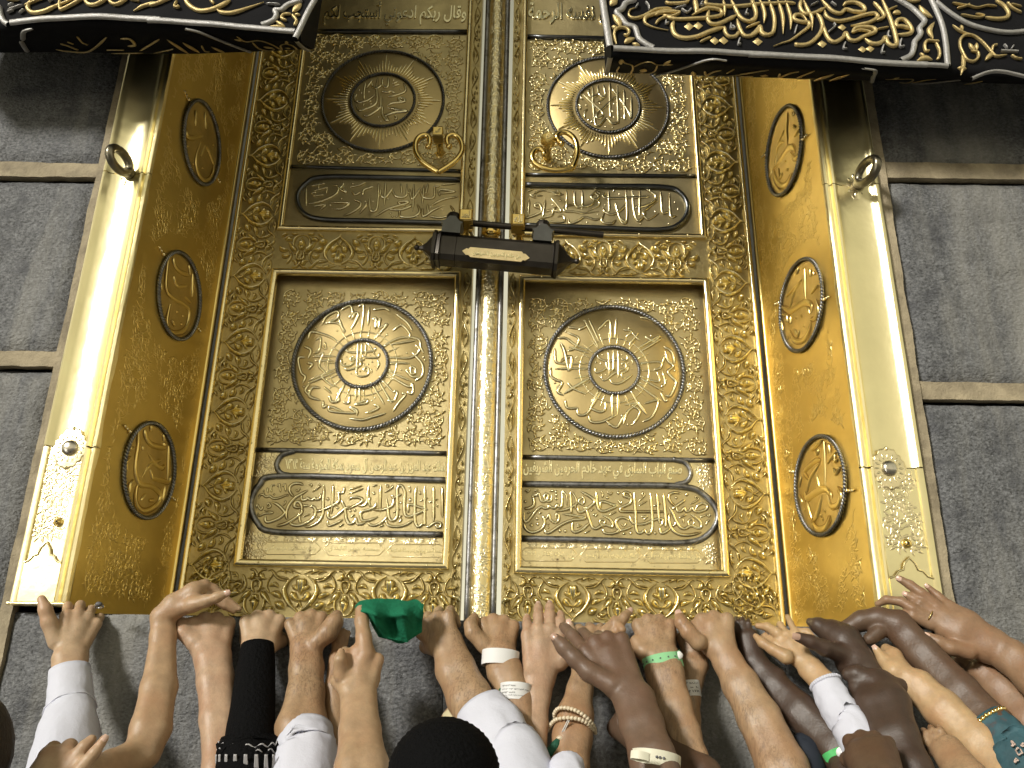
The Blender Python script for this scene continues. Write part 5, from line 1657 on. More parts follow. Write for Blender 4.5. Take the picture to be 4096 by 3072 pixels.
# ------------------------------------------------------------------ people: arms and hands reaching up to the sill
def sdf_mesh(prims, vox=.0026):
    """prims: (a, b, ra, rb, k): round cones blended with radius k, grown into one continuous skin (surface nets)"""
    lo = np.min([np.minimum(p[0]-p[2], p[1]-p[3]) for p in prims], 0)-.008; hi = np.max([np.maximum(p[0]+p[2], p[1]+p[3]) for p in prims], 0)+.008
    dim = np.ceil((hi-lo)/vox).astype(int)+1; G = np.full(dim, .03, np.float32)
    for a, b, ra, rb, k in prims:
        a = np.asarray(a, float); b = np.asarray(b, float); pad = max(ra, rb)+k*1.5+vox*3
        i0 = np.maximum(0, np.floor((np.minimum(a, b)-pad-lo)/vox).astype(int)); i1 = np.minimum(dim, np.ceil((np.maximum(a, b)+pad-lo)/vox).astype(int)+1)
        xs, ys, zs = [lo[j]+vox*np.arange(i0[j], i1[j]) for j in range(3)]
        Px, Py, Pz = xs[:, None, None]-a[0], ys[None, :, None]-a[1], zs[None, None, :]-a[2]
        ba = b-a; bb = float(np.dot(ba, ba)) or 1e-9
        h = np.clip((Px*ba[0]+Py*ba[1]+Pz*ba[2])/bb, 0, 1)
        d = np.sqrt((Px-h*ba[0])**2+(Py-h*ba[1])**2+(Pz-h*ba[2])**2)-(ra+(rb-ra)*h)
        S = G[i0[0]:i1[0], i0[1]:i1[1], i0[2]:i1[2]]
        if k > 0:
            q = np.clip(k-np.abs(S-d), 0, None)/k; r = np.minimum(S, d)-q*q*q*k/6
        else: r = np.minimum(S, d)
        G[i0[0]:i1[0], i0[1]:i1[1], i0[2]:i1[2]] = r
    s = G < 0; nx, ny, nz = G.shape
    c = np.zeros((nx-1, ny-1, nz-1), int)
    for i in (0, 1):
        for j in (0, 1):
            for k in (0, 1): c += s[i:nx-1+i, j:ny-1+j, k:nz-1+k]
    cell = (c > 0) & (c < 8); idx = -np.ones(cell.shape, int); ii = np.argwhere(cell); idx[cell] = np.arange(len(ii))
    acc = np.zeros((len(ii), 3)); cnt = np.zeros(len(ii))
    I, J, K = ii.T
    for ax in range(3):
        o = [0, 1, 2]; o.remove(ax)
        for p in (0, 1):
            for q in (0, 1):
                d0 = [0, 0, 0]; d0[o[0]] = p; d0[o[1]] = q; d1 = list(d0); d1[ax] = 1
                g0 = G[I+d0[0], J+d0[1], K+d0[2]]; g1 = G[I+d1[0], J+d1[1], K+d1[2]]; m = (g0 < 0) != (g1 < 0)
                t = np.where(m, g0/np.where(m, g0-g1, 1), 0); P = np.zeros((len(ii), 3)); P[:, 0], P[:, 1], P[:, 2] = d0; P[:, ax] = t
                acc += P*m[:, None]; cnt += m
    V = lo+vox*(ii+acc/cnt[:, None]); F = []
    for ax in range(3):
        sl0 = [slice(1, -1)]*3; sl0[ax] = slice(0, -1); sl1 = list(sl0); sl1[ax] = slice(1, None)
        a, b = s[tuple(sl0)], s[tuple(sl1)]; e = np.argwhere(a != b)
        if not len(e): continue
        sg = a[tuple(e.T)]; base = e.copy(); o = [0, 1, 2]; o.remove(ax)
        for j in o: base[:, j] += 1
        def cc(du, dv):
            q = base.copy(); q[:, o[0]] -= du; q[:, o[1]] -= dv; return idx[q[:, 0], q[:, 1], q[:, 2]]
        Q = np.stack([cc(0, 0), cc(1, 0), cc(1, 1), cc(0, 1)], 1)
        fl = sg if ax != 1 else ~sg
        Q[~fl] = Q[~fl][:, ::-1]
        F.append(Q[(Q >= 0).all(1)])
    return V, np.concatenate(F)
def mesh_np(name, V, F, m, parent):
    me = bpy.data.meshes.new(name); me.vertices.add(len(V)); me.vertices.foreach_set('co', V.ravel().astype(np.float32))
    me.loops.add(len(F)*4); me.loops.foreach_set('vertex_index', F.ravel().astype(np.int32)); me.polygons.add(len(F))
    me.polygons.foreach_set('loop_start', np.arange(0, len(F)*4, 4, dtype=np.int32)); me.polygons.foreach_set('loop_total', np.full(len(F), 4, np.int32))
    me.update(calc_edges=True); me.polygons.foreach_set('use_smooth', [True]*len(F)); me.materials.append(m)
    o = bpy.data.objects.new(name, me); COL.objects.link(o); o.parent = parent; return o

def skin(name, col, hair=0.0):
    m = mat(name, col, .46, 0, bump=((300, .4, .001), (85, .35, .0016), (22, .22, .004)), vary=.14, vscale=60, sss=.10, spec=.5)
    t = m.node_tree; b = t.nodes['Principled BSDF']; N, Lk = t.nodes.new, t.links.new
    c = b.inputs['Base Color'].links[0].from_socket; tcn = N('ShaderNodeTexCoord')
    def noisemask(scale, lo, hi, amt, det=3, mp=None, dist=0):
        n = N('ShaderNodeTexNoise'); n.inputs['Scale'].default_value = scale; n.inputs['Detail'].default_value = det; n.inputs['Distortion'].default_value = dist
        if mp:
            q = N('ShaderNodeMapping'); q.inputs['Scale'].default_value = mp[0]; q.inputs['Rotation'].default_value = mp[1]; Lk(tcn.outputs['Object'], q.inputs[0]); Lk(q.outputs[0], n.inputs['Vector'])
        else: Lk(tcn.outputs['Object'], n.inputs['Vector'])
        a = N('ShaderNodeMapRange'); a.inputs[1].default_value = lo; a.inputs[2].default_value = hi; a.inputs[4].default_value = amt; Lk(n.outputs[0], a.inputs[0]); return a.outputs[0]
    def mix(c, f, colr):
        mx = N('ShaderNodeMix'); mx.data_type = 'RGBA'; mx.inputs[7].default_value = (*colr, 1); Lk(f, mx.inputs[0]); Lk(c, mx.inputs[6]); return mx.outputs[2]
    c = mix(c, noisemask(13, .42, .72, .55), (col[0]*.92, col[1]*.70, col[2]*.62))      # ruddy blotches
    c = mix(c, noisemask(24, .55, .75, .45), (col[0]*.62, col[1]*.60, col[2]*.58))      # darker weathered patches
    if hair:
        f1 = noisemask(1, .50, .66, 1, 4, ((260, 260, 20), (0, .30, 0)), 1.0); f2 = noisemask(1, .50, .66, 1, 4, ((230, 230, 24), (0, -.55, 0)), 1.0); f3 = noisemask(11, .34, .56, hair*.8)
        mxm = N('ShaderNodeMath'); mxm.operation = 'MAXIMUM'; Lk(f1, mxm.inputs[0]); Lk(f2, mxm.inputs[1]); mu = N('ShaderNodeMath'); mu.operation = 'MULTIPLY'; Lk(mxm.outputs[0], mu.inputs[0]); Lk(f3, mu.inputs[1])
        c = mix(c, mu.outputs[0], (.085, .05, .03))
    Lk(c, b.inputs['Base Color']); return m
SK = dict(pale=skin('skin_pale', (.47, .335, .215)), pink=skin('skin_rosy', (.45, .305, .20), .2), tan=skin('skin_tan', (.40, .27, .16)), hairy=skin('skin_tan_hairy', (.37, .245, .14), .6),
          olive=skin('skin_olive', (.37, .24, .135), .45), brown=skin('skin_brown', (.27, .165, .095)), dark=skin('skin_dark', (.105, .064, .040)), deep=skin('skin_deep', (.062, .039, .027)), mid=skin('skin_mid_brown', (.15, .095, .063)),
          yellow=skin('skin_golden', (.46, .31, .165)))
M_nail = mat('nail', (.62, .42, .33), .25, 0, spec=.6); M_nail2 = mat('nail_brown', (.42, .27, .20), .25, 0, spec=.6)
M_white = mat('white_cotton', (.60, .61, .70), .85, 0, bump=((35, .5, .006), (500, .3, .0008)), vary=.04, vscale=8)
M_blackc = mat('black_knit', (.0045, .0045, .005), .85, 0, bump=((180, 1.0, .004), (500, .6, .001)), spec=.08)
M_teal = mat('teal_cloth', (.03, .085, .105), .7, 0, bump=((60, .6, .004),), vary=.4, vscale=25, dark=(.09, .05, .045), dscale=22, dth=(.5, .62))
M_green = mat('green_flannel', (.016, .155, .08), .9, 0, bump=((40, .5, .006), (260, .9, .0025)), vary=.22, vscale=26, spec=.1)
M_band = mat('white_band', (.80, .80, .80), .4, 0); M_mint = mat('mint_band', (.30, .66, .34), .35, 0); M_cream = mat('cream_band', (.72, .70, .56), .35, 0)
M_bead = mat('ivory_bead', (.68, .58, .42), .35, 0, spec=.6); M_ink = mat('ink', (.12, .12, .13), .6); M_steel = mat('steel', (.6, .6, .62), .2, 1)
M_thr = mat('white_thread', (.6, .58, .55), .6); M_tassel = mat('green_tassel', (.01, .09, .05), .7, 0, bump=((300, .8, .002),))
M_goldring = mat('ring_gold', (.9, .7, .3), .2, 1)

ZO = {'A': (0, 2250, 2.0109), 'B': (900, 2250, 2.0109), 'C': (1800, 2250, 2.0109), 'D': (2500, 2250, 2.0178), 'E': (3100, 2250, 2.0181)}
def zp(L, x, y): o = ZO[L]; return o[0]+x/o[2], o[1]+y/o[2]
def nrm(v): v = np.asarray(v, float); return v/(np.linalg.norm(v) or 1)
class Arm:
    def __init__(s, L, skin_, label, D=1.64, nails=None, loc=None):
        s.L = L; s.sk = skin_; s.pr = []; s.nails = []; s.nm = nails or M_nail
        s.root = thing('person', label, 'person', 'people reaching up to the door sill'); s.D = D; s.chainpts = []
    def p(s, x, y, D=None): u, v = zp(s.L, x, y); return P3(u, v, D or s.D)
    def m(s, x, y, D=None): u, v = zp(s.L, x, y); return mpp(u, v, D or s.D)/ZO[s.L][2]
    def arm(s, pts, ext=.30, flat=.8):
        """pts from wrist downwards: (x, y, D, half width in view pixels)"""
        P = [(s.p(x, y, D), r*s.m(x, y, D)) for x, y, D, r in pts]
        if ext:
            d = nrm(P[-1][0]-P[-2][0]); d = nrm(d*.8+np.array((0, -.35, -.55))); e = P[-1][0]+d*ext; P.append((e, P[-1][1]*1.25))
        s.P = P
        for (a, ra), (b, rb) in zip(P, P[1:]):
            d = nrm(b-a); vd = nrm(a-CAM); lat = nrm(np.cross(d, vd))
            for q in (-1, 1): s.pr.append((a+lat*q*ra*.34, b+lat*q*rb*.30, ra*.70, rb*.73, .016))
        return s
    def chain(s, pts, k=.006, nail=None):
        """free chain of (x, y, D, half width)"""
        P = [(s.p(x, y, D), r*s.m(x, y, D)) for x, y, D, r in pts]
        for (a, ra), (b, rb) in zip(P, P[1:]): s.pr.append((a, b, ra, rb, k))
        if nail: s.nail(P[-1][0], nrm(P[-1][0]-P[-2][0]), P[-1][1])
        return s
    def nail(s, tip, d, r, n=None):
        vd = nrm(tip-CAM); n = -(vd-d*np.dot(vd, d)) if n is None else n; n = nrm(n); lat = np.cross(d, n)
        mb = MB(); rows = []
        for i in range(5):
            t = -1+i*.5; rows.append([tip+d*(r*.25+t*r*.78)+lat*q*r*.66*(1-.12*t*t)+n*(r*1.03*math.sqrt(max(.0, 1-(q*.62)**2))-max(0, t)*r*.22) for q in (-1, -.5, 0, .5, 1)])
        mb.grid(rows); s.nails.append(mb)
    def hand(s, W, K, hw, side, flex=(70, 75, 35), splay=8, roll=0, thumb='up', DW=None, DK=None, fk=None, fscale=1.0, nails=False, twist=0, tscale=1.0):
        DW = DW or s.D; DK = DK or s.D; w = s.p(*W, DW); k = s.p(*K, DK); h = hw*s.m(*K, DK); sc = h/.0425
        d = nrm(k-w); vd = nrm(k-CAM); n = nrm(-(vd-d*np.dot(vd, d))); a = nrm(np.cross(d, n))
        if np.dot(a, RT) < 0: a = -a
        ro = math.radians(roll); n, a = nrm(n*math.cos(ro)+a*math.sin(ro)), nrm(a*math.cos(ro)-n*math.sin(ro))
        ts = a*side; thick = .0125*sc
        L = np.linalg.norm(k-w)
        knk = []
        for j, (off, fw, r) in enumerate(((.72, -.02, .0108), (.26, .06, .0112), (-.22, .03, .0105), (-.66, -.10, .0095))):
            q = k+ts*h*off+d*h*fw*2; r *= sc; knk.append((q, r))
            s.pr.append((w+ts*h*off*.42+d*L*.05, q, .0135*sc, r*1.12, .012*sc))
        s.pr.append((w+d*L*.25+ts*h*.1, w+d*L*.75, .015*sc, .0165*sc, .014*sc))
        s.pr.append((w+d*L*.18+ts*h*.40-n*.004*sc, w+d*L*.62+ts*h*.55-n*.008*sc, .0125*sc, .0125*sc, .014*sc))
        s.pr.append((w-d*L*.18, w+d*L*.15, .0155*sc, .0155*sc, .016*sc))
        lens = ((.043, .025, .019), (.047, .029, .020), (.044, .027, .020), (.034, .021, .018))
        for j, (q, r) in enumerate(knk):
            fl = fk[j] if fk else flex; th = 0; p = q; sp_ = math.radians(splay*(1.2, .3, -.5, -1.4)[j]+twist)
            base = nrm(d*math.cos(sp_)+ts*math.sin(sp_)); rr = r*.93
            s.pr.append((q-d*.004*sc, q+n*.0005, r*1.02, r*1.0, .006*sc))
            for i in range(3):
                th += math.radians(fl[i]+(0, 2, 4, 3)[j]*(i == 0)); dr = nrm(base*math.cos(th)-n*math.sin(th)); L2 = lens[j][i]*sc*fscale; r2 = rr*(.92, .88, .84)[i]
                e = p+dr*L2*(1 if i < 2 else .72); s.pr.append((p, e, rr, r2, (.0042 if fl[0] > 60 else .0030)*sc)); 
                if i < 2: s.pr.append((e-dr*.002*sc, e+dr*.001, r2*1.05, r2*1.03, .004*sc))
                p = e; rr = r2
            if nails: s.nail(p, dr, rr, nrm(n*math.cos(th)+base*math.sin(th)))
        T = {'up': ((.75, .55, -.15), (.25, .95, -.1), (.02, 1, -.15)), 'fist': ((.62, .62, -.35), (.10, .85, -.5), (-.45, .7, -.55)), 'out': ((.85, .5, -.1), (.75, .65, -.1), (.6, .8, -.1)),
             'tuck': ((.45, .6, -.6), (-.1, .7, -.75), (-.5, .5, -.7)), 'side': ((.75, .6, -.1), (.35, .92, -.05), (.25, .95, -.1))}.get(thumb)
        if T:
            p = w+ts*h*.55+d*L*.12; rr = .0135*sc
            for i, (t, ll, r2) in enumerate(zip(T, (.038, .031, .020), (.0118, .0108, .0092))):
                dr = nrm(ts*t[0]+d*t[1]+n*t[2]); e = p+dr*ll*sc*tscale; s.pr.append((p, e, rr, r2*sc, (.014, .006, .004)[i]*sc)); p = e; rr = r2*sc
            if nails or thumb in ('up', 'out', 'side'): s.nail(p, dr, rr)
        s.w, s.k, s.dh, s.nh, s.ah, s.hh = w, k, d, n, a, h
        return s
    def done(s, vox=.0026):
        V, F = sdf_mesh(s.pr, vox); s.body = mesh_np('body', V, F, SK[s.sk], s.root)
        for mb in s.nails: mb.make('nail', s.nm, s.root)
        return s
    def band(s, x, y, hw, width, tilt=0, D=None, m=None, name='wristband', thick=.0012, depth=.8, tag=None, arc=2*math.pi, n=40, gap=1.0):
        """paper or plastic band around the wrist: centre, half width, band width in view px, tilt in degrees on the picture"""
        D = D or s.D; c = s.p(x, y, D); k = s.m(x, y, D); R = hw*k; w = width*k/2; vd = nrm(c-CAM); up = nrm(UP-vd*np.dot(UP, vd)); rt = nrm(np.cross(vd, up)); t = math.radians(tilt)
        ax = up*math.cos(t)+rt*math.sin(t); lt = rt*math.cos(t)-up*math.sin(t)
        rows = []
        for i in range(n):
            a = arc*i/n; dirv = lt*math.cos(a)*1.0-vd*math.sin(a)*depth; dn = nrm(dirv)
            b = c+dirv*R+ax*R*.18*math.sin(a)*gap
            rows.append([b+ax*w, b+ax*w+dn*thick, b-ax*w+dn*thick, b-ax*w])
        mb = MB(); mb.grid(rows, closed_u=arc > 6.2, closed_v=True); o = mb.make(name, m or M_band, s.root, smooth=False); auto(o, 60)
        s.bf = (c, lt, ax, vd, R, depth, w); return o
    def band_pt(s, a, z, off=.0016):
        c, lt, ax, vd, R, dp, w = s.bf; dv = lt*math.cos(a)-vd*math.sin(a)*dp; return c+dv*R+nrm(dv)*off+ax*(w*z+R*.18*math.sin(a))
    def sleeve(s, pts, m, name='sleeve', wr=.004, fold=9, seed=0, lip=.004, rings=26, flat=.85, cufft=None, ext=True):
        """pts from the cuff down: (x, y, D, half width); opens at the cuff"""
        P = [(s.p(x, y, D), r*s.m(x, y, D)) for x, y, D, r in pts]
        if ext:
            d = nrm(P[-1][0]-P[-2][0]); d = nrm(d*.8+np.array((0, -.3, -.6))); P.append((P[-1][0]+d*.25, P[-1][1]*1.25))
        C = cat([np.append(p, r) for p, r in P], max(3, rings//max(1, len(P)-1))); n = 36; rows = []; N = len(C)
        for i in range(N):
            t = nrm(C[min(i+1, N-1)][:3]-C[max(i-1, 0)][:3]); vd = nrm(C[i][:3]-CAM); lat = nrm(np.cross(t, vd)); fr = np.cross(lat, t); row = []
            for k in range(n):
                a = 2*math.pi*k/n; amp = wr*min(1, .15+i/6)
                rr = C[i][3]*(1+.0)+.55*amp*(noise.noise(Vector((math.cos(a)*1.5+seed, math.sin(a)*1.5, i*fold/30)))+.5*noise.noise(Vector((math.cos(a)*4+seed, math.sin(a)*4, i*fold/12))))*1.6
                row.append(C[i][:3]+lat*rr*math.cos(a)+fr*rr*flat*math.sin(a))
            rows.append(row)
        c0 = C[0][:3]; t0 = nrm(C[1][:3]-C[0][:3])
        inner = [[c0+(p-c0)*(1-lip/np.linalg.norm(p-c0))+t0*q for p in rows[0]] for q in (.05, .0005)]
        mb = MB(); mb.grid(inner+rows, closed_v=True); o = mb.make(name, m, s.root); s.rows = rows; return o

def D_(y, a=1.69, b=1.56, y0=500, y1=1650): t = min(1.3, max(0, (y-y0)/(y1-y0))); return a+(b-a)*t
def std(L, sk, lab, W, K, hw, side, armpts, near=0.0, **kw):
    a = Arm(L, sk, lab, 1.68-near)
    pts = [(W[0], W[1], D_(W[1])-near, kw.pop('rw', 72)*1.0)]+[(x, y, D_(y)-near, r) for x, y, r in armpts]
    a.arm(pts); a.hand(W, K, hw, side, DW=D_(W[1])-near, DK=kw.pop('DK', 1.695-near), **kw); return a

def person_1():
    a = std('A', 'pale', 'person in a white shirt cuff with a ring, leftmost hand on the sill', (565, 770), (668, 440), 168, -1, [(560, 900, 122), (555, 1250, 110), (520, 1650, 120)], rw=132, flex=(38, 80, 40), thumb=None, splay=5)
    a.chain([(450, 640, 1.66, 62), (395, 480, 1.655, 58), (365, 380, 1.65, 50), (335, 295, 1.65, 34)], .010); a.done()
    a.sleeve([(560, 860, 1.645, 154), (565, 1130, 1.62, 178), (560, 1260, 1.60, 205), (500, 1653, 1.56, 262)], M_white, wr=.005, seed=3)
    mb = MB(); r = [a.sleeve.__self__.rows[9]] if 0 else a.rows
    t = tube3([p+nrm(p-np.mean(np.array(r[8]), 0))*.0012 for p in r[8]], .0016, 5, closed=True); t.make('cuff_seam', M_white, a.root)
    rb = a.p(795, 352, 1.668); vd = nrm(rb-CAM); t = tube3([rb+(RT*math.cos(q)*.80+UP*math.sin(q)*.3-vd*math.sin(q)*.9)*.0105 for q in [2*math.pi*k/20 for k in range(20)]], .0022, 6, closed=True); t.make('ring', M_steel, a.root)
    mb = MB(); sphere(mb, rb-vd*.010+UP*.004, .006, 10, 6, (1.2, 1, .8)); mb.make('ring_stone', M_ink, a.root)
person_1()
def person_2():
    a = Arm('A', 'pale', 'person lifting two pale fingers at the bottom left before the white sleeve', 1.34)
    a.chain([(330, 1900, 1.30, 130), (360, 1740, 1.33, 140)], .02).chain([(360, 1760, 1.33, 120), (400, 1560, 1.34, 88)], .02).chain([(400, 1740, 1.33, 110), (540, 1540, 1.34, 80)], .02).chain([(420, 1800, 1.33, 110), (640, 1600, 1.33, 72)], .02)
    a.chain([(395, 1570, 1.34, 72), (430, 1500, 1.35, 58), (470, 1560, 1.37, 40)], .006)
    a.chain([(520, 1560, 1.34, 72), (560, 1480, 1.35, 58), (590, 1540, 1.37, 40)], .006)
    a.chain([(600, 1580, 1.33, 68), (680, 1480, 1.33, 50), (735, 1425, 1.335, 40)], .005)
    a.chain([(650, 1660, 1.32, 62), (760, 1530, 1.32, 46), (838, 1420, 1.325, 34)], .005, nail=True)
    a.chain([(330, 1880, 1.30, 120), (250, 2300, 1.18, 150)], .02); a.done()
person_2()
def person_3():
    a = Arm('A', 'brown', 'person with dark hair cut off by the bottom left edge', 1.30)
    c = a.p(-640, 1600, 1.25); mb = MB()
    a.pr = [(c, c+np.array((0, .02, -.05)), .095, .085, .02), (c+np.array((0, -.01, -.08)), c+np.array((0, -.03, -.25)), .06, .065, .02), (c+np.array((0, -.03, -.25)), c+np.array((0, -.06, -.50)), .12, .17, .05)]
    a.done(.004)
    H = MB(); sphere(H, c+np.array((.004, .006, .004)), .101, 22, 14, (1.02, 1.1, 1.05)); H.make('hair', mat('dark_hair', (.012, .009, .007), .7, bump=((160, .8, .003),)), a.root)
person_3()
def person_4():
    a = Arm('A', 'tan', 'person with a slim bare forearm and sharply bent wrist, hand laid sideways', 1.66)
    a.arm([(1312, 440, 1.655, 90), (1312, 600, 1.645, 93), (1280, 1000, 1.60, 132), (1215, 1330, 1.56, 150), (1150, 1530, 1.54, 138)], ext=0)
    a.arm([(1130, 1540, 1.54, 130), (900, 1640, 1.48, 120), (600, 1800, 1.38, 150)], ext=.3)
    a.chain([(1310, 430, 1.655, 88), (1400, 340, 1.655, 84), (1560, 240, 1.66, 78), (1645, 180, 1.67, 46)], .014)
    a.chain([(1380, 400, 1.65, 70), (1560, 330, 1.645, 58), (1660, 300, 1.64, 46)], .012)
    a.chain([(1640, 185, 1.67, 44), (1720, 210, 1.68, 36), (1820, 300, 1.685, 32), (1925, 372, 1.69, 22)], .005)
    a.chain([(1610, 240, 1.67, 46), (1720, 290, 1.68, 36), (1810, 350, 1.685, 30), (1880, 392, 1.69, 22)], .005)
    a.chain([(1540, 350, 1.64, 50), (1660, 310, 1.635, 44), (1745, 280, 1.63, 41), (1825, 245, 1.63, 31)], .008, nail=True); a.done()
person_4()
def person_5():
    a = std('A', 'pink', 'person with a bare rosy forearm between the bent wrist and the black sleeve', (1712, 770), (1700, 470), 200, -1, [(1735, 950, 136), (1760, 1250, 140), (1770, 1650, 130)], rw=140, flex=(82, 60, 30), thumb=None)
    a.chain([(1560, 640, 1.665, 70), (1475, 560, 1.665, 56), (1455, 480, 1.675, 44)], .012); a.done()
person_5()
def person_6():
    a = std('B', 'pale', 'person in a tight black sleeve ending in black lace, pale fist on the sill', (255, 690), (300, 450), 186, 1, [(245, 900, 125), (200, 1300, 160), (160, 1650, 180)], rw=118, flex=(82, 60, 30), thumb='tuck'); a.done()
    a.sleeve([(262, 668, 1.665, 130), (245, 900, 1.64, 158), (215, 1250, 1.60, 182), (190, 1500, 1.57, 196), (180, 1653, 1.56, 200)], M_blackc, wr=.0015, seed=8)
    # scalloped lace below
    lace = mat('lace_thread', (.42, .41, .42), .7)
    a.sleeve([(190, 1425, 1.565, 215), (180, 1500, 1.56, 228), (170, 1700, 1.54, 250)], M_blackc, name='lace_ruffle', wr=.006, seed=5)
    for j, (yy, R, amp) in enumerate(((1450, 236, 14), (1475, 242, 16), (1500, 246, 20), (1530, 252, 24), (1650, 262, 20))):
        c = a.p(183, yy, 1.555); k = a.m(183, yy, 1.555); vd = nrm(c-CAM); path = []
        for i in range(81):
            t = math.pi*i/80; path.append(c+(-RT*math.cos(t)*R-vd*math.sin(t)*R*.86+UP*(amp*math.sin(t*13+j)-60*0-26*math.sin(t)))*k)
        tube3(path, (.0014 if j % 2 == 0 else .0032), 4).make('lace_cord', lace if j % 2 == 0 else M_blackc, a.root)
    mb = MB(); rnd = random.Random(2)
    for i in range(9):
        t = math.pi*(i+.6)/9.6; b = a.p(183, 1600, 1.545); k = a.m(183, 1600, 1.545); vd = nrm(b-CAM)
        f = lambda t, y: b+(-RT*math.cos(t)*258-vd*math.sin(t)*240-UP*(y-1600))*k
        for q in range(4): 
            path = [f(t+.02*(q-1.5)*(1+.8*s_), 1545+s_*110) for s_ in np.linspace(0, 1, 8)]; tt = tube3(path, .0013, 4); mb.add(tt.v, tt.f)
    mb.make('lace_fans', lace, a.root, kind='stuff')
person_6()
def person_7():
    a = std('B', 'hairy', 'person with a hairy forearm in a rolled white cuff right of the black sleeve', (652, 690), (645, 450), 178, 1, [(655, 850, 128), (650, 1050, 140), (615, 1320, 195), (640, 1653, 200)], rw=122, flex=(84, 60, 30), thumb=None)
    a.chain([(740, 640, 1.66, 72), (830, 560, 1.66, 74), (880, 480, 1.665, 64), (900, 430, 1.68, 48)], .014); a.done()
    a.sleeve([(655, 1352, 1.60, 212), (648, 1500, 1.57, 240), (640, 1653, 1.55, 262)], M_white, wr=.005, seed=12)
person_7()
def person_8b():
    a = Arm('B', 'olive', 'person mostly hidden behind the pointing hand, only a strip of forearm showing', 1.70)
    a.arm([(900, 760, 1.68, 62), (890, 1000, 1.655, 78), (890, 1450, 1.62, 85), (880, 1653, 1.60, 85)]); a.hand((905, 760), (930, 560), 80, 1, DW=1.68, DK=1.70, flex=(85, 50, 30), thumb='tuck'); a.done()
person_8b()
def person_8():
    a = Arm('B', 'tan', 'person stretching a bare arm and pointing finger up to the green cloth', 1.55)
    a.arm([(1075, 1080, 1.53, 140), (1085, 1350, 1.49, 155), (1100, 1653, 1.44, 205)])
    a.hand((1085, 1080), (1110, 760), 200, 1, DW=1.53, DK=1.55, fk=((8, 12, 8), (75, 70, 30), (80, 70, 30), (80, 70, 30)), splay=2, thumb=None) if 0 else a.hand((1085, 1060), (1105, 740), 190, -1, DW=1.53, DK=1.555, fk=((60, 80, 30), (72, 80, 30), (80, 75, 30), (88, 70, 30)), splay=2, thumb='tuck')
    a.chain([(1130, 740, 1.55, 74), (1115, 600, 1.56, 60), (1100, 470, 1.575, 54), (1092, 385, 1.585, 44)], .010)
    a.chain([(930, 900, 1.53, 60), (925, 780, 1.52, 42), (935, 715, 1.525, 28)], .012); a.done()
person_8()
def person_10():
    a = Arm('B', 'hairy', 'person in a loose white sleeve whose hand is right of the green cloth', 1.67)
    a.arm([(1790, 640, 1.665, 120), (1850, 850, 1.645, 150), (1960, 1080, 1.61, 170), (2080, 1300, 1.57, 190), (2300, 1700, 1.50, 200)])
    a.hand((1790, 650), (1680, 470), 185, -1, DW=1.665, DK=1.68, flex=(55, 70, 35), thumb='tuck', roll=-10); a.done()
    a.L = 'C'; a.sleeve([(240, 1180, 1.59, 215), (330, 1330, 1.565, 250), (450, 1530, 1.53, 270), (540, 1700, 1.50, 300)], M_white, wr=.008, seed=21, fold=7)
person_10()
def person_12():
    a = std('C', 'olive', 'person wearing two white paper wristbands, fist just below the gold post', (400, 740), (395, 480), 178, -1, [(440, 880, 132), (540, 1120, 130), (600, 1400, 110), (650, 1653, 110)], rw=130, flex=(82, 62, 30), thumb=None)
    a.chain([(270, 660, 1.665, 66), (180, 560, 1.665, 56), (165, 500, 1.67, 48), (195, 440, 1.68, 36)], .012); a.done()
    a.band(405, 775, 146, 112, tilt=4, D=1.652, m=M_band, depth=.72); 
    a.band(528, 1050, 122, 128, tilt=3, D=1.618, m=M_band, depth=.8)
    mb = MB()
    for j, z in enumerate((.55, .15, -.25, -.6)):
        V, F = text_mesh(('هاتف السكن ١٢٨٩٥', 'فندق دار السلام مكة', 'الجوال ٥٥٧١', 'مؤسسة حجاج تركيا ومسلمي اوروبا')[j], bold=.02, res=1)
        mb.add([a.band_pt(math.pi*(.82-.62*(1-x)*(.5 if j in (0, 2) else 1)), z+.22*(.5-y)) for x, y, q in V], F)
    mb.make('band_print', M_ink, a.root)
    b = a.band(505, 1030, 112, 60, tilt=-14, D=1.625, m=M_green, name='green_strap', depth=.8)
person_12()
def person_13():
    a = std('C', 'pink', 'person with a pale flat hand and upright fingers on the gilded border', (705, 960), (750, 560), 192, 1, [(700, 1080, 100), (690, 1300, 90), (690, 1653, 90)], rw=128, flex=(6, 8, 6), splay=1, thumb=None, DK=1.675, fk=((12, 20, 12), (8, 14, 10), (6, 12, 8), (12, 16, 10)), nails=True, twist=-5, fscale=.70)
    a.chain([(880, 800, 1.655, 74), (1000, 690, 1.65, 52), (985, 590, 1.65, 44), (960, 495, 1.655, 34)], .012, nail=True); a.done()
person_13()
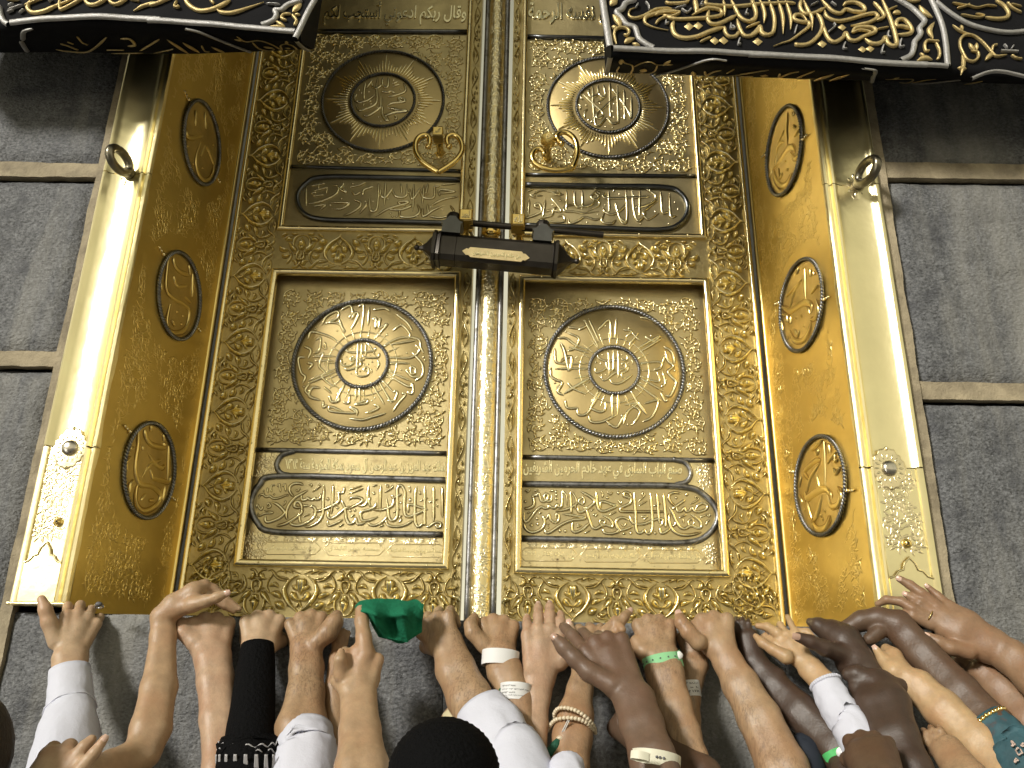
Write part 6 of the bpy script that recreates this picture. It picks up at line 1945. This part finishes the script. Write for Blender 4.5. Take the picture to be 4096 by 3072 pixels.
def person_14():
    a = std('C', 'olive', 'person with an ivory bead bracelet and green tassel on the wrist', (1075, 880), (1170, 560), 165, 1, [(1045, 1020, 96), (1010, 1220, 135), (985, 1400, 150), (960, 1653, 150)], rw=86, near=-.0, flex=(40, 50, 30), thumb='side', fk=((30, 40, 20), (45, 40, 20), (45, 40, 20), (45, 40, 20)), DK=1.69, nails=True, twist=-8)
    a.chain([(1240, 560, 1.675, 44), (1330, 470, 1.68, 38), (1385, 540, 1.66, 32)], .006); a.chain([(1300, 600, 1.67, 44), (1400, 440, 1.68, 38), (1440, 395, 1.69, 30)], .006, nail=True); a.done()
    pts1 = [(845, 1255, 1.615), (842, 1210, 1.60), (880, 1172, 1.585), (960, 1175, 1.572), (1040, 1205, 1.568), (1110, 1260, 1.572), (1155, 1315, 1.585), (1168, 1370, 1.61)]
    pts2 = [(790, 1350, 1.61), (815, 1300, 1.595), (860, 1262, 1.58), (950, 1250, 1.567), (1040, 1262, 1.563), (1110, 1300, 1.57), (1150, 1345, 1.585)]
    for pts in (pts1, pts2):
        C = cat([a.p(x, y, D) for x, y, D in pts], 12); acc = 0; last = C[0]; me = None
        for q in C:
            acc += np.linalg.norm(q-last); last = q
            if acc > .0062 or me is None:
                acc = 0
                if me is None:
                    mb = MB(); sphere(mb, (0, 0, 0), .0041, 9, 7, (1, 1, .92)); ob = mb.make('bead', M_bead, a.root); me = ob.data
                else: ob = bpy.data.objects.new('bead', me); COL.objects.link(ob); ob.parent = a.root
                ob.location = q
    for dx in (-8, 6): tube3([a.p(955+dx, 1268, 1.562), a.p(915+dx, 1350, 1.565), a.p(885, 1408, 1.568)], .0011, 5).make('cord', M_thr, a.root)
    mb = MB(); sphere(mb, a.p(885, 1412, 1.566), .0055, 10, 7, (1.2, 1.2, .8)); mb.make('tassel_knot', M_bead, a.root)
    tube3([a.p(878, 1425, 1.566), a.p(850, 1470, 1.563), a.p(800, 1530, 1.562), a.p(768, 1572, 1.56)], [.005, .0085, .0085, .006], 9).make('tassel', M_tassel, a.root)
person_14()
def person_15():
    a = Arm('C', 'mid', 'person with a large brown hand over the others and a cream plastic band', 1.56, nails=M_nail2)
    a.arm([(1480, 1100, 1.52, 165), (1540, 1300, 1.49, 165), (1620, 1540, 1.45, 172), (1650, 1653, 1.44, 180)])
    a.hand((1450, 1050), (1230, 640), 222, -1, DW=1.525, DK=1.585, fk=((12, 14, 6), (30, 30, 15), (42, 40, 20), (50, 40, 20)), splay=-3, thumb=None, twist=12, roll=8)
    a.chain([(1300, 980, 1.53, 85), (1120, 880, 1.54, 74), (1000, 770, 1.545, 62), (915, 680, 1.55, 58), (850, 612, 1.555, 40)], .014, nail=True); a.done()
    a.band(1650, 1600, 192, 112, tilt=4, D=1.445, m=M_cream, depth=.85, thick=.002)
    mb = MB()
    for an in (1.9, 1.75, 1.62): 
        p = a.band_pt(math.pi-an, 0, .0026) ; sphere(mb, p, .0022, 8, 5)
    mb.make('band_holes', M_ink, a.root)
    a.band(1530, 1560, 62, 60, tilt=6, D=1.385, m=M_cream, depth=.3, thick=.003, name='band_clasp')
person_15()
def person_16():
    a = std('C', 'hairy', 'person with a mint green plastic wristband, tan fist on the sill', (1692, 760), (1645, 480), 186, -1, [(1730, 900, 142), (1800, 1150, 135), (1890, 1380, 120), (1970, 1560, 95)], rw=146, flex=(82, 62, 30), thumb='tuck', near=.012); 
    a.chain([(1540, 700, 1.66, 60), (1500, 640, 1.67, 56)], .012); a.done()
    a.band(1704, 795, 150, 74, tilt=-14, D=1.642, m=M_mint, depth=.74); mb = MB()
    for i in range(6): sphere(mb, a.band_pt(math.pi*(.90-.13*i), 0, .0016), .0016, 7, 4)
    mb.make('band_holes', M_ink, a.root)
    mb = MB(); p = a.band_pt(math.pi*.14, .2, .002); sphere(mb, p, .0075, 14, 8, (1, .5, 1)); mb.make('band_stud', M_band, a.root)
    mb = MB(); mb.add([a.band_pt(math.pi*.22, 1.0, .003), a.band_pt(math.pi*.05, 1.5, .003), a.band_pt(math.pi*.0, -.2, .003), a.band_pt(math.pi*.02, -2.0, .003), a.band_pt(math.pi*.22, -1, .003)], [(0, 1, 2, 3, 4)]); mb.make('band_tail', M_mint, a.root, smooth=False)
person_16()
def person_17():
    a = Arm('C', 'olive', 'person behind the mint banded fist, wearing a printed white band', 1.72)
    a.arm([(1965, 820, 1.695, 112), (1945, 960, 1.69, 78), (1935, 1100, 1.68, 70), (1940, 1250, 1.67, 66)]); a.hand((1965, 800), (1920, 560), 120, 1, DW=1.695, DK=1.705, flex=(80, 50, 30), thumb='fist'); a.done()
    a.band(1935, 1020, 74, 120, tilt=-8, D=1.68, m=M_band, depth=.8)
    mb = MB()
    for j, (z, t) in enumerate(((.6, 'رقم ١٨٢٧٤'), (.1, 'ح ٩ ٦'), (-.45, 'مكة ١٤٤١'))):
        V, F = text_mesh(t, bold=.01, res=1); mb.add([a.band_pt(math.pi*(.75-.55*(1-x)), z+.3*(.5-y)) for x, y, q in V], F)
    mb.make('band_print', M_ink, a.root)
person_17()
def person_18():
    a = std('D', 'hairy', 'person with a long bare hairy forearm right of the mint green wristband', (775, 690), (680, 470), 206, -1, [(830, 800, 112), (930, 980, 140), (1080, 1250, 165), (1270, 1653, 195)], rw=106, flex=(80, 62, 30), thumb=None, near=.012)
    a.chain([(590, 640, 1.65, 72), (510, 560, 1.65, 58), (455, 485, 1.655, 50), (438, 430, 1.665, 38)], .012, nail=True); a.done()
person_18()
def person_19():
    a = Arm('D', 'deep', 'person with a very dark forearm between the hairy arm and the fair hand', 1.70)
    a.arm([(985, 600, 1.695, 84), (1040, 800, 1.68, 90), (1180, 980, 1.66, 120), (1400, 1200, 1.62, 140), (1700, 1480, 1.57, 150)])
    a.hand((980, 620), (935, 490), 88, -1, DW=1.695, DK=1.70, flex=(60, 60, 30), thumb='tuck')
    a.chain([(1180, 860, 1.66, 40), (1250, 900, 1.65, 36), (1240, 1000, 1.64, 34)], .008); a.done()
person_19()
def person_20():
    a = Arm('D', 'yellow', 'person in a white sleeve with a crocheted edge, fair hand under a dark thumb', 1.64)
    a.arm([(1490, 850, 1.625, 98), (1620, 990, 1.60, 96), (1740, 1180, 1.57, 90), (1860, 1380, 1.53, 90)])
    a.hand((1460, 810), (1290, 600), 128, -1, DW=1.628, DK=1.66, fk=((20, 40, 20), (28, 50, 30), (20, 45, 25), (5, 15, 15)), splay=10, thumb=None, roll=6)
    a.chain([(1230, 570, 1.665, 44), (1150, 520, 1.68, 34), (1070, 512, 1.69, 24)], .006); a.chain([(1300, 760, 1.63, 62), (1190, 700, 1.64, 42), (1110, 650, 1.65, 36), (1055, 595, 1.66, 24)], .010)
    a.chain([(1380, 560, 1.66, 36), (1470, 560, 1.65, 30), (1550, 635, 1.63, 22)], .006); a.done()
    a.sleeve([(1620, 975, 1.598, 118), (1690, 1110, 1.58, 135), (1780, 1270, 1.555, 150), (1880, 1420, 1.53, 160)], M_white, wr=.005, seed=31, fold=6)
    mb = MB(); r = a.rows[0]
    for p in r: sphere(mb, p, .0042, 6, 4)
    mb.make('crochet_edge', M_white, a.root)
person_20()
def person_21():
    a = Arm('E', 'deep', 'person whose dark hand lays its thumb on the fair hand', 1.64, nails=M_nail2)
    a.arm([(640, 790, 1.62, 140), (780, 980, 1.60, 130), (900, 1250, 1.56, 160), (1020, 1653, 1.50, 200)])
    a.chain([(640, 790, 1.62, 135), (560, 640, 1.635, 130), (460, 560, 1.65, 100)], .02)
    a.chain([(480, 600, 1.64, 90), (350, 510, 1.66, 62), (285, 480, 1.68, 34)], .010); a.chain([(560, 600, 1.64, 95), (480, 540, 1.66, 62)], .01)
    a.chain([(540, 740, 1.61, 76), (400, 690, 1.595, 60), (290, 640, 1.59, 50), (190, 602, 1.59, 40)], .012)
    a.nail(a.P[0][0]*0+a.p(172, 598, 1.59), nrm(a.p(120, 590, 1.59)-a.p(200, 605, 1.59)), 40*a.m(172, 598, 1.59)); a.done()
person_21()
def person_21b():
    a = Arm('E', 'deep', 'person with a thick dark knobbly fist and arm right of the crocheted sleeve', 1.58)
    a.arm([(800, 980, 1.58, 150), (860, 1150, 1.55, 210), (960, 1400, 1.50, 180), (1100, 1653, 1.46, 150)])
    a.chain([(820, 1000, 1.575, 120), (900, 1010, 1.57, 90), (1010, 1000, 1.57, 66)], .014); a.chain([(760, 960, 1.575, 110), (660, 900, 1.58, 70), (590, 905, 1.585, 52)], .012); a.chain([(740, 1060, 1.57, 90), (660, 1010, 1.575, 64)], .012); a.done()
person_21b()
def person_21c():
    a = Arm('E', 'dark', 'person with the dark fist at the bottom edge, below the crocheted sleeve', 1.42)
    a.arm([(780, 1560, 1.41, 200), (860, 1800, 1.34, 190)], ext=.3); a.hand((800, 1620), (760, 1430), 205, -1, DW=1.40, DK=1.43, flex=(75, 70, 35), thumb='tuck'); a.done()
person_21c()
def person_22():
    a = Arm('E', 'dark', 'person in a teal sleeve with gold trim, dark forearm arching to the sill', 1.62)
    a.arm([(980, 500, 1.63, 118), (1180, 720, 1.60, 128), (1480, 1040, 1.55, 150), (1760, 1330, 1.50, 165)], ext=.3)
    a.chain([(980, 500, 1.63, 112), (840, 450, 1.64, 84), (700, 470, 1.65, 74), (560, 540, 1.66, 62)], .016); a.chain([(840, 560, 1.63, 60), (760, 620, 1.63, 50)], .01); a.done()
    a.sleeve([(1700, 1275, 1.51, 172), (1790, 1370, 1.495, 190), (1930, 1530, 1.47, 220), (2050, 1700, 1.44, 240)], M_teal, wr=.006, seed=41, fold=6)
    mb = MB(); r = a.rows[2]
    for p in r: sphere(mb, p, .0042, 7, 5)
    mb.make('gold_trim', M_goldring, a.root)
    M_emb = mat('pink_embroidery', (.55, .42, .36), .6); mb = MB()
    for dx, dy in ((0, 0), (90, 120), (160, 60), (40, 210)):
        p = [a.p(1850+dx+30*math.cos(q)*(1+.3*math.sin(3*q)), 1330+dy+24*math.sin(q)+8*math.sin(4*q), 1.40) for q in np.linspace(0, 5.2, 24)]
        # lie on the sleeve
        path = []
        for x in p:
            row = min(a.rows, key=lambda r_: np.linalg.norm(np.mean(np.array(r_), 0)-x)); cc_ = np.mean(np.array(row), 0); dv = nrm(x-cc_); path.append(cc_+dv*np.linalg.norm(np.array(row[0])-cc_)*.92+dv*.004)
        t = tube3(path, .0013, 4); mb.add(t.v, t.f)
    mb.make('embroidery', M_emb, a.root)
person_22()
def person_23():
    a = Arm('E', 'brown', 'person spreading a brown hand with a thin gold ring over the casing', 1.61)
    a.arm([(1740, 660, 1.59, 120), (1900, 760, 1.565, 130), (2100, 930, 1.53, 145)], ext=.35)
    a.chain([(1740, 650, 1.59, 110), (1560, 480, 1.60, 84), (1400, 350, 1.615, 50)], .02); a.chain([(1740, 660, 1.59, 110), (1500, 520, 1.60, 84), (1310, 390, 1.615, 56)], .02); a.chain([(1700, 690, 1.59, 100), (1480, 590, 1.60, 80), (1270, 460, 1.615, 58)], .02); a.chain([(1680, 700, 1.59, 90), (1500, 640, 1.60, 60), (1350, 560, 1.61, 46)], .016)
    a.chain([(1400, 350, 1.615, 46), (1310, 265, 1.63, 33), (1228, 192, 1.635, 22)], .005, nail=True)
    a.chain([(1330, 370, 1.615, 52), (1180, 245, 1.62, 40), (1090, 180, 1.63, 37), (1005, 132, 1.635, 28)], .005, nail=True)
    a.chain([(1300, 420, 1.615, 50), (1170, 320, 1.62, 38), (1110, 285, 1.63, 36), (1058, 258, 1.635, 27)], .005, nail=True)
    a.chain([(1270, 460, 1.615, 52), (1110, 370, 1.62, 42), (1020, 315, 1.63, 38), (900, 300, 1.64, 34), (830, 335, 1.65, 26)], .005)
    a.chain([(1260, 500, 1.615, 50), (1110, 430, 1.62, 40), (1040, 420, 1.63, 36), (975, 415, 1.635, 26)], .005, nail=True)
    a.chain([(1560, 720, 1.585, 66), (1420, 690, 1.585, 54), (1320, 640, 1.59, 46), (1235, 595, 1.595, 34)], .012, nail=True); a.done()
    c = a.p(1250, 435, 1.612); vd = nrm(c-CAM); ax = nrm(a.p(1300, 460, 1.61)-a.p(1200, 410, 1.612)); lt = np.cross(ax, vd)
    tube3([c+(lt*math.cos(q)-vd*math.sin(q))*.0125 for q in [2*math.pi*k/24 for k in range(24)]], .0011, 6, closed=True).make('ring', M_goldring, a.root)
person_23()
def person_24():
    a = Arm('E', 'yellow', 'person with a golden tan forearm running diagonally beneath the teal sleeved arm', 1.57)
    a.arm([(960, 880, 1.585, 84), (1150, 1000, 1.57, 125), (1350, 1180, 1.54, 145), (1620, 1430, 1.50, 150), (1900, 1720, 1.45, 150)])
    a.chain([(960, 880, 1.585, 76), (880, 790, 1.60, 48), (815, 700, 1.61, 30)], .012, nail=True); a.chain([(1000, 860, 1.59, 90), (950, 760, 1.61, 70), (900, 700, 1.63, 44)], .012); a.done()
person_24()
def person_25():
    a = Arm('E', 'brown', 'person at the right edge, brown forearm just under the spread hand', 1.60)
    a.arm([(1640, 860, 1.62, 90), (1800, 1000, 1.60, 120), (2050, 1250, 1.56, 150)], ext=.3); a.hand((1640, 860), (1520, 740), 90, -1, DW=1.62, DK=1.65, flex=(60, 60, 30), thumb='tuck'); a.done()
person_25()
def person_26():
    a = Arm('E', 'olive', 'person with a small olive hand below the golden tan forearm', 1.50)
    a.arm([(1380, 1500, 1.48, 120), (1560, 1750, 1.42, 150)], ext=.3); a.hand((1380, 1520), (1260, 1380), 110, -1, DW=1.48, DK=1.50, flex=(50, 60, 30), thumb='tuck'); a.done()
    a.L = 'E'
person_26()
def person_27():
    a = Arm('E', 'deep', 'person with a bright green band and navy sleeve low beside dark arms', 1.58)
    a.arm([(440, 1330, 1.60, 80), (520, 1560, 1.56, 90), (560, 1800, 1.50, 95)]); a.hand((430, 1320), (360, 1150), 90, -1, DW=1.60, DK=1.62, flex=(60, 60, 30), thumb='tuck'); a.done()
    a.band(495, 1570, 94, 90, tilt=-30, D=1.555, m=mat('bright_green_band', (.10, .52, .16), .35), depth=.8)
    mb = MB(); sphere(mb, a.band_pt(math.pi*.35, 0, .003), .009, 14, 8, (1, .5, 1)); mb.make('band_stud', M_band, a.root)
    a.sleeve([(250, 1420, 1.60, 90), (250, 1653, 1.57, 150)], mat('navy_cloth', (.012, .017, .028), .8, bump=((40, .5, .005),)), name='sleeve', seed=3)
person_27()
def person_28():
    a = Arm('C', 'mid', 'person showing only a white cuff at the bottom edge below the beads', 1.50)
    a.arm([(730, 1650, 1.50, 90), (760, 1850, 1.45, 100)], ext=.25); a.chain([(720, 1650, 1.50, 80), (710, 1610, 1.51, 62)], .01); a.done()
    a.sleeve([(930, 1610, 1.49, 128), (950, 1800, 1.45, 160)], M_white, seed=9)
person_28()
def person_29():
    a = Arm('C', 'dark', 'person with a dark forearm behind the cream banded arm', 1.62)
    a.arm([(1400, 1300, 1.64, 130), (1700, 1500, 1.60, 170), (2000, 1750, 1.54, 190)]); a.chain([(1400, 1300, 1.64, 110), (1330, 1330, 1.65, 70)], .012); a.done()
person_29()
# green cloth
cloth = thing('green_cloth', 'green flannel cloth held at the sill above the pointing hand', 'cloth')
def green():
    L = 'B'; o = ZO[L]
    top = [(1040, 360, 1.60), (1080, 315, 1.60), (1200, 290, 1.61), (1330, 292, 1.62), (1450, 305, 1.62), (1540, 300, 1.615), (1600, 335, 1.61)]
    mid = [(1075, 390, 1.575), (1130, 380, 1.565), (1210, 400, 1.56), (1320, 420, 1.585), (1430, 390, 1.565), (1520, 400, 1.585), (1590, 420, 1.60)]
    m2 = [(1120, 420, 1.60), (1190, 450, 1.565), (1260, 480, 1.58), (1350, 500, 1.615), (1440, 460, 1.57), (1510, 490, 1.60), (1575, 490, 1.61)]
    bot = [(1190, 480, 1.61), (1230, 570, 1.60), (1290, 605, 1.60), (1370, 620, 1.61), (1450, 640, 1.61), (1490, 620, 1.61), (1560, 540, 1.62)]
    R = []
    for r in (top, mid, m2, bot): R.append(cat([P3(*zp(L, x, y), D) for x, y, D in r], 6))
    cols = [cat([R[j][i] for j in range(4)], 6) for i in range(len(R[0]))]
    for i, c in enumerate(cols):
        for j in range(len(c)): c[j] = c[j]+np.array((0, 1, .3))*noise.noise(Vector((i*.22, j*.25, 4)))*.008
    mb = MB(); mb.grid(cols); mb.grid([[p+np.array((0, .0025, 0)) for p in c] for c in cols], flip=True)
    mb.make('flannel', M_green, cloth)
    # hanging back fold
    b = [[P3(*zp(L, x, y), D) for x, y, D in r] for r in ([(1150, 430, 1.62), (1300, 440, 1.63), (1450, 430, 1.63), (1600, 400, 1.63)], [(1235, 600, 1.615), (1320, 622, 1.62), (1430, 650, 1.62), (1585, 560, 1.625)])]
    mb = MB(); mb.grid([cat([x, (x+y)/2+np.array((0, -.01, 0)), y], 5) for x, y in zip(cat(b[0], 6), cat(b[1], 6))]); mb.make('flannel_fold', M_green, cloth)
green()
# heads below
def heads():
    p = thing('person', 'person in a black knitted cap seen from behind at the bottom centre', 'person', 'people reaching up to the door sill')
    c = P3(*zp('B', 1760, 1720), 1.22); k = mpp(*zp('B', 1760, 1720), 1.22)/2.0109; R = 445*k
    pr = [(c+np.array((0, .0, -.10)), c+np.array((0, 0, -.22)), .055, .06, .03), (c+np.array((0, 0, -.05)), c, R*.86, R*.9, .03), (c+np.array((-.16, 0, -.30)), c+np.array((.16, 0, -.30)), .07, .07, .06), (c+np.array((0, 0, -.30)), c+np.array((0, 0, -.75)), .14, .15, .1)]
    V, F = sdf_mesh(pr, .005); mesh_np('body', V, F, SK['olive'], p)
    mb = MB(); rows = []
    for i in range(40):
        t = math.pi*.62*i/39; r = R*(1+.010*math.sin(i*2.6))
        rows.append([(c[0]+r*math.sin(t)*math.cos(2*math.pi*j/60)*1.02, c[1]+r*math.sin(t)*math.sin(2*math.pi*j/60)*1.15, c[2]+r*math.cos(t)*1.0) for j in range(60)])
    mb.grid(rows, closed_v=True, flip=True); mb.make('knitted_cap', M_blackc, p)
    sp_ = MB(); rnd = random.Random(6)
    for (x, y) in ((1590, 1520), (1605, 1518), (1640, 1510), (1660, 1508), (1700, 1505), (1570, 1580), (1600, 1575), (1640, 1565), (1690, 1560), (1740, 1555), (1520, 1605), (1545, 1640), (1905, 1630)):
        u, v = zp('B', x, y); r_ = ray(u, v); oc = CAM-c; a_ = np.dot(r_, r_); b_ = 2*np.dot(r_, oc); cc_ = np.dot(oc, oc)-(R*1.015)**2; ds = b_*b_-4*a_*cc_
        if ds > 0:
            q = CAM+r_*((-b_-math.sqrt(ds))/(2*a_)); sphere(sp_, q, .0016, 5, 3)
    sp_.make('cap_beads', M_steel, p)
    p = thing('person', 'person in a pale cream cap just behind the black knitted cap', 'person', 'people reaching up to the door sill')
    c = P3(*zp('B', 2020, 1410), 1.655); R = .075
    V, F = sdf_mesh([(c+np.array((0, 0, -.06)), c, .072, .075, .03), (c+np.array((0, 0, -.12)), c+np.array((0, 0, -.22)), .055, .06, .03), (c+np.array((-.15, 0, -.32)), c+np.array((.15, 0, -.32)), .07, .07, .05)], .005); mesh_np('body', V, F, SK['tan'], p)
    mb = MB(); sphere(mb, c, R, 30, 16, (1, 1.1, 1)); mb.make('cream_cap', mat('cream_cap', (.62, .55, .34), .75, bump=((120, .4, .002),)), p)
heads()

# ------------------------------------------------------------------ floodlight masts of the square, far behind the camera; their glare shows in the polished casing
def mast(x, label, y=-26.0, lamps=((12.0, 1), (15.0, 1.15)), H=15.6):
    root = thing('floodlight_mast', label, 'floodlight')
    t = tube3([(x, y, 0), (x, y, H)], [.20, .10], 12); t.make('pole', M_bronze, root)
    for z, w in lamps:
        aim = np.array((0, 0, 3.0))-np.array((x, y, z)); aim /= np.linalg.norm(aim)
        mb = MB(); mb.box(-.85, .85, -.85, .85, -.3, .02); o = mb.make('lamp_housing', M_bronze, root, smooth=False)
        q = Vector(-aim).to_track_quat('Z', 'Y'); o.rotation_euler = q.to_euler(); o.location = (x, y, z)
        li_ = bpy.data.lights.new('floodlight', 'AREA'); li_.shape = 'DISK'; li_.size = 1.2; li_.energy = w*FL; li_.color = (1, .95, .82)
        lo = bpy.data.objects.new('floodlight', li_); COL.objects.link(lo); lo.rotation_euler = q.to_euler(); lo.location = Vector((x, y, z))+Vector(aim)*.05; lo.parent = root
FL = 4600
mast(22.0, 'shorter floodlight mast on the right side of the square')
mast(-5.0, 'very tall floodlight mast in the middle of the square', -14.0, ((24.0, 1.0),), 24.6)
